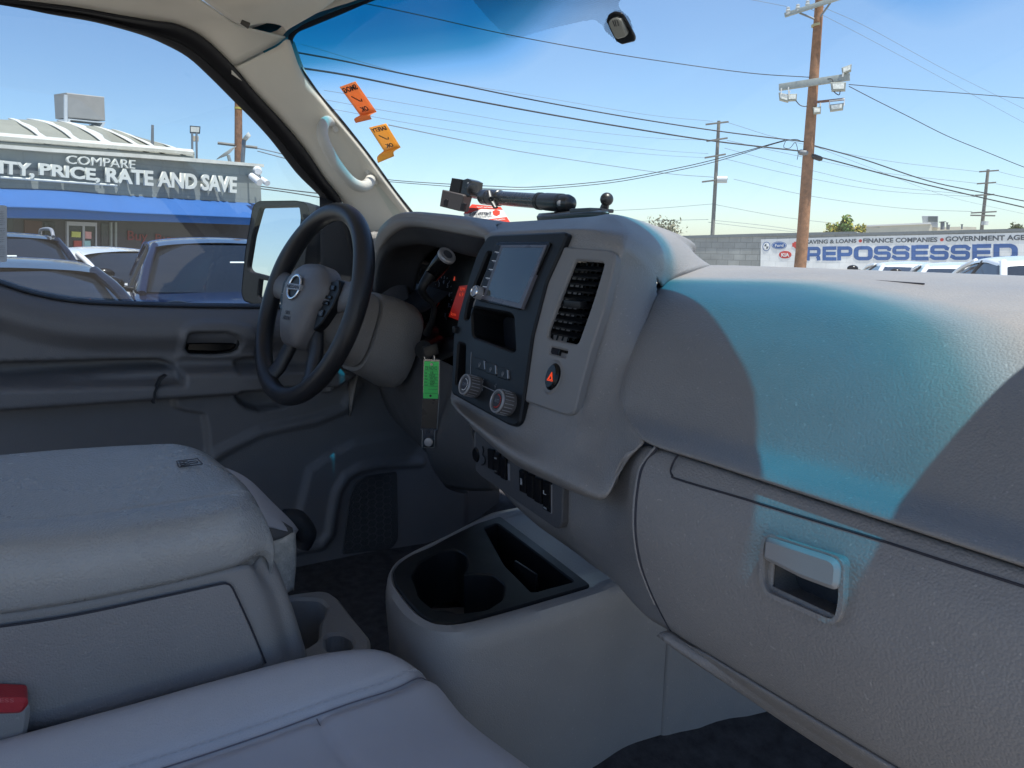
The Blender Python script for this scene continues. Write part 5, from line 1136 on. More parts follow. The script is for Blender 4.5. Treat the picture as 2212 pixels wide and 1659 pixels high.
# key with green tag hanging from the ignition
kx = -.298
kr = PX(925, 760, kx)
kt = tag(empty('key_tag', kr), 'bright green paper tag in a clear plastic sleeve hanging from the ignition key', 'key tag'); ko = np.array(kt.location)
def kk2(o): o.parent = kt; o.location = -ko; return o
K_ = lambda x, y, d=0: PX(x, y, kx+d)
kk2(tube('key_blade', [PX(916, 757, -.405), K_(926, 757)], .0025, SILVER, None, 8)); kk2(box('key_head', K_(930, 757), (.006, .028, .02), mat('black key head', (.015, .015, .017), .4, 0, 1, .05), None, Matrix.Rotation(.2, 3, 'X'), .003))
kk2(tube('key_ring', [K_(920, 781), K_(917, 772), K_(919, 763), K_(926, 760), K_(933, 763), K_(938, 771), K_(937, 780), K_(932, 786)], .0011, CHROME, None, 8, 5))
kf = Fr(K_(916, 860), K_(946, 860), K_(916, 778)); 
kf2 = Fr(K_(916, 860), K_(916, 860)+L3(.45, .89, 0), K_(916, 860)+L3(0, 0, 1))
kf = kf2
kk2(plate('plastic_sleeve', kf, rnd(kf.L([(915, 775), (950, 777), (949, 862), (944.5, 929), (939, 929), (937.5, 967), (911, 967), (912.5, 929), (908, 928), (913, 862)]), .002), CLEARP, None, -.0008, .0008, bev=.0002))
kk2(plate('dark_insert', kf, kf.L([(913, 862), (947, 863), (943, 926), (910, 925)]), mat('smoked plastic insert', (.02, .02, .022), .25, 0, 1, .1), None, .001, .0014, bev=0))
kk2(tube('sleeve_edge', [kf.at(949.5, 778, .001), kf.at(948.5, 862, .001), kf.at(944, 928.5, .001), kf.at(939.5, 929, .001), kf.at(937.5, 966.5, .001), kf.at(911.5, 966.5, .001), kf.at(912.5, 929, .001), kf.at(908.5, 928, .001)], .0005, mat('bright plastic edge', (.3, .32, .33), .2, 0, 1, 0), None, 5))
kk2(plate('green_tag', kf, kf.L([(916.5, 780), (948, 781), (946.5, 861), (914, 860)]), mat('bright green card', (.09, .72, .16), .55, 0, 1, .04, vs=60), None, .001, .0016, holes=[ell(kf.uv(932, 787), .0026, .0026, 16)], bev=0))
kk2(turned('snap_button', kf.at(925.5, 955, .001), kf.n, [(0, .0075), (.002, .0072), (.0026, .0055), (.0022, .0003)], SILVER, None, 28))
kk2(turned('snap_hole', kf.at(926, 932.5, .0012), kf.n, [(0, .0026), (.0008, .0026), (.0006, .0003)], DARKINK, None, 16))
for i in range(8):
    y = 801+i*6.6+ (2 if i > 6 else 0); kk2(tube('form_line', [kf.at(917+(8 if 0 < i < 7 else 0), y, .0018), kf.at(945, y+.6, .0018)], .00022, DARKINK, None, 4))
for s, y, x0_, x1_, hh in (('DE NOVO', 799, 919, 944, 8), ('YEAR', 807, 917, 923, 3), ('18', 807, 930, 936, 4.5), ('MAKE', 813.6, 917, 923, 3), ('NISS', 813.4, 928, 940, 5), ('MODEL', 820, 917, 924, 3), ('NV XX', 820, 929, 943, 5), ('BODY', 827, 917, 923, 3), ('VAN', 826.6, 929, 939, 5), ('COLOR', 833.4, 917, 924, 3), ('WHT', 833, 929, 938, 5)):
    kk2(text('tag_writing', s, [kf.at(x0_, y, .0018), kf.at(x1_, y+.4, .0018), kf.at(x1_, y-hh+.4, .0018), kf.at(x0_, y-hh, .0018)], DARKINK, None, .0001))
kk2(turned('tag_dot', kf.at(930, 855, .0015), kf.n, [(0, .0020), (.0005, .0020), (.0005, .0003)], DARKINK, None, 14))
kk2(text('sleeve_print', 'Sale', [kf.at(924, 884, .0012), kf.at(934, 870, .0012), kf.at(930, 866, .0012), kf.at(920, 880, .0012)], DARKINK, None, .0001))

# ================================================================== OUTSIDE
def stag(o, kind='structure'): o['kind'] = kind; return o
bm = bmesh.new(); 
ASPH = mat('pale lot paving', (.38, .345, .29), .9, .6, 40, .25, kind='noise', vs=.35)  # base colour lightened and warmed to bounce more light into the cabin
me = bpy.data.meshes.new('ground'); me.from_pydata([(-1500, -1500, 0), (1500, -1500, 0), (1500, 1500, 0), (-1500, 1500, 0)], [], [(0, 1, 2, 3)]); stag(link('ground', me, ASPH, None, False))
# painted stall lines
for i, y in enumerate((-6, -3.1, -.2, 2.7, 5.6, 8.5)):
    o = box('parking_line', (-6.2, y, .004), (5, .10, .004), mat('white road paint', (.7, .7, .68), .7, 0, 1, .15)); stag(o)

# ---------------------------------------------------------- dealer building seen through the driver window
A0 = PD(0, 310, 24); A1 = PD(560, 352, 30.)
BF = Fr(L3(A0[0], A0[1], 0), L3(A1[0], A1[1], 0), L3(A0[0], A0[1], 3))
bld = tag(empty('dealer_building', BF.o), 'low grey building with white raised letters, barrel roof and long blue awning', 'building'); bo = np.array(BF.o)
def bk_(o, par=bld): o.parent = par; o.location = -bo if par is bld else (0, 0, 0); return o
GWALL = mat('grey stucco', (.25, .27, .255), .85, .5, 30, .12, kind='noise', vs=.9)
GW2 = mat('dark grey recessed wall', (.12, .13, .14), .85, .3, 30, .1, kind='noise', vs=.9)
def bq(pts, h=0): return BF.L(pts, h)
uL = BF.uv(-900, 400)[0]; uR = BF.uv(562, 400)[0]
topL = BF.uv(0, 322)[1]; 
def wallpoly(): return [(uL, 0), (uR, 0), (BF.uv(562, 362)[0], BF.uv(562, 362)[1]), (BF.uv(0, 318)[0], BF.uv(0, 318)[1]), (uL, BF.uv(0, 318)[1]+.3)]
bk_(plate('wall', BF, wallpoly(), GWALL, None, -9, 0, bev=0))
ov = [(-300, 304), (0, 312), (100, 320), (300, 333), (420, 342), (567, 355), (568, 361), (420, 350), (300, 341), (100, 328), (0, 320), (-300, 306)]
bk_(plate('roof_edge', BF, bq(ov, .10), mat('white roof coating', (.66, .64, .56), .7, .4, 12, .15, kind='noise', vs=1.5), None, -.3, .16, bev=0))
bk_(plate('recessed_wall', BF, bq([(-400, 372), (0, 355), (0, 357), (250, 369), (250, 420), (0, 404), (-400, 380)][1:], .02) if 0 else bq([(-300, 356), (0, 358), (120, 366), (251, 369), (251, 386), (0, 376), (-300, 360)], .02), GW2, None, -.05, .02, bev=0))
# barrel roof
def RP(px, py, back): p = BF.at(px, py, -.2); return p
rows = []
ridge = [(-400, 225), (-150, 255), (0, 268), (40, 267), (130, 272), (200, 281), (260, 293), (320, 312), (370, 328), (420, 341)]
eave = [(-400, 290), (-150, 305), (0, 316), (60, 320), (130, 325), (200, 330), (260, 334), (320, 338), (370, 342), (420, 346)]
for (a, b), (c, d) in zip(ridge, eave):
    e = BF.at(c, d, -.2); r_ = PD(a, b, 1); # ridge further back than the eave
    dist = np.linalg.norm((e-CAM)[:2])+5.; r_ = PD(a, b, dist); rows.append([e, e*.5+r_*.5+L3(0, 0, .12), r_, r_+(r_-e)*.8+L3(0, 0, -1.2)])
ROOFM = mat('weathered roof', (.24, .235, .19), .85, .4, 8, .15, kind='noise', vs=.8)
ro_ = bk_(patch('barrel_roof', rows, ROOFM, None, k=5, thick=.1))
WST = mat('white roof patching', (.62, .61, .56), .8, .3, 8, .1, kind='noise', vs=3)
def roofpt(s, t):  # s along, t from eave to ridge
    Q_ = globals().get('ROOFR') or rows; i = min(len(Q_)-2, int(s)); f_ = s-i; e = Q_[i][0]*(1-f_)+Q_[i+1][0]*f_; r_ = Q_[i][2]*(1-f_)+Q_[i+1][2]*f_
    p = e*(1-t)+r_*t+L3(0, 0, .12*4*t*(1-t)+.16); return p
for s0, s1, w in ((3.55, 2.45, .2), (4.6, 3.2, .22), (5.6, 3.95, .35), (6.9, 4.9, .22), (7.6, 5.7, .22), (8.5, 7.2, .2)):
    pts = []
    for k in range(9):
        t = k/8; p = roofpt(s0+(s1-s0)*t, t); q_ = roofpt(s0+(s1-s0)*t+w*(1+.25*math.sin(k*2.3)), t); pts.append([p+L3(0, 0, .01), q_+L3(0, 0, .01)])
    bk_(patch('roof_seam', pts, WST, None, k=2, thick=.03))
bk_(tube('roof_ridge_flashing', [roofpt(s, .0)+L3(0, 0, .08) for s in np.linspace(0, 8.9, 12)], .10, WST, None, 6))
ROOFR = rows
# awning
aw = [(-300, 396), (0, 405), (130, 410), (260, 421), (400, 430), (560, 437), (560, 470), (560, 487), (400, 481), (260, 476), (130, 473), (0, 471), (-300, 470)]
AWM = mat('blue awning cloth', (.025, .105, .31), .75, .3, 60, .06, kind='noise', vs=1.2)
top_ = [(-300, 396), (0, 406), (130, 410), (260, 421), (400, 430), (566, 440)]; mid_ = [(-300, 440), (0, 445), (130, 449), (260, 457), (400, 463), (566, 470)]; bot_ = [(-300, 468), (0, 471), (130, 473), (260, 477), (400, 481), (566, 487)]
rows = [[BF.at(*a, .02), BF.at(*b, .9), BF.at(b[0], b[1]+1, .92), BF.at(*c, .92)] for a, b, c in zip(top_, mid_, bot_)]
bk_(patch('awning', rows, AWM, None, k=6, thick=.02))
# shop front under the awning; dark wall panel paints in its shade
bk_(plate('shop_shade_panel', BF, bq([(-400, 450), (560, 470), (560, 720), (-400, 720)], .015), mat('shaded brown grey shop wall', (.055, .052, .055), .8, .3, 20, .25, kind='noise', vs=1), None, 0, .016, bev=0))
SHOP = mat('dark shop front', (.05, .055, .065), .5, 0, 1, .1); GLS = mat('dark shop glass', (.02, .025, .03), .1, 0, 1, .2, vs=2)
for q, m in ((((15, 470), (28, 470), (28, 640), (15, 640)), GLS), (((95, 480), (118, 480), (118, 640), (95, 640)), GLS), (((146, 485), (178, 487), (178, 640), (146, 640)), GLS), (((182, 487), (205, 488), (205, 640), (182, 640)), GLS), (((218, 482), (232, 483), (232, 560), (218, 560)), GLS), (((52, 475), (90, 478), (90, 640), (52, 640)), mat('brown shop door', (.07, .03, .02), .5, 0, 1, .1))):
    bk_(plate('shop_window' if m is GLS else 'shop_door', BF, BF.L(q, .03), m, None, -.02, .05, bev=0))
bk_(plate('door_frame', BF, BF.L([(143, 478), (208, 481), (208, 645), (143, 645)], .05), mat('pale door frame', (.35, .36, .38), .5, 0, 1, .05), None, 0, .08, holes=[BF.L([(147, 487), (177, 488), (177, 640), (147, 640)], .05), BF.L([(182, 488), (205, 489), (205, 640), (182, 640)], .05)], bev=0))
for q, c in ((((155, 500), (174, 501), (174, 513), (155, 512)), (.5, .5, .12)), (((184, 500), (197, 501), (197, 516), (184, 515)), (.6, .3, .28)), (((160, 520), (176, 520), (176, 533), (160, 533)), (.4, .06, .04)), (((182, 520), (195, 520), (195, 537), (182, 536)), (.3, .5, .5))):
    bk_(plate('door_notice', BF, BF.L(q, .08), mat('notice %.2f' % c[0], c, .6, 0, 1, .2, vs=20), None, .05, .09, bev=0))
for i, (x0_, y0_, x1_, y1_) in enumerate(((275, 498, 318, 525), (335, 505, 378, 528))):
    text('shop_lettering', 'Buy', [BF.at(x0_, y1_, .04), BF.at(x1_, y1_+2, .04), BF.at(x1_, y0_+2, .04), BF.at(x0_, y0_, .04)], mat('dim red painted lettering', (.16, .025, .025), .6, 0, 1, 0), None, .02, .01); bk_(bpy.context.scene.collection.objects[-1] if 0 else COL.objects[-1])
for x in (238, 248): bk_(plate('wall_pier', BF, BF.L([(x, 480), (x+4, 480), (x+4, 650), (x, 650)], .06), GWALL, None, 0, .08, bev=0))
# raised letters
LETM = mat('white painted letter', (.68, .68, .61), .6, 0, 1, .04)
def bl(s, q, bold=.035):
    o = text('raised_letters', s, [BF.at(x, y, .10) for x, y in q], LETM, None, .07, bold); bk_(o); return o
T1_ = lambda x, y: (x/3.6456, y/3.6456)
bl('RATE AND SAVE', [T1_(826, 1435), T1_(1852, 1522), T1_(1856, 1392), T1_(822, 1318)])
for s, x0_, x1_, yb0, yb1, yt0, yt1 in (('PRICE,', 300, 775, 1395, 1445, 1283, 1330), ('ITY,', -15, 258, 1385, 1412, 1262, 1290), ('QUAL', -470, -35, 1352, 1384, 1222, 1262)):
    bl(s, [T1_(x0_, yb0), T1_(x1_, yb1), T1_(x1_, yt1), T1_(x0_, yt0)])
bl('COMPARE', [T1_(512, 1288), T1_(1052, 1330), T1_(1056, 1262), T1_(516, 1222)], .0)
bk_(tube('letter_rail', [BF.at(*T1_(0, 1395), .12), BF.at(*T1_(800, 1452), .12), BF.at(*T1_(920, 1460), .12)], .035, LETM, None, 6))
# things on and around that building
def thing_at(name, p, label, cat, group=None): return tag(empty(name, tuple(p)), label, cat, group)
def own(root, o): o.parent = root; o.location = -np.array(root.location); return o
p = roofpt(4.3, .95); hv = thing_at('roof_air_conditioner', p, 'boxy grey air conditioning unit raised on a steel frame on the barrel roof', 'air conditioner')
HF = Fr(RPa := PD(146, 255, 30), PD(226, 263, 30.5), PD(146, 205, 30))
own(hv, plate('housing', HF, HF.L([(144, 200), (226, 209), (228, 261), (147, 254)]), mat('dull galvanised sheet', (.33, .32, .30), .5, .3, 6, .1, kind='noise', vs=2), None, -.9, 0, bev=.03))
own(hv, plate('base_frame', HF, HF.L([(147, 256), (228, 264), (221, 279), (147, 270)]), mat('pale steel frame', (.55, .58, .6), .5, 0, 1, .05), None, -.8, 0, holes=[HF.L([(152, 259), (222, 266), (217, 274), (152, 268)])], bev=0))
own(hv, tube('duct_pipe', [HF.at(142, 205, .1), HF.at(142, 270, .1)], .06, mat('pale steel frame', (.55, .58, .6)), None, 8))
p = PD(330, 330, 29); an = thing_at('antenna_mast', p, 'thin dark antenna mast rising from the barrel roof', 'antenna'); own(an, tube('mast', [PD(329, 330, 29), PD(329.5, 270, 29)], [.05, .04], mat('dull steel', (.18, .19, .2), .5, 0, 1, .05), None, 6))
fl = thing_at('roof_floodlight', PD(421, 344, 29), 'square floodlight on a twin legged bracket on the grey building roof', 'floodlight')
STL = mat('dull steel', (.18, .19, .2)); LAMPG = mat('pale lamp glass', (.55, .55, .5), .3, 0, 1, .1)
ff = Fr(PD(411, 287, 29), PD(433, 288, 29), PD(411, 272, 29))
own(fl, plate('lamp_housing', ff, ff.L([(410, 271), (433, 273), (432, 288), (410, 287)]), mat('black lamp housing', (.03, .03, .03), .5, 0, 1, .05), None, -.15, 0, bev=.01)); own(fl, plate('lamp_glass', ff, ff.L([(412, 273.5), (431, 275), (430, 286), (412, 285)]), LAMPG, None, 0, .012, bev=0))
own(fl, plate('junction_box', ff, ff.L([(414, 293), (429, 294), (429, 305), (415, 305)]), mat('rusty cream box', (.45, .38, .28), .7, 0, 1, .2), None, -.1, 0, bev=.01))
for x in (415.5, 425): own(fl, tube('bracket_leg', [PD(x, 344, 29), PD(x-.5, 287, 29)], .035, STL, None, 6))
scm = thing_at('security_camera', PD(545, 378, 29), 'white bullet security camera on the corner of the grey building, upper of two', 'security camera', 'bullet cameras on the corner of the grey building')
own(scm, tube('camera_body', [PD(543, 380, 29), PD(561, 394, 28.6)], [.11, .12], mat('white camera shell', (.7, .7, .7), .4, 0, 1, .03), None, 12)); own(scm, tube('bracket', [PD(534, 378, 29.6), PD(546, 384, 29.2)], .04, STL, None, 6))
sc2 = thing_at('security_camera', PD(565, 388, 29), 'white bullet security camera on the corner of the grey building, lower of two', 'security camera', 'bullet cameras on the corner of the grey building')
own(sc2, tube('camera_body', [PD(563, 386, 29.4), PD(578, 396, 29)], [.09, .1], mat('white camera shell', (.7, .7, .7)), None, 12)); own(sc2, tube('bracket', [PD(556, 380, 29.6), PD(566, 388, 29.4)], .04, STL, None, 6))
dsh = thing_at('wall_lamp', PD(558, 369, 29.4), 'round white lamp on the corner of the grey building under the roof edge', 'lamp')
own(dsh, tube('lamp_bowl', [PD(556, 369, 29.3), PD(557, 370, 29)], [.16, .10], mat('white camera shell', (.7, .7, .7)), None, 16))
sd_ = thing_at('satellite_dish', PD(500, 350, 30), 'pale satellite dish on the roof edge in front of the far poles', 'satellite dish')
own(sd_, tube('dish', [PD(489, 330, 30), PD(492, 334, 30)], [.42, .10], mat('pale grey dish', (.5, .5, .5), .5, 0, 1, .05), None, 20)); own(sd_, tube('dish_post', [PD(497, 350, 30), PD(493, 335, 30)], .06, WST, None, 8))
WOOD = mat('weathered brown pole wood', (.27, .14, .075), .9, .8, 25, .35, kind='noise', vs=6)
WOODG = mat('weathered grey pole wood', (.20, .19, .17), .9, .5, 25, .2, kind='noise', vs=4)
p3 = thing_at('utility_pole', PD(512, 520, 36), 'brown wooden utility pole behind the grey building, seen through the driver window', 'utility pole', 'wooden utility poles')
own(p3, tube('pole', [L3(*PD(512, 520, 36)[:2], 0), PD(515, 200, 36)], [.19, .15], WOOD, None, 10)); own(p3, tube('crossarm', [PD(470, 309, 36), PD(512, 314, 36), PD(556, 319, 36)], .06, WOODG, None, 4))
own(p3, tube('pole_band', [PD(515, 236, 36), PD(515, 232, 36)], .165, mat('yellow band', (.5, .42, .1), .6, 0, 1, 0), None, 10))
lp = thing_at('street_lamp', PD(525, 350, 34), 'small grey lamp standing beside the brown pole behind the grey building', 'street lamp')
own(lp, tube('lamp_post', [PD(524, 352, 34), PD(527, 305, 34), PD(533, 295, 34)], .08, STL, None, 8)); own(lp, tube('lamp_head', [PD(530, 293, 34), PD(537, 299, 34)], [.2, .15], LAMPG, None, 12))

# ---------------------------------------------------------- wires
n_w = 0
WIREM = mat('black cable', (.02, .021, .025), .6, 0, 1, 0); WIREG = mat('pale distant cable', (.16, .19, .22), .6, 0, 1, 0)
def wire(label, pts, d, r, m=None, sm=6):
    dd = d if isinstance(d, (list, tuple)) else [d]*len(pts)
    if len(dd) == 2 and len(pts) > 2: dd = list(np.linspace(dd[0], dd[1], len(pts)))
    P = [PD(x, y, q) for (x, y), q in zip(pts, dd)]
    root = thing_at('power_line', P[0], label, 'cable', 'overhead cables'); own(root, tube('cable', P, r*.62, m or WIREM, None, 5, sm)); return root
wire('thick black cable left of the brown pole, upper of the heavy pair', [(560, 98), (634, 112), (741, 131.7), (856, 156.4), (1000, 185), (1152, 216), (1344, 251), (1550, 283), (1736, 306)], [16, 27], .030)
wire('thick black cable left of the brown pole, lower of the heavy pair', [(560, 135), (657, 148), (768, 166), (933, 200), (1152, 241), (1344, 274), (1536, 304), (1734, 327)], [16, 27], .036)
wire('black cable running down right from the brown pole, upper of the heavy pair', [(1754, 313.5), (1867, 345), (2006, 391), (2125, 416.6), (2300, 452)], [27, 40], .034)
wire('black cable running down right from the brown pole, lower of the heavy pair', [(1752, 335), (1808, 349), (1967, 391), (2212, 448), (2300, 468)], [27, 40], .038)
wire('wavy dark cable crossing the blue shade band to the brown pole', [(700, -8), (798, 9.6), (933, 38.4), (1083, 72), (1262, 105.6), (1426, 131.7), (1618, 157.7), (1750, 167)], [18, 27], .020)
wire('dark cable leaving the floodlight arm almost level to the right', [(1834, 182.5), (1927, 190.5), (2060, 200), (2212, 212), (2300, 218)], [27, 36], .020)
wire('dark cable leaving the floodlight arm and falling steeply right', [(1834, 186.5), (1887, 214), (1967, 254), (2046, 293.6), (2130, 328), (2212, 361), (2300, 392)], [27, 36], .020)
wire('sagging dark cable rising to the brown pole, upper of the sagging pair', [(760, 375), (847, 389), (976, 398), (1060, 402), (1152, 404), (1317, 390), (1454, 365), (1550, 343), (1695, 303)], [30, 27], .022)
wire('sagging dark cable rising to the brown pole, lower of the sagging pair', [(760, 385), (847, 393), (976, 403), (1060, 408), (1152, 409), (1317, 395), (1454, 370), (1550, 348), (1697, 304), (1736, 306)], [30, 27], .020)
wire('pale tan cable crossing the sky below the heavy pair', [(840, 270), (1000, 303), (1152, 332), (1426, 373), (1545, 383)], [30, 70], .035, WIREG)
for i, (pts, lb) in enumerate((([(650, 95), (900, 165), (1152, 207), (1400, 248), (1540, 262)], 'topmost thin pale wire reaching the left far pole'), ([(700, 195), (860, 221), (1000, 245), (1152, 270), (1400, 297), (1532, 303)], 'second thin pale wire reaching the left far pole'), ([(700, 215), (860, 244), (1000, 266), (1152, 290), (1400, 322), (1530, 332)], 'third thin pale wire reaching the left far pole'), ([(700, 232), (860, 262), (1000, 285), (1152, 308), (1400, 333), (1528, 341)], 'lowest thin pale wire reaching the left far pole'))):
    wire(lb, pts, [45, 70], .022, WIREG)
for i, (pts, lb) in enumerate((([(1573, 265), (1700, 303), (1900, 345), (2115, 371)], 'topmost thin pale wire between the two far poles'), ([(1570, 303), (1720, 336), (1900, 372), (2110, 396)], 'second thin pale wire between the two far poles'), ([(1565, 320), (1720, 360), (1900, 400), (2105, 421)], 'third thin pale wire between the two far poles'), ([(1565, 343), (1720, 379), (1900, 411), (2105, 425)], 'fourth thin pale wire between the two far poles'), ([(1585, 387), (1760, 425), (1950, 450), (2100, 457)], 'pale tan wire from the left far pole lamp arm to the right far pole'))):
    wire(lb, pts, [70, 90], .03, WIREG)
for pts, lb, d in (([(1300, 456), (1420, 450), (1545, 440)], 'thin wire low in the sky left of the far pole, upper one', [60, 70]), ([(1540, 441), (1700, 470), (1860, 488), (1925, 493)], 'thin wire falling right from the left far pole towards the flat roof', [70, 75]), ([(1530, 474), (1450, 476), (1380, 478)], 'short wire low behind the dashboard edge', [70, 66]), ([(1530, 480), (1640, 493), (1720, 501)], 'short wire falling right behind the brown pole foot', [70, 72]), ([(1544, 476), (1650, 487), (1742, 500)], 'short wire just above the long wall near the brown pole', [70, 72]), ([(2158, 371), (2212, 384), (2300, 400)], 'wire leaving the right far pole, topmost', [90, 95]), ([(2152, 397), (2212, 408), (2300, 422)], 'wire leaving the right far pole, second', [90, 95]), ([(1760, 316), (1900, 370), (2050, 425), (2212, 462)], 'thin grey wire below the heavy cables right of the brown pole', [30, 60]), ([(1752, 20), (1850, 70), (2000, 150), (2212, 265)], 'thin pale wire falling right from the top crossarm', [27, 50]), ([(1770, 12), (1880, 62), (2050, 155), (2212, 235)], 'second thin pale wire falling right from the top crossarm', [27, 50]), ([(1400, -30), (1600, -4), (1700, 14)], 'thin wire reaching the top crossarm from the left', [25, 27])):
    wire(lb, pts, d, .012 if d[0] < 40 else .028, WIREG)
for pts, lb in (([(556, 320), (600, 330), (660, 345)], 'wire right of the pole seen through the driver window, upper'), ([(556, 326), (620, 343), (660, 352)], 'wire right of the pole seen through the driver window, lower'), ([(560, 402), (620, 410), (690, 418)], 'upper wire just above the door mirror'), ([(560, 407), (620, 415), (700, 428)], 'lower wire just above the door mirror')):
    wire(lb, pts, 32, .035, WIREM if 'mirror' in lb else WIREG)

# ---------------------------------------------------------- big brown utility pole
PB = PD(1727, 560, 27); pole = thing_at('utility_pole', L3(PB[0], PB[1], 0), 'tall brown wooden utility pole with floodlights, in front of the white painted wall', 'utility pole', 'wooden utility poles')
pz = [L3(*PD(1722, 620, 27)[:2], 0), PD(1730.5, 553, 27), PD(1748, 307, 27), PD(1758, 170, 27), PD(1770.5, 0, 27), PD(1776, -80, 27)]
own(pole, tube('pole_shaft', pz, [.20, .185, .165, .145, .125, .12], WOOD, None, 16, 4))
XA = mat('grey green painted crossarm', (.30, .33, .32), .75, .3, 10, .15, kind='noise')
def bar(root, name, a, b, w, m, d=27, d2=None):
    A_, B_ = Vector(PD(*a, d)), Vector(PD(*b, d2 or d)); v = B_-A_; q = v.to_track_quat('X', 'Z').to_matrix(); return own(root, box(name, (A_+B_)/2, (v.length, w, w*1.2), m, None, q, .005))
bar(pole, 'crossarm', (1695, 33), (1816, -6), .10, XA, 26.9, 26.7); bar(pole, 'crossarm', (1683, 189), (1836, 166), .16, XA, 26.9, 26.7); bar(pole, 'lamp_arm', (1760, 221), (1824, 214), .06, mat('rusty lamp arm', (.2, .1, .07), .8, 0, 1, .2), 26.8)
own(pole, tube('crossarm_brace', [PD(1727, 28, 26.9), PD(1759, 41, 26.9)], .03, STL, None, 6)); own(pole, tube('crossarm_brace', [PD(1794, 6, 26.8), PD(1772, 36, 26.9)], .03, STL, None, 6))
for x, y in ((1702, 28), (1723, 22), (1744, 14)):
    c = PD(x, y, 26.85); own(pole, turned('insulator', c+L3(0, 0, -.05), L3(0, 0, 1), [(0, .05), (.05, .07), (.07, .05), (.12, .075), (.14, .05), (.2, .06), (.22, .03)], mat('glazed insulator', (.5, .52, .52), .25, 0, 1, .05), None, 12))
LH = mat('grey floodlight housing', (.28, .30, .27), .5, .2, 20, .1, kind='noise')
def flood(x, y, w, h, rot, d=26.6, yoke=None):
    f_ = Fr(PD(x-w/2, y, d), PD(x+w/2, y+rot, d), PD(x-w/2, y-h, d)); r_ = own(pole, plate('floodlight', f_, [f_.uv(*q) for q in ((x-w/2, y-h/2), (x+w/2, y-h/2+rot), (x+w/2*.9, y+h/2+rot), (x-w/2*.85, y+h/2))], LH, None, -.22, 0, bev=.02))
    g = plate('lamp_face', f_, [f_.uv(*q) for q in ((x-w/2*.75, y-h/2*.7+rot*.1), (x+w/2*.75, y-h/2*.7+rot*.9), (x+w/2*.7, y+h/2*.6+rot*.9), (x-w/2*.65, y+h/2*.6+rot*.1))], mat('bright lamp glass', (.75, .76, .7), .3, 0, 1, .3, vs=15), None, 0, .01, bev=0); g.parent = r_
    if yoke: own(pole, tube('lamp_yoke', [PD(*q, d) for q in yoke], .022, mat('pale lamp yoke', (.6, .6, .58), .4, 0, 1, 0), None, 6))
flood(1693, 207, 22, 16, 5, yoke=[(1688, 190), (1687, 202), (1703, 206), (1703, 188)]); flood(1711, 210, 22, 14, -1, yoke=[(1706, 196), (1704, 205)])
flood(1811, 187, 34, 18, -1, 26.4); flood(1829, 153, 22, 14, -8, 26.5, yoke=[(1820, 166), (1821, 157)]); flood(1807, 233, 32, 14, -4, 26.5, yoke=[(1792, 232), (1792, 218), (1824, 214), (1823, 228)]); flood(1765, 239, 18, 14, -2, 26.7, yoke=[(1772, 230), (1772, 222)])
own(pole, tube('lamp_cable', [PD(1718, 216, 26.7), PD(1728, 227, 26.7), PD(1740, 230, 26.7), PD(1745, 226, 26.8)], .015, WIREM, None, 5, 4)); own(pole, tube('lamp_cable', [PD(1784, 171, 26.7), PD(1798, 172, 26.6), PD(1800, 195, 26.5), PD(1812, 205, 26.5), PD(1815, 196, 26.5)], .015, WIREM, None, 5, 4))
own(pole, tube('splice_case', [PD(1726, 325, 26.9), PD(1729, 329, 26.9), PD(1744, 331, 26.9), PD(1749, 330, 26.9)], [.04, .09, .09, .04], STL, None, 10)); own(pole, tube('splice_case', [PD(1753, 335, 26.9), PD(1758, 338, 26.9), PD(1772, 343, 26.9), PD(1777, 344, 26.9)], [.04, .08, .08, .04], WIREM, None, 10))
own(pole, tube('slack_wire', [PD(1697, 304, 26.9), PD(1693, 318, 26.9), PD(1706, 320, 26.9), PD(1718, 308, 26.9), PD(1724, 330, 26.9), PD(1722, 345, 26.9)], .010, WIREM, None, 5, 4))
own(pole, tube('pole_collar', [PD(1763, 52, 26.98), PD(1763.5, 57, 26.98)], .145, mat('dull yellow band', (.4, .36, .2), .6, 0, 1, 0), None, 14))
# far poles
def farpole(label, a, b, d, arms, w=.17):
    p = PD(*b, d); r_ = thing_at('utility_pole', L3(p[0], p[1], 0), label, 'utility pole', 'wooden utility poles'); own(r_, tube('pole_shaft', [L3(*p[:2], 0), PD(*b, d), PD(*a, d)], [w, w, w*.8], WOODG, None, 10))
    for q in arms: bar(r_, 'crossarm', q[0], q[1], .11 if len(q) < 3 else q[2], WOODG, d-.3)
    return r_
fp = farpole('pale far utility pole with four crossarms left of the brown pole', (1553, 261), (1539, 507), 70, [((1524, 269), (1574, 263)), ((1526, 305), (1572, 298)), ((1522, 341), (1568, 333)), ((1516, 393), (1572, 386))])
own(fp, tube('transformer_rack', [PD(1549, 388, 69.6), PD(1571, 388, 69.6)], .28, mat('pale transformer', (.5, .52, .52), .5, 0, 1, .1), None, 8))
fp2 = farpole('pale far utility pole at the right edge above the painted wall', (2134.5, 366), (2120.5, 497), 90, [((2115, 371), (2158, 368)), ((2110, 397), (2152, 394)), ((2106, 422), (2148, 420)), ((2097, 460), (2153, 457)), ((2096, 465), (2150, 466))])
own(fp2, tube('transformer', [PD(2128, 478, 89), PD(2127, 486, 89)], .3, mat('pale transformer', (.5, .52, .52)), None, 10))

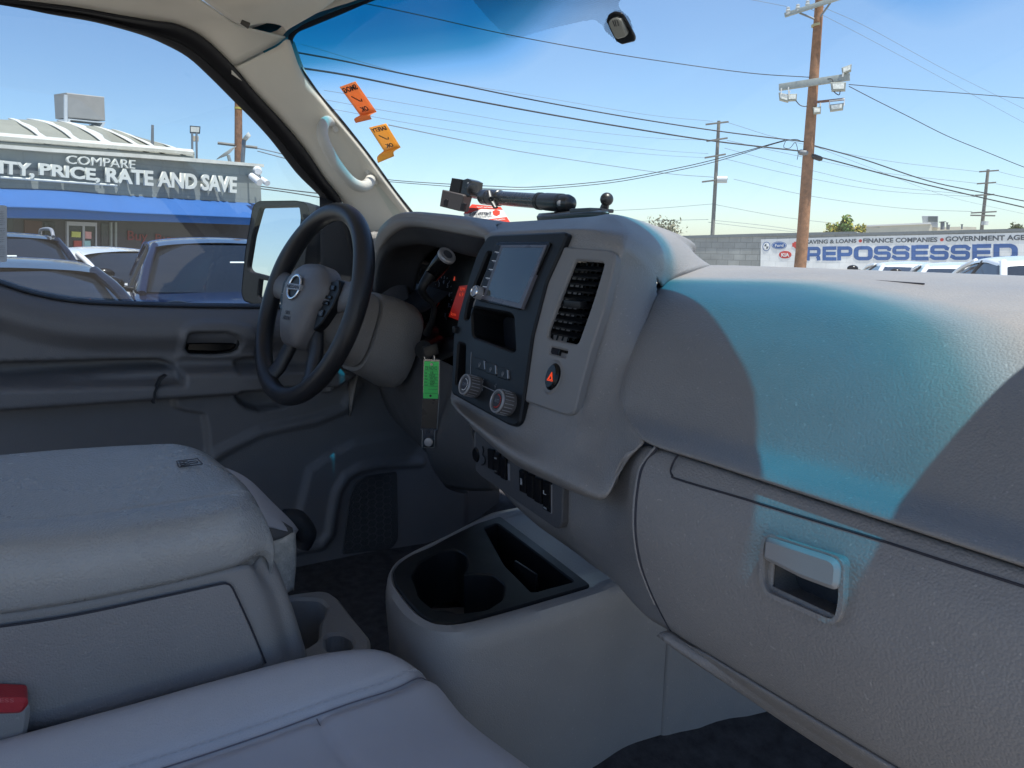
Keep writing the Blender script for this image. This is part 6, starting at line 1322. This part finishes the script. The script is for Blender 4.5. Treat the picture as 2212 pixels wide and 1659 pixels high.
# ---------------------------------------------------------- long wall with the painted sign
d0 = 58
SA = PD(1459, 512, d0); SB = PD(2230, 496, d0-3)
SF = Fr(L3(SA[0], SA[1], 0), L3(SB[0], SB[1], 0), L3(SA[0], SA[1], 3))
sw = tag(empty('sign_wall', SF.o), 'long grey block building across the road with a white painted sign reading REPOSSESSED', 'building')
GB = mat('grey painted block', (.35, .365, .355), .85, .4, 6, .12, kind='noise', vs=1.5)
sq = lambda pts, h=0: SF.L(pts, h)
wp = sq([(1050, 524), (1380, 514), (1459, 511), (1640, 506), (1850, 501.5), (1852, 505), (2000, 501), (2212, 495.5), (2420, 490)])
own(sw, plate('wall', SF, [(wp[0][0], 0)]+wp+[(wp[-1][0], 0)], GB, None, -12, 0, bev=0))
own(sw, plate('parapet', SF, sq([(1050, 523), (1380, 512), (1640, 504.5), (1850, 500), (1850, 506), (1640, 511), (1380, 518), (1050, 529)], .05), mat('dark grey parapet', (.17, .19, .2), .8, 0, 1, .1), None, -.3, .08, bev=0)); own(sw, plate('parapet', SF, sq([(1851, 503), (2000, 499), (2212, 493.5), (2420, 488), (2420, 495), (2212, 500), (2000, 505), (1851, 509)], .05), mat('dark grey parapet', (.17, .19, .2)), None, -.3, .08, bev=0))
WB = mat('white painted block', (.80, .81, .80), .75, .3, 5, .05, kind='noise', vs=2)
sgn_ = sq([(1644, 517), (1850, 511), (2212, 502.5), (2420, 497), (2420, 640), (1641, 640)], .02)
own(sw, plate('painted_panel', SF, sgn_, WB, None, 0, .03, bev=0))
T6 = lambda x, y: (1605+x/3.6456, 384+y/3.6456)
def st(s, q, m, bold=.03, nm='painted_lettering', h=.04): o = text(nm, s, [SF.at(*T6(x, y), h) for x, y in q], m, None, .01, bold); own(sw, o); return o
INKG = mat('charcoal wall paint', (.10, .115, .13), .7, 0, 1, .05); INKB = mat('blue wall paint', (.055, .14, .38), .7, 0, 1, .08, vs=3); INKR = mat('red wall paint', (.55, .06, .05), .7, 0, 1, 0)
st('SAVING & LOANS', [(497, 523), (893, 512), (894, 481), (498, 490)], INKG, .03); st('FINANCE COMPANIES', [(946, 514), (1530, 506), (1532, 468), (946, 478)], INKG, .03); st('GOVERNMENT AGENCIES', [(1594, 503), (2420, 487), (2422, 444), (1594, 463)], INKG, .03)
for x, y in ((924, 497), (1566, 488)): c = SF.uv(*T6(x, y), .04); own(sw, plate('painted_dot', SF, ell(c, .10, .10, 14), INKR, None, .03, .045, bev=0))
# block letters with squared extended shapes
xs_ = [(497, 612), (626, 736), (742, 862), (872, 1022), (1030, 1166), (1174, 1312), (1325, 1462), (1472, 1622), (1634, 1790), (1805, 1955), (1972, 2165)]
def stroke(ch, pts, w, closed=False):
    P = [np.array(p, float) for p in pts]; n = len(P); L_, R_ = [], []
    for i in range(n):
        a = P[i-1] if (i or closed) else P[i]; b = P[(i+1) % n] if (i < n-1 or closed) else P[i]
        d1 = P[i]-a; d2 = b-P[i]; l1 = np.linalg.norm(d1); l2 = np.linalg.norm(d2); d1 = d1/l1 if l1 else d2/l2; d2 = d2/l2 if l2 else d1
        t = d1+d2; t /= np.linalg.norm(t); nn = np.array([-t[1], t[0]]); c = max(.5, np.dot(nn, [-d1[1], d1[0]])); L_.append(P[i]+nn*w/2/c); R_.append(P[i]-nn*w/2/c)
    m = n if closed else n-1; return [(L_[i], R_[i], R_[(i+1) % n], L_[(i+1) % n]) for i in range(m)]
w_ = .25; a_ = w_/2*.62; b_ = w_/2      # strokes are drawn in a unit box, corners clipped like the painted letters
def arc(cx, cy, rx, ry, a0, a1, n=6): return [(cx+rx*math.cos(math.radians(a0+(a1-a0)*i/n)), cy+ry*math.sin(math.radians(a0+(a1-a0)*i/n))) for i in range(n+1)]
r_ = .16
BOWL = [(w_, 1-b_)]+[(1-b_-r_, 1-b_)]+arc(1-b_-r_, 1-b_-r_, r_, r_, 85, 5)+arc(1-b_-r_, .42+r_, r_, r_, -5, -85)+[(w_, .42)]
GL = {'E': [[(b_, 0), (b_, 1)], [(w_, 1-b_*.9), (1, 1-b_*.9)], [(w_, .5), (.95, .5)], [(w_, b_*.9), (1, b_*.9)]],
      'P': [[(b_, 0), (b_, 1)], BOWL], 'R': [[(b_, 0), (b_, 1)], BOWL, [(.74, .30), (.84, .22), (.86, 0)]],
      'S': [[(1, .72), (1-b_, .76)]+arc(1-b_-r_, 1-b_-r_+.02, r_, r_-.02, 20, 90)+arc(b_+r_, 1-b_-r_+.02, r_, r_-.02, 90, 180)+arc(b_+r_, .53+r_*.4, r_, r_*.6, 180, 260)+arc(1-b_-r_, .47-r_*.4, r_, r_*.6, 80, 0)+arc(1-b_-r_, b_+r_-.02, r_, r_-.02, 0, -90)+arc(b_+r_, b_+r_-.02, r_, r_-.02, -90, -160)+[(0, .28)]],
      'O': [arc(1-b_-.2, 1-b_-.2, .2, .2, 0, 90)+arc(b_+.2, 1-b_-.2, .2, .2, 90, 180)+arc(b_+.2, b_+.2, .2, .2, 180, 270)+arc(1-b_-.2, b_+.2, .2, .2, 270, 360)],
      'D': [[(b_, 0), (b_, 1)], [(w_, 1-b_*.9), (1-b_-.25, 1-b_*.9)]+arc(1-b_-.25, 1-b_-.25, .25, .25+.012, 80, 5)+arc(1-b_-.25, b_+.25, .25, .25+.012, -5, -80)+[(1-b_-.25, b_*.9), (w_, b_*.9)]]}
def blk(ch, x0, x1, yb0, yb1, yt0, yt1):
    bm = bmesh.new()
    def mp(p): x = x0+(x1-x0)*p[0]; y = (yb0+(yb1-yb0)*p[0])*(1-p[1])+(yt0+(yt1-yt0)*p[0])*p[1]; return SF.at(*T6(x, y), .045)
    for st_ in GL[ch]:
        for q in stroke(ch, st_, w_*(1 if ch != 'S' else .9), ch == 'O'): bm.faces.new([bm.verts.new(mp(v)) for v in q])
    bmesh.ops.remove_doubles(bm, verts=bm.verts, dist=.0005); own(sw, build('painted_lettering', bm, INKB, None, False))
for ch, (a, b) in zip('REPOSSESSED', xs_):
    f0 = lambda x: 652-.002*(x-497); f1 = lambda x: 545-.0155*(x-497)
    blk(ch, a, b, f0(a), f0(b), f1(a), f1(b))
st('BANK & CORPORATION', [(1180, 735), (2060, 722), (2062, 675), (1180, 684)], INKG, .03)
# painted block courses show faintly through both paints
def blocks(m, fr, amt):
    nt = m.node_tree; N = nt.nodes; L = nt.links; g = N.new('ShaderNodeNewGeometry'); cb = N.new('ShaderNodeCombineXYZ')
    for i, ax_ in enumerate((tuple(fr.u), (0, 0, 1))):
        d = N.new('ShaderNodeVectorMath'); d.operation = 'DOT_PRODUCT'; d.inputs[1].default_value = ax_; L.new(g.outputs['Position'], d.inputs[0]); L.new(d.outputs['Value'], cb.inputs[i])
    bt = N.new('ShaderNodeTexBrick'); bt.inputs['Scale'].default_value = 1.; bt.inputs['Brick Width'].default_value = .8; bt.inputs['Row Height'].default_value = .4; bt.inputs['Mortar Size'].default_value = .022
    bt.inputs['Color1'].default_value = (1, 1, 1, 1); bt.inputs['Color2'].default_value = (1-amt*.4,)*3+(1,); bt.inputs['Mortar'].default_value = (1-amt,)*3+(1,); L.new(cb.outputs[0], bt.inputs['Vector'])
    st2 = N.new('ShaderNodeTexNoise'); st2.inputs['Scale'].default_value = .35; st2.inputs['Detail'].default_value = 8; L.new(cb.outputs[0], st2.inputs['Vector']); rr_ = N.new('ShaderNodeMapRange'); rr_.inputs[1].default_value = .35; rr_.inputs[2].default_value = .7; rr_.inputs[3].default_value = 1-amt*.7; rr_.inputs[4].default_value = 1.03; L.new(st2.outputs[0], rr_.inputs[0])
    b = N['Principled BSDF']; src = b.inputs['Base Color'].links[0].from_socket; a = N.new('ShaderNodeMix'); a.data_type = 'RGBA'; a.blend_type = 'MULTIPLY'; a.inputs[0].default_value = 1; c = N.new('ShaderNodeMix'); c.data_type = 'RGBA'; c.blend_type = 'MULTIPLY'; c.inputs[0].default_value = 1
    L.new(src, a.inputs[6]); L.new(bt.outputs['Color'], a.inputs[7]); L.new(a.outputs[2], c.inputs[6]); L.new(rr_.outputs[0], c.inputs[7]); L.new(c.outputs[2], b.inputs['Base Color'])
blocks(GB, SF, .35); blocks(WB, SF, .12); blocks(INKB, SF, .25); blocks(GWALL, BF, .12)
# roundels of car makers
def disc(cx, cy, rx, ry, m, h=.045, nm='painted_roundel'):
    c = SF.uv(*T6(cx, cy), h); e = SF.uv(*T6(cx+rx, cy), h)[0]-c[0]; g = abs(SF.uv(*T6(cx, cy+ry), h)[1]-c[1]); own(sw, plate(nm, SF, ell(c, e, g, 32), m, None, .03, h, bev=0)); return c, e, g
disc(184, 541, 30, 36, INKB, .045); disc(184, 541, 25, 31, WB, .050); c, e, g = disc(184, 541, 17, 21, INKG, .055)
for k in (0, 2): own(sw, plate('roundel_quarter', SF, [c]+[(c[0]+e*math.cos(a), c[1]+g*math.sin(a)) for a in np.linspace(k*math.pi/2, (k+1)*math.pi/2, 8)], WB, None, .05, .06, bev=0))
disc(284, 533, 60, 30, INKB); disc(284, 533, 55, 26, WB, .050); disc(284, 533, 52, 24, INKB, .055); st('Ford', [(252, 545), (318, 543), (318, 521), (252, 523)], WB, .01, h=.06)
disc(332, 606, 50, 30, INKR); st('KIA', [(302, 622), (364, 621), (364, 592), (302, 593)], WB, .03, h=.05)
own(sw, plate('shield_emblem', SF, [SF.uv(*T6(x, y), .045) for x, y in ((388, 515), (400, 512), (405, 503), (430, 505), (430, 560), (408, 556), (402, 545), (388, 543))], INKR, None, .03, .045, bev=0))
# cream building behind with roof equipment
CB = PD(1868, 500, 74); cbld = thing_at('cream_building', L3(CB[0], CB[1], 0), 'cream flat roofed building rising behind the painted wall', 'building')
XF = Fr(L3(*PD(1868, 500, 74)[:2], 0), L3(*PD(2105, 490, 76)[:2], 0), L3(*PD(1868, 500, 74)[:2], 3))
q = XF.L([(1868, 488), (2008, 482), (2013, 487), (2013, 520), (1868, 520)]); CRM = mat('cream stucco', (.60, .56, .45), .85, .3, 5, .08, kind='noise', vs=1.5)
own(cbld, plate('wall', XF, q, CRM, None, -8, 0, bev=0)); own(cbld, plate('low_wing', XF, XF.L([(2013, 491), (2085, 489), (2118, 490), (2118, 520), (2013, 520)]), CRM, None, -6, -1, bev=0))
own(cbld, plate('roof_trim', XF, XF.L([(1867, 486.5), (2010, 480.5), (2012, 484), (1868, 489.5)], .1), mat('pale roof trim', (.6, .6, .58), .6, 0, 1, 0), None, -.2, .12, bev=0))
hv2 = thing_at('roof_air_conditioner', PD(2010, 484, 76), 'grey air conditioning unit on the cream flat roofed building', 'air conditioner'); H2 = Fr(PD(1991, 490, 76), PD(2027, 490, 76), PD(1991, 466, 76))
own(hv2, plate('housing', H2, H2.L([(1991, 466), (2027, 466), (2026, 492), (1994, 490)]), mat('grey hvac sheet', (.40, .42, .43), .5, 0, 1, .08), None, -1.5, 0, bev=.03)); own(hv2, plate('fan_grille', H2, H2.L([(2005, 467.5), (2025, 467.5), (2025, 479), (2005, 479)]), mat('dark fan grille', (.12, .14, .14), .6, 0, 1, .2, vs=20), None, 0, .03, bev=0))
for x, y0_, y1_, r_, lb in ((2036, 496, 480, .16, 'widest roof vent pipe right of the air conditioner'), (2046, 496, 482, .06, 'thin roof vent pipe, first right of the wide one'), (2050, 496, 487, .06, 'thin short roof vent pipe, second right of the wide one'), (2078, 495, 486, .06, 'lone thin roof vent pipe far right on the cream building')):
    vv = thing_at('vent_pipe', PD(x, y0_, 75), lb, 'vent pipe', 'vent pipes on the cream building'); own(vv, tube('pipe', [PD(x, y0_, 75), PD(x, y1_, 75)], r_, STL, None, 8)); own(vv, tube('cap', [PD(x, y1_, 75), PD(x, y1_-1.6, 75)], r_*1.7, STL, None, 8))

# ---------------------------------------------------------- trees: trunk, limbs, many small leaves
def tree(label, base, top_px, w_px, d, cols, n, loose=.5, palm=False, leaf=.14):
    b = PD(*base, d); t = PD(*top_px, d); wdt = w_px/FPX*d*.5; h0 = b[2]; root = thing_at('tree', L3(b[0], b[1], 0), label, 'tree', 'trees behind the far wall')
    tm = mat('tree bark', (.12, .09, .06), .9, .5, 20, .2, kind='noise')
    bm = bmesh.new(); add_tube(bm, [L3(b[0], b[1], 0), L3(b[0], b[1], h0*.7), b*.5+t*.5], [.16, .12, .04], 8)
    tips = []
    for i in range(22 if not palm else 14):
        a = random.random()*6.283; hh = random.random(); s = b*(1-hh*.6)+t*hh*.6; rr = wdt*(.45+.55*random.random())*(1-.35*hh)
        e = s+L3(math.cos(a)*rr, math.sin(a)*rr, (t[2]-h0)*(.15+.35*random.random())); e[2] = min(e[2], t[2]); add_tube(bm, [s, s*.5+e*.5+L3(0, 0, .1), e], [.035, .022, .01], 5, False); tips.append((s, e))
    bmesh.ops.recalc_face_normals(bm, faces=bm.faces); own(root, build('trunk', bm, tm, None))
    bm = bmesh.new(); ms = [mat('leaf %.2f %.2f' % (c[0], c[1]), c, .7, 0, 1, .15, vs=2) for c in cols]
    for i in range(n):
        s, e = random.choice(tips); tt = .35+.75*random.random(); c = s*(1-tt)+e*tt+np.random.randn(3)*wdt*.09*(1+loose)
        a = np.random.randn(3); a /= np.linalg.norm(a); q_ = np.cross(a, np.random.randn(3)); q_ /= np.linalg.norm(q_); L_ = leaf*(.5+random.random())
        v = [bm.verts.new(c-a*L_*.5), bm.verts.new(c+q_*L_*.22), bm.verts.new(c+a*L_*.5), bm.verts.new(c-q_*L_*.22)]; f_ = bm.faces.new(v); f_.material_index = random.choice(range(len(ms)))
    own(root, build('crown', bm, ms, None, False))
GR = [(.10, .13, .04), (.07, .10, .03), (.20, .19, .07)]
tree('sparse dusty tree left, just above the dashboard edge', (1440, 530), (1425, 474), 90, 62, [(.20, .19, .13), (.13, .14, .08), (.26, .24, .17)], 900, 1.0, leaf=.22)
tree('feathery green tree with yellow tips between the brown pole and cream building', (1828, 515), (1832, 470), 44, 66, [(.14, .22, .05), (.42, .36, .06), (.10, .17, .04)], 1300, .6, True, leaf=.32)
tree('low yellowing tree at the left foot of the feathery tree', (1800, 515), (1802, 484), 40, 66, [(.40, .33, .06), (.20, .24, .05)], 600, .6, leaf=.25)
tree('low yellow green bush top beside the cream building', (1856, 515), (1855, 486), 30, 66, [(.45, .36, .05), (.18, .20, .05)], 500, .6, leaf=.25)
tree('small tree top at the right edge above the painted wall', (2198, 510), (2196, 484), 34, 75, GR, 500, .6, leaf=.25)

# ---------------------------------------------------------- cars
def car(label, cat, loc, rz, paint, L_=4.6, Wd=1.8, Hh=1.45, suv=False, roofm=None, stickercol=None, group='cars parked in the lot', rails=False, wind_sheet=False, hood=1.0):
    root = tag(empty('parked_car', loc), label, cat, group); root.rotation_euler.z = rz
    hw = Wd/2; zb = .93 if not suv else .98; z0 = .32
    # body stations along +x (front)
    st_ = [(-L_/2, .78, .50, zb-.18), (-L_/2+.06, .9, .38, zb-.06), (-L_/2+.5, .97, .30, zb), (-L_*.2, 1, .28, zb+.0), (0, 1, .28, zb), (L_*.17, 1, .28, zb-.02), (L_*.24, .99, .28, zb-.04*hood), (L_*.38, .95, .28, zb-.13*hood), (L_/2-.14, .86, .32, zb-.24*hood), (L_/2, .70, .42, zb-.38)]
    rows_ = []
    for x, s, zl, zt in st_:
        w = hw*s; rows_.append([L3(x, y*w, z) for y, z in ((-.55, zl-.05), (-.93, zl), (-1, zl+.18), (-1.01, (zl+zt)/2), (-.97, zt-.05), (-.88, zt+.0), (-.5, zt+.035), (0, zt+.05), (.5, zt+.035), (.88, zt), (.97, zt-.05), (1.01, (zl+zt)/2), (1, zl+.18), (.93, zl), (.55, zl-.05))])
    def prt(name, rws, m, k=4, th=0):
        A_ = cubic(np.array(rws, float), k); A_ = cubic(A_.transpose(1, 0, 2), k).transpose(1, 0, 2); r_, c_ = A_.shape[:2]
        me = bpy.data.meshes.new(name); me.from_pydata(A_.reshape(-1, 3).tolist(), [], [(i*c_+j, i*c_+j+1, (i+1)*c_+j+1, (i+1)*c_+j) for i in range(r_-1) for j in range(c_-1)]); bmm = bmesh.new(); bmm.from_mesh(me)
        bmesh.ops.recalc_face_normals(bmm, faces=bmm.faces); bmm.to_mesh(me); bmm.free(); return link(name, me, m, root)
    prt('body', rows_, paint, 3)
    GLC = mat('tinted car glass', (.012, .016, .022), .06, 0, 1, 0, spec=.6)
    xr0, xr1 = -L_*(.20 if not suv else .36), L_*.07; xw0, xw1 = -L_*(.36 if not suv else .45), L_*.235; zr = Hh
    def ring(z, t):
        x0_ = xw0*(1-t)+xr0*t; x1_ = xw1*(1-t)+xr1*t; w = hw*(.93*(1-t)+.70*t); return x0_, x1_, w
    rr = []
    for t in np.linspace(0, 1, 5):
        x0_, x1_, w = ring(0, t); z = zb-.01+(zr-.05-zb)*(t**.9); b_ = .12
        rr.append([L3(x, y, z) for x, y in ((x0_, 0), (x0_+.02, -w*.6), (x0_+b_, -w*.96), (x0_+.5, -w), ((x0_+x1_)/2, -w*1.01), (x1_-.5, -w), (x1_-.10, -w*.93), (x1_+.10, -w*.55), (x1_+.17, 0), (x1_+.10, w*.55), (x1_-.10, w*.93), (x1_-.5, w), ((x0_+x1_)/2, w*1.01), (x0_+.5, w), (x0_+b_, w*.96), (x0_+.02, w*.6), (x0_, 0))])
    prt('windows', rr, GLC, 3)
    x0_, x1_, w = ring(0, 1); roof = []
    for x, dz in ((x0_-.10, -.12), (x0_+.0, -.045), (x0_+.4, -.005), ((x0_+x1_)/2, .012), (x1_-.3, .0), (x1_+.10, -.045)):
        roof.append([L3(x, y*w, zr+dz+e+(-.10 if False else 0)) for y, e in ((-1.06, -.10), (-1.0, -.045), (-.7, -.01), (0, .012), (.7, -.01), (1.0, -.045), (1.06, -.10))])
    prt('roof', roof, roofm or paint, 4)
    for s in (-1, 1):
        own_ = lambda o: setattr(o, 'parent', root)
        o = tube('pillar', [L3(xw1+.02, s*hw*.86, zb-.02), L3(ring(0, .5)[1]-.0, s*ring(0, .5)[2]*.95, (zb+zr)/2), L3(x1_-.02, s*w*.97, zr-.07)], .038, paint, root, 8, 4)
        o = tube('pillar', [L3(xw0+.1, s*hw*.90, zb-.02), L3(x0_+.08, s*w*.98, zr-.07)], .05, paint, root, 8)
        o = tube('pillar', [L3(-.05, s*hw*.945, zb-.02), L3(-.12, s*w*1.02, zr-.07)], .03, mat('black trim', (.02, .02, .02), .5, 0, 1, 0), root, 6)
        mcx = L3(xw1-.30, s*(hw+.13), zb+.06); bmm = bmesh.new(); bmesh.ops.create_uvsphere(bmm, u_segments=16, v_segments=10, radius=1)
        for v in bmm.verts: v.co = Vector((mcx[0]+v.co.x*.09, mcx[1]+v.co.y*.12, mcx[2]+v.co.z*.075))
        mm = build('wing_mirror', bmm, PIANO, root); tube('mirror_foot', [mcx-L3(0, s*.05, .03), L3(mcx[0], s*(hw-.06), zb)], .03, PIANO, root, 8)
        tube('headlight', [L3(L_/2-.30, s*hw*.66, zb-.28), L3(L_/2-.10, s*hw*.60, zb-.34)], [.14, .09], mat('headlight glass', (.6, .62, .65), .1, 0, 1, .1), root, 12)
        if rails: tube('roof_rail', [L3(x0_+.2, s*w*.92, zr-.02), L3(x0_+.4, s*w*.92, zr+.06), L3(x1_-.3, s*w*.92, zr+.06), L3(x1_-.05, s*w*.92, zr-.03)], .022, SILVER, root, 8, 4)
        for x in (-L_*.30, L_*.31):
            wl = tube('wheel', [L3(x, s*(hw-.20), .33), L3(x, s*(hw+.0), .33)], .33, RUBBER, root, 28)
            rm = tube('rim', [L3(x, s*(hw-.02), .33), L3(x, s*(hw+.012), .33)], [.21, .20], SILVER, None, 20); rm.parent = wl
    for z_, yy_ in ((zb+.05, 0),):
        if stickercol:
            f_ = Fr(L3(xw1*.75+x1_*.25+.13, -hw*.62, zb+.09), L3(xw1*.75+x1_*.25+.13, hw*.62, zb+.09), L3(x1_+.16, 0, zr-.1))
            f_.n = np.cross(f_.u, f_.v); 
            if f_.n[0] < 0: f_.n = -f_.n
            o = plate('window_notice', f_, [(.98, .03), (1.09, .03), (1.09, .10), (.98, .10)], stickercol, root, .0, .05, bev=0)
            o = plate('window_notice', f_, [(.62, .26), (.76, .26), (.76, .285), (.62, .285)], mat('pale notice', (.6, .65, .62), .5, 0, 1, 0), root, .0, .05, bev=0)
    return root
DKB = mat('dark blue black car paint', (.007, .010, .02), .12, 0, 1, .03, coat=.15); BLU = mat('deep navy car paint', (.008, .014, .04), .12, 0, 1, .03, coat=.15); WHT = mat('white car paint', (.75, .76, .77), .2, 0, 1, .02, coat=1.); SLV = mat('steel blue silver paint', (.22, .28, .36), .2, 0, 1, .02, metal=.5, coat=1.)
ORN = mat('orange notice', (.9, .2, .03), .5, 0, 1, 0)
def ground(px, d): p = PD(px, 600, d); return (p[0], p[1], 0)
car('dark sedan parked closest to the driver door with an orange notice in its windshield', 'car', (-5.75, -.15, 0), .05, DKB, 4.7, 1.86, 1.32, stickercol=ORN)
car('black sport utility vehicle with roof rails behind the closest dark sedan', 'car', (-10.9, -.15, 0), .05, DKB, 4.7, 1.9, 1.51, suv=True, rails=True, stickercol=mat('yellow notice', (.9, .5, .04), .5, 0, 1, 0))
car('white hatchback half hidden between the two black vehicles', 'car', (-11.4, 1.15, 0), .5, WHT, 4.2, 1.8, 1.33)
car('navy black crossover with a green windshield label, beside the door mirror', 'car', (-8.4, 1.95, 0), -.10, BLU, 4.6, 1.88, 1.475, suv=True, stickercol=mat('green label', (.2, .6, .4), .5, 0, 1, 0))
car('pale blue silver sedan cut off behind the door mirror', 'car', (-6.6, 3.55, 0), -.55, SLV, 4.5, 1.8, 1.40)
# white work vehicles in front of the painted wall
wv = PD(2225, 560, 14.5)
car('white car at the right edge in front of the painted wall', 'car', (wv[0], wv[1], -.0), 2.35, WHT, 4.8, 1.9, 1.36, group='white vehicles by the painted wall')
wv = PD(2070, 560, 17); car('white car seen only as a roof in front of the letters below REPOSSESSED', 'car', (wv[0], wv[1], 0), 2.2, WHT, 4.2, 1.7, 1.20, group='white vehicles by the painted wall')
wv = PD(1960, 560, 19); car('white car left of the other white roof, just above the dashboard', 'car', (wv[0], wv[1], 0), 2.3, WHT, 4.2, 1.7, 1.16, group='white vehicles by the painted wall')
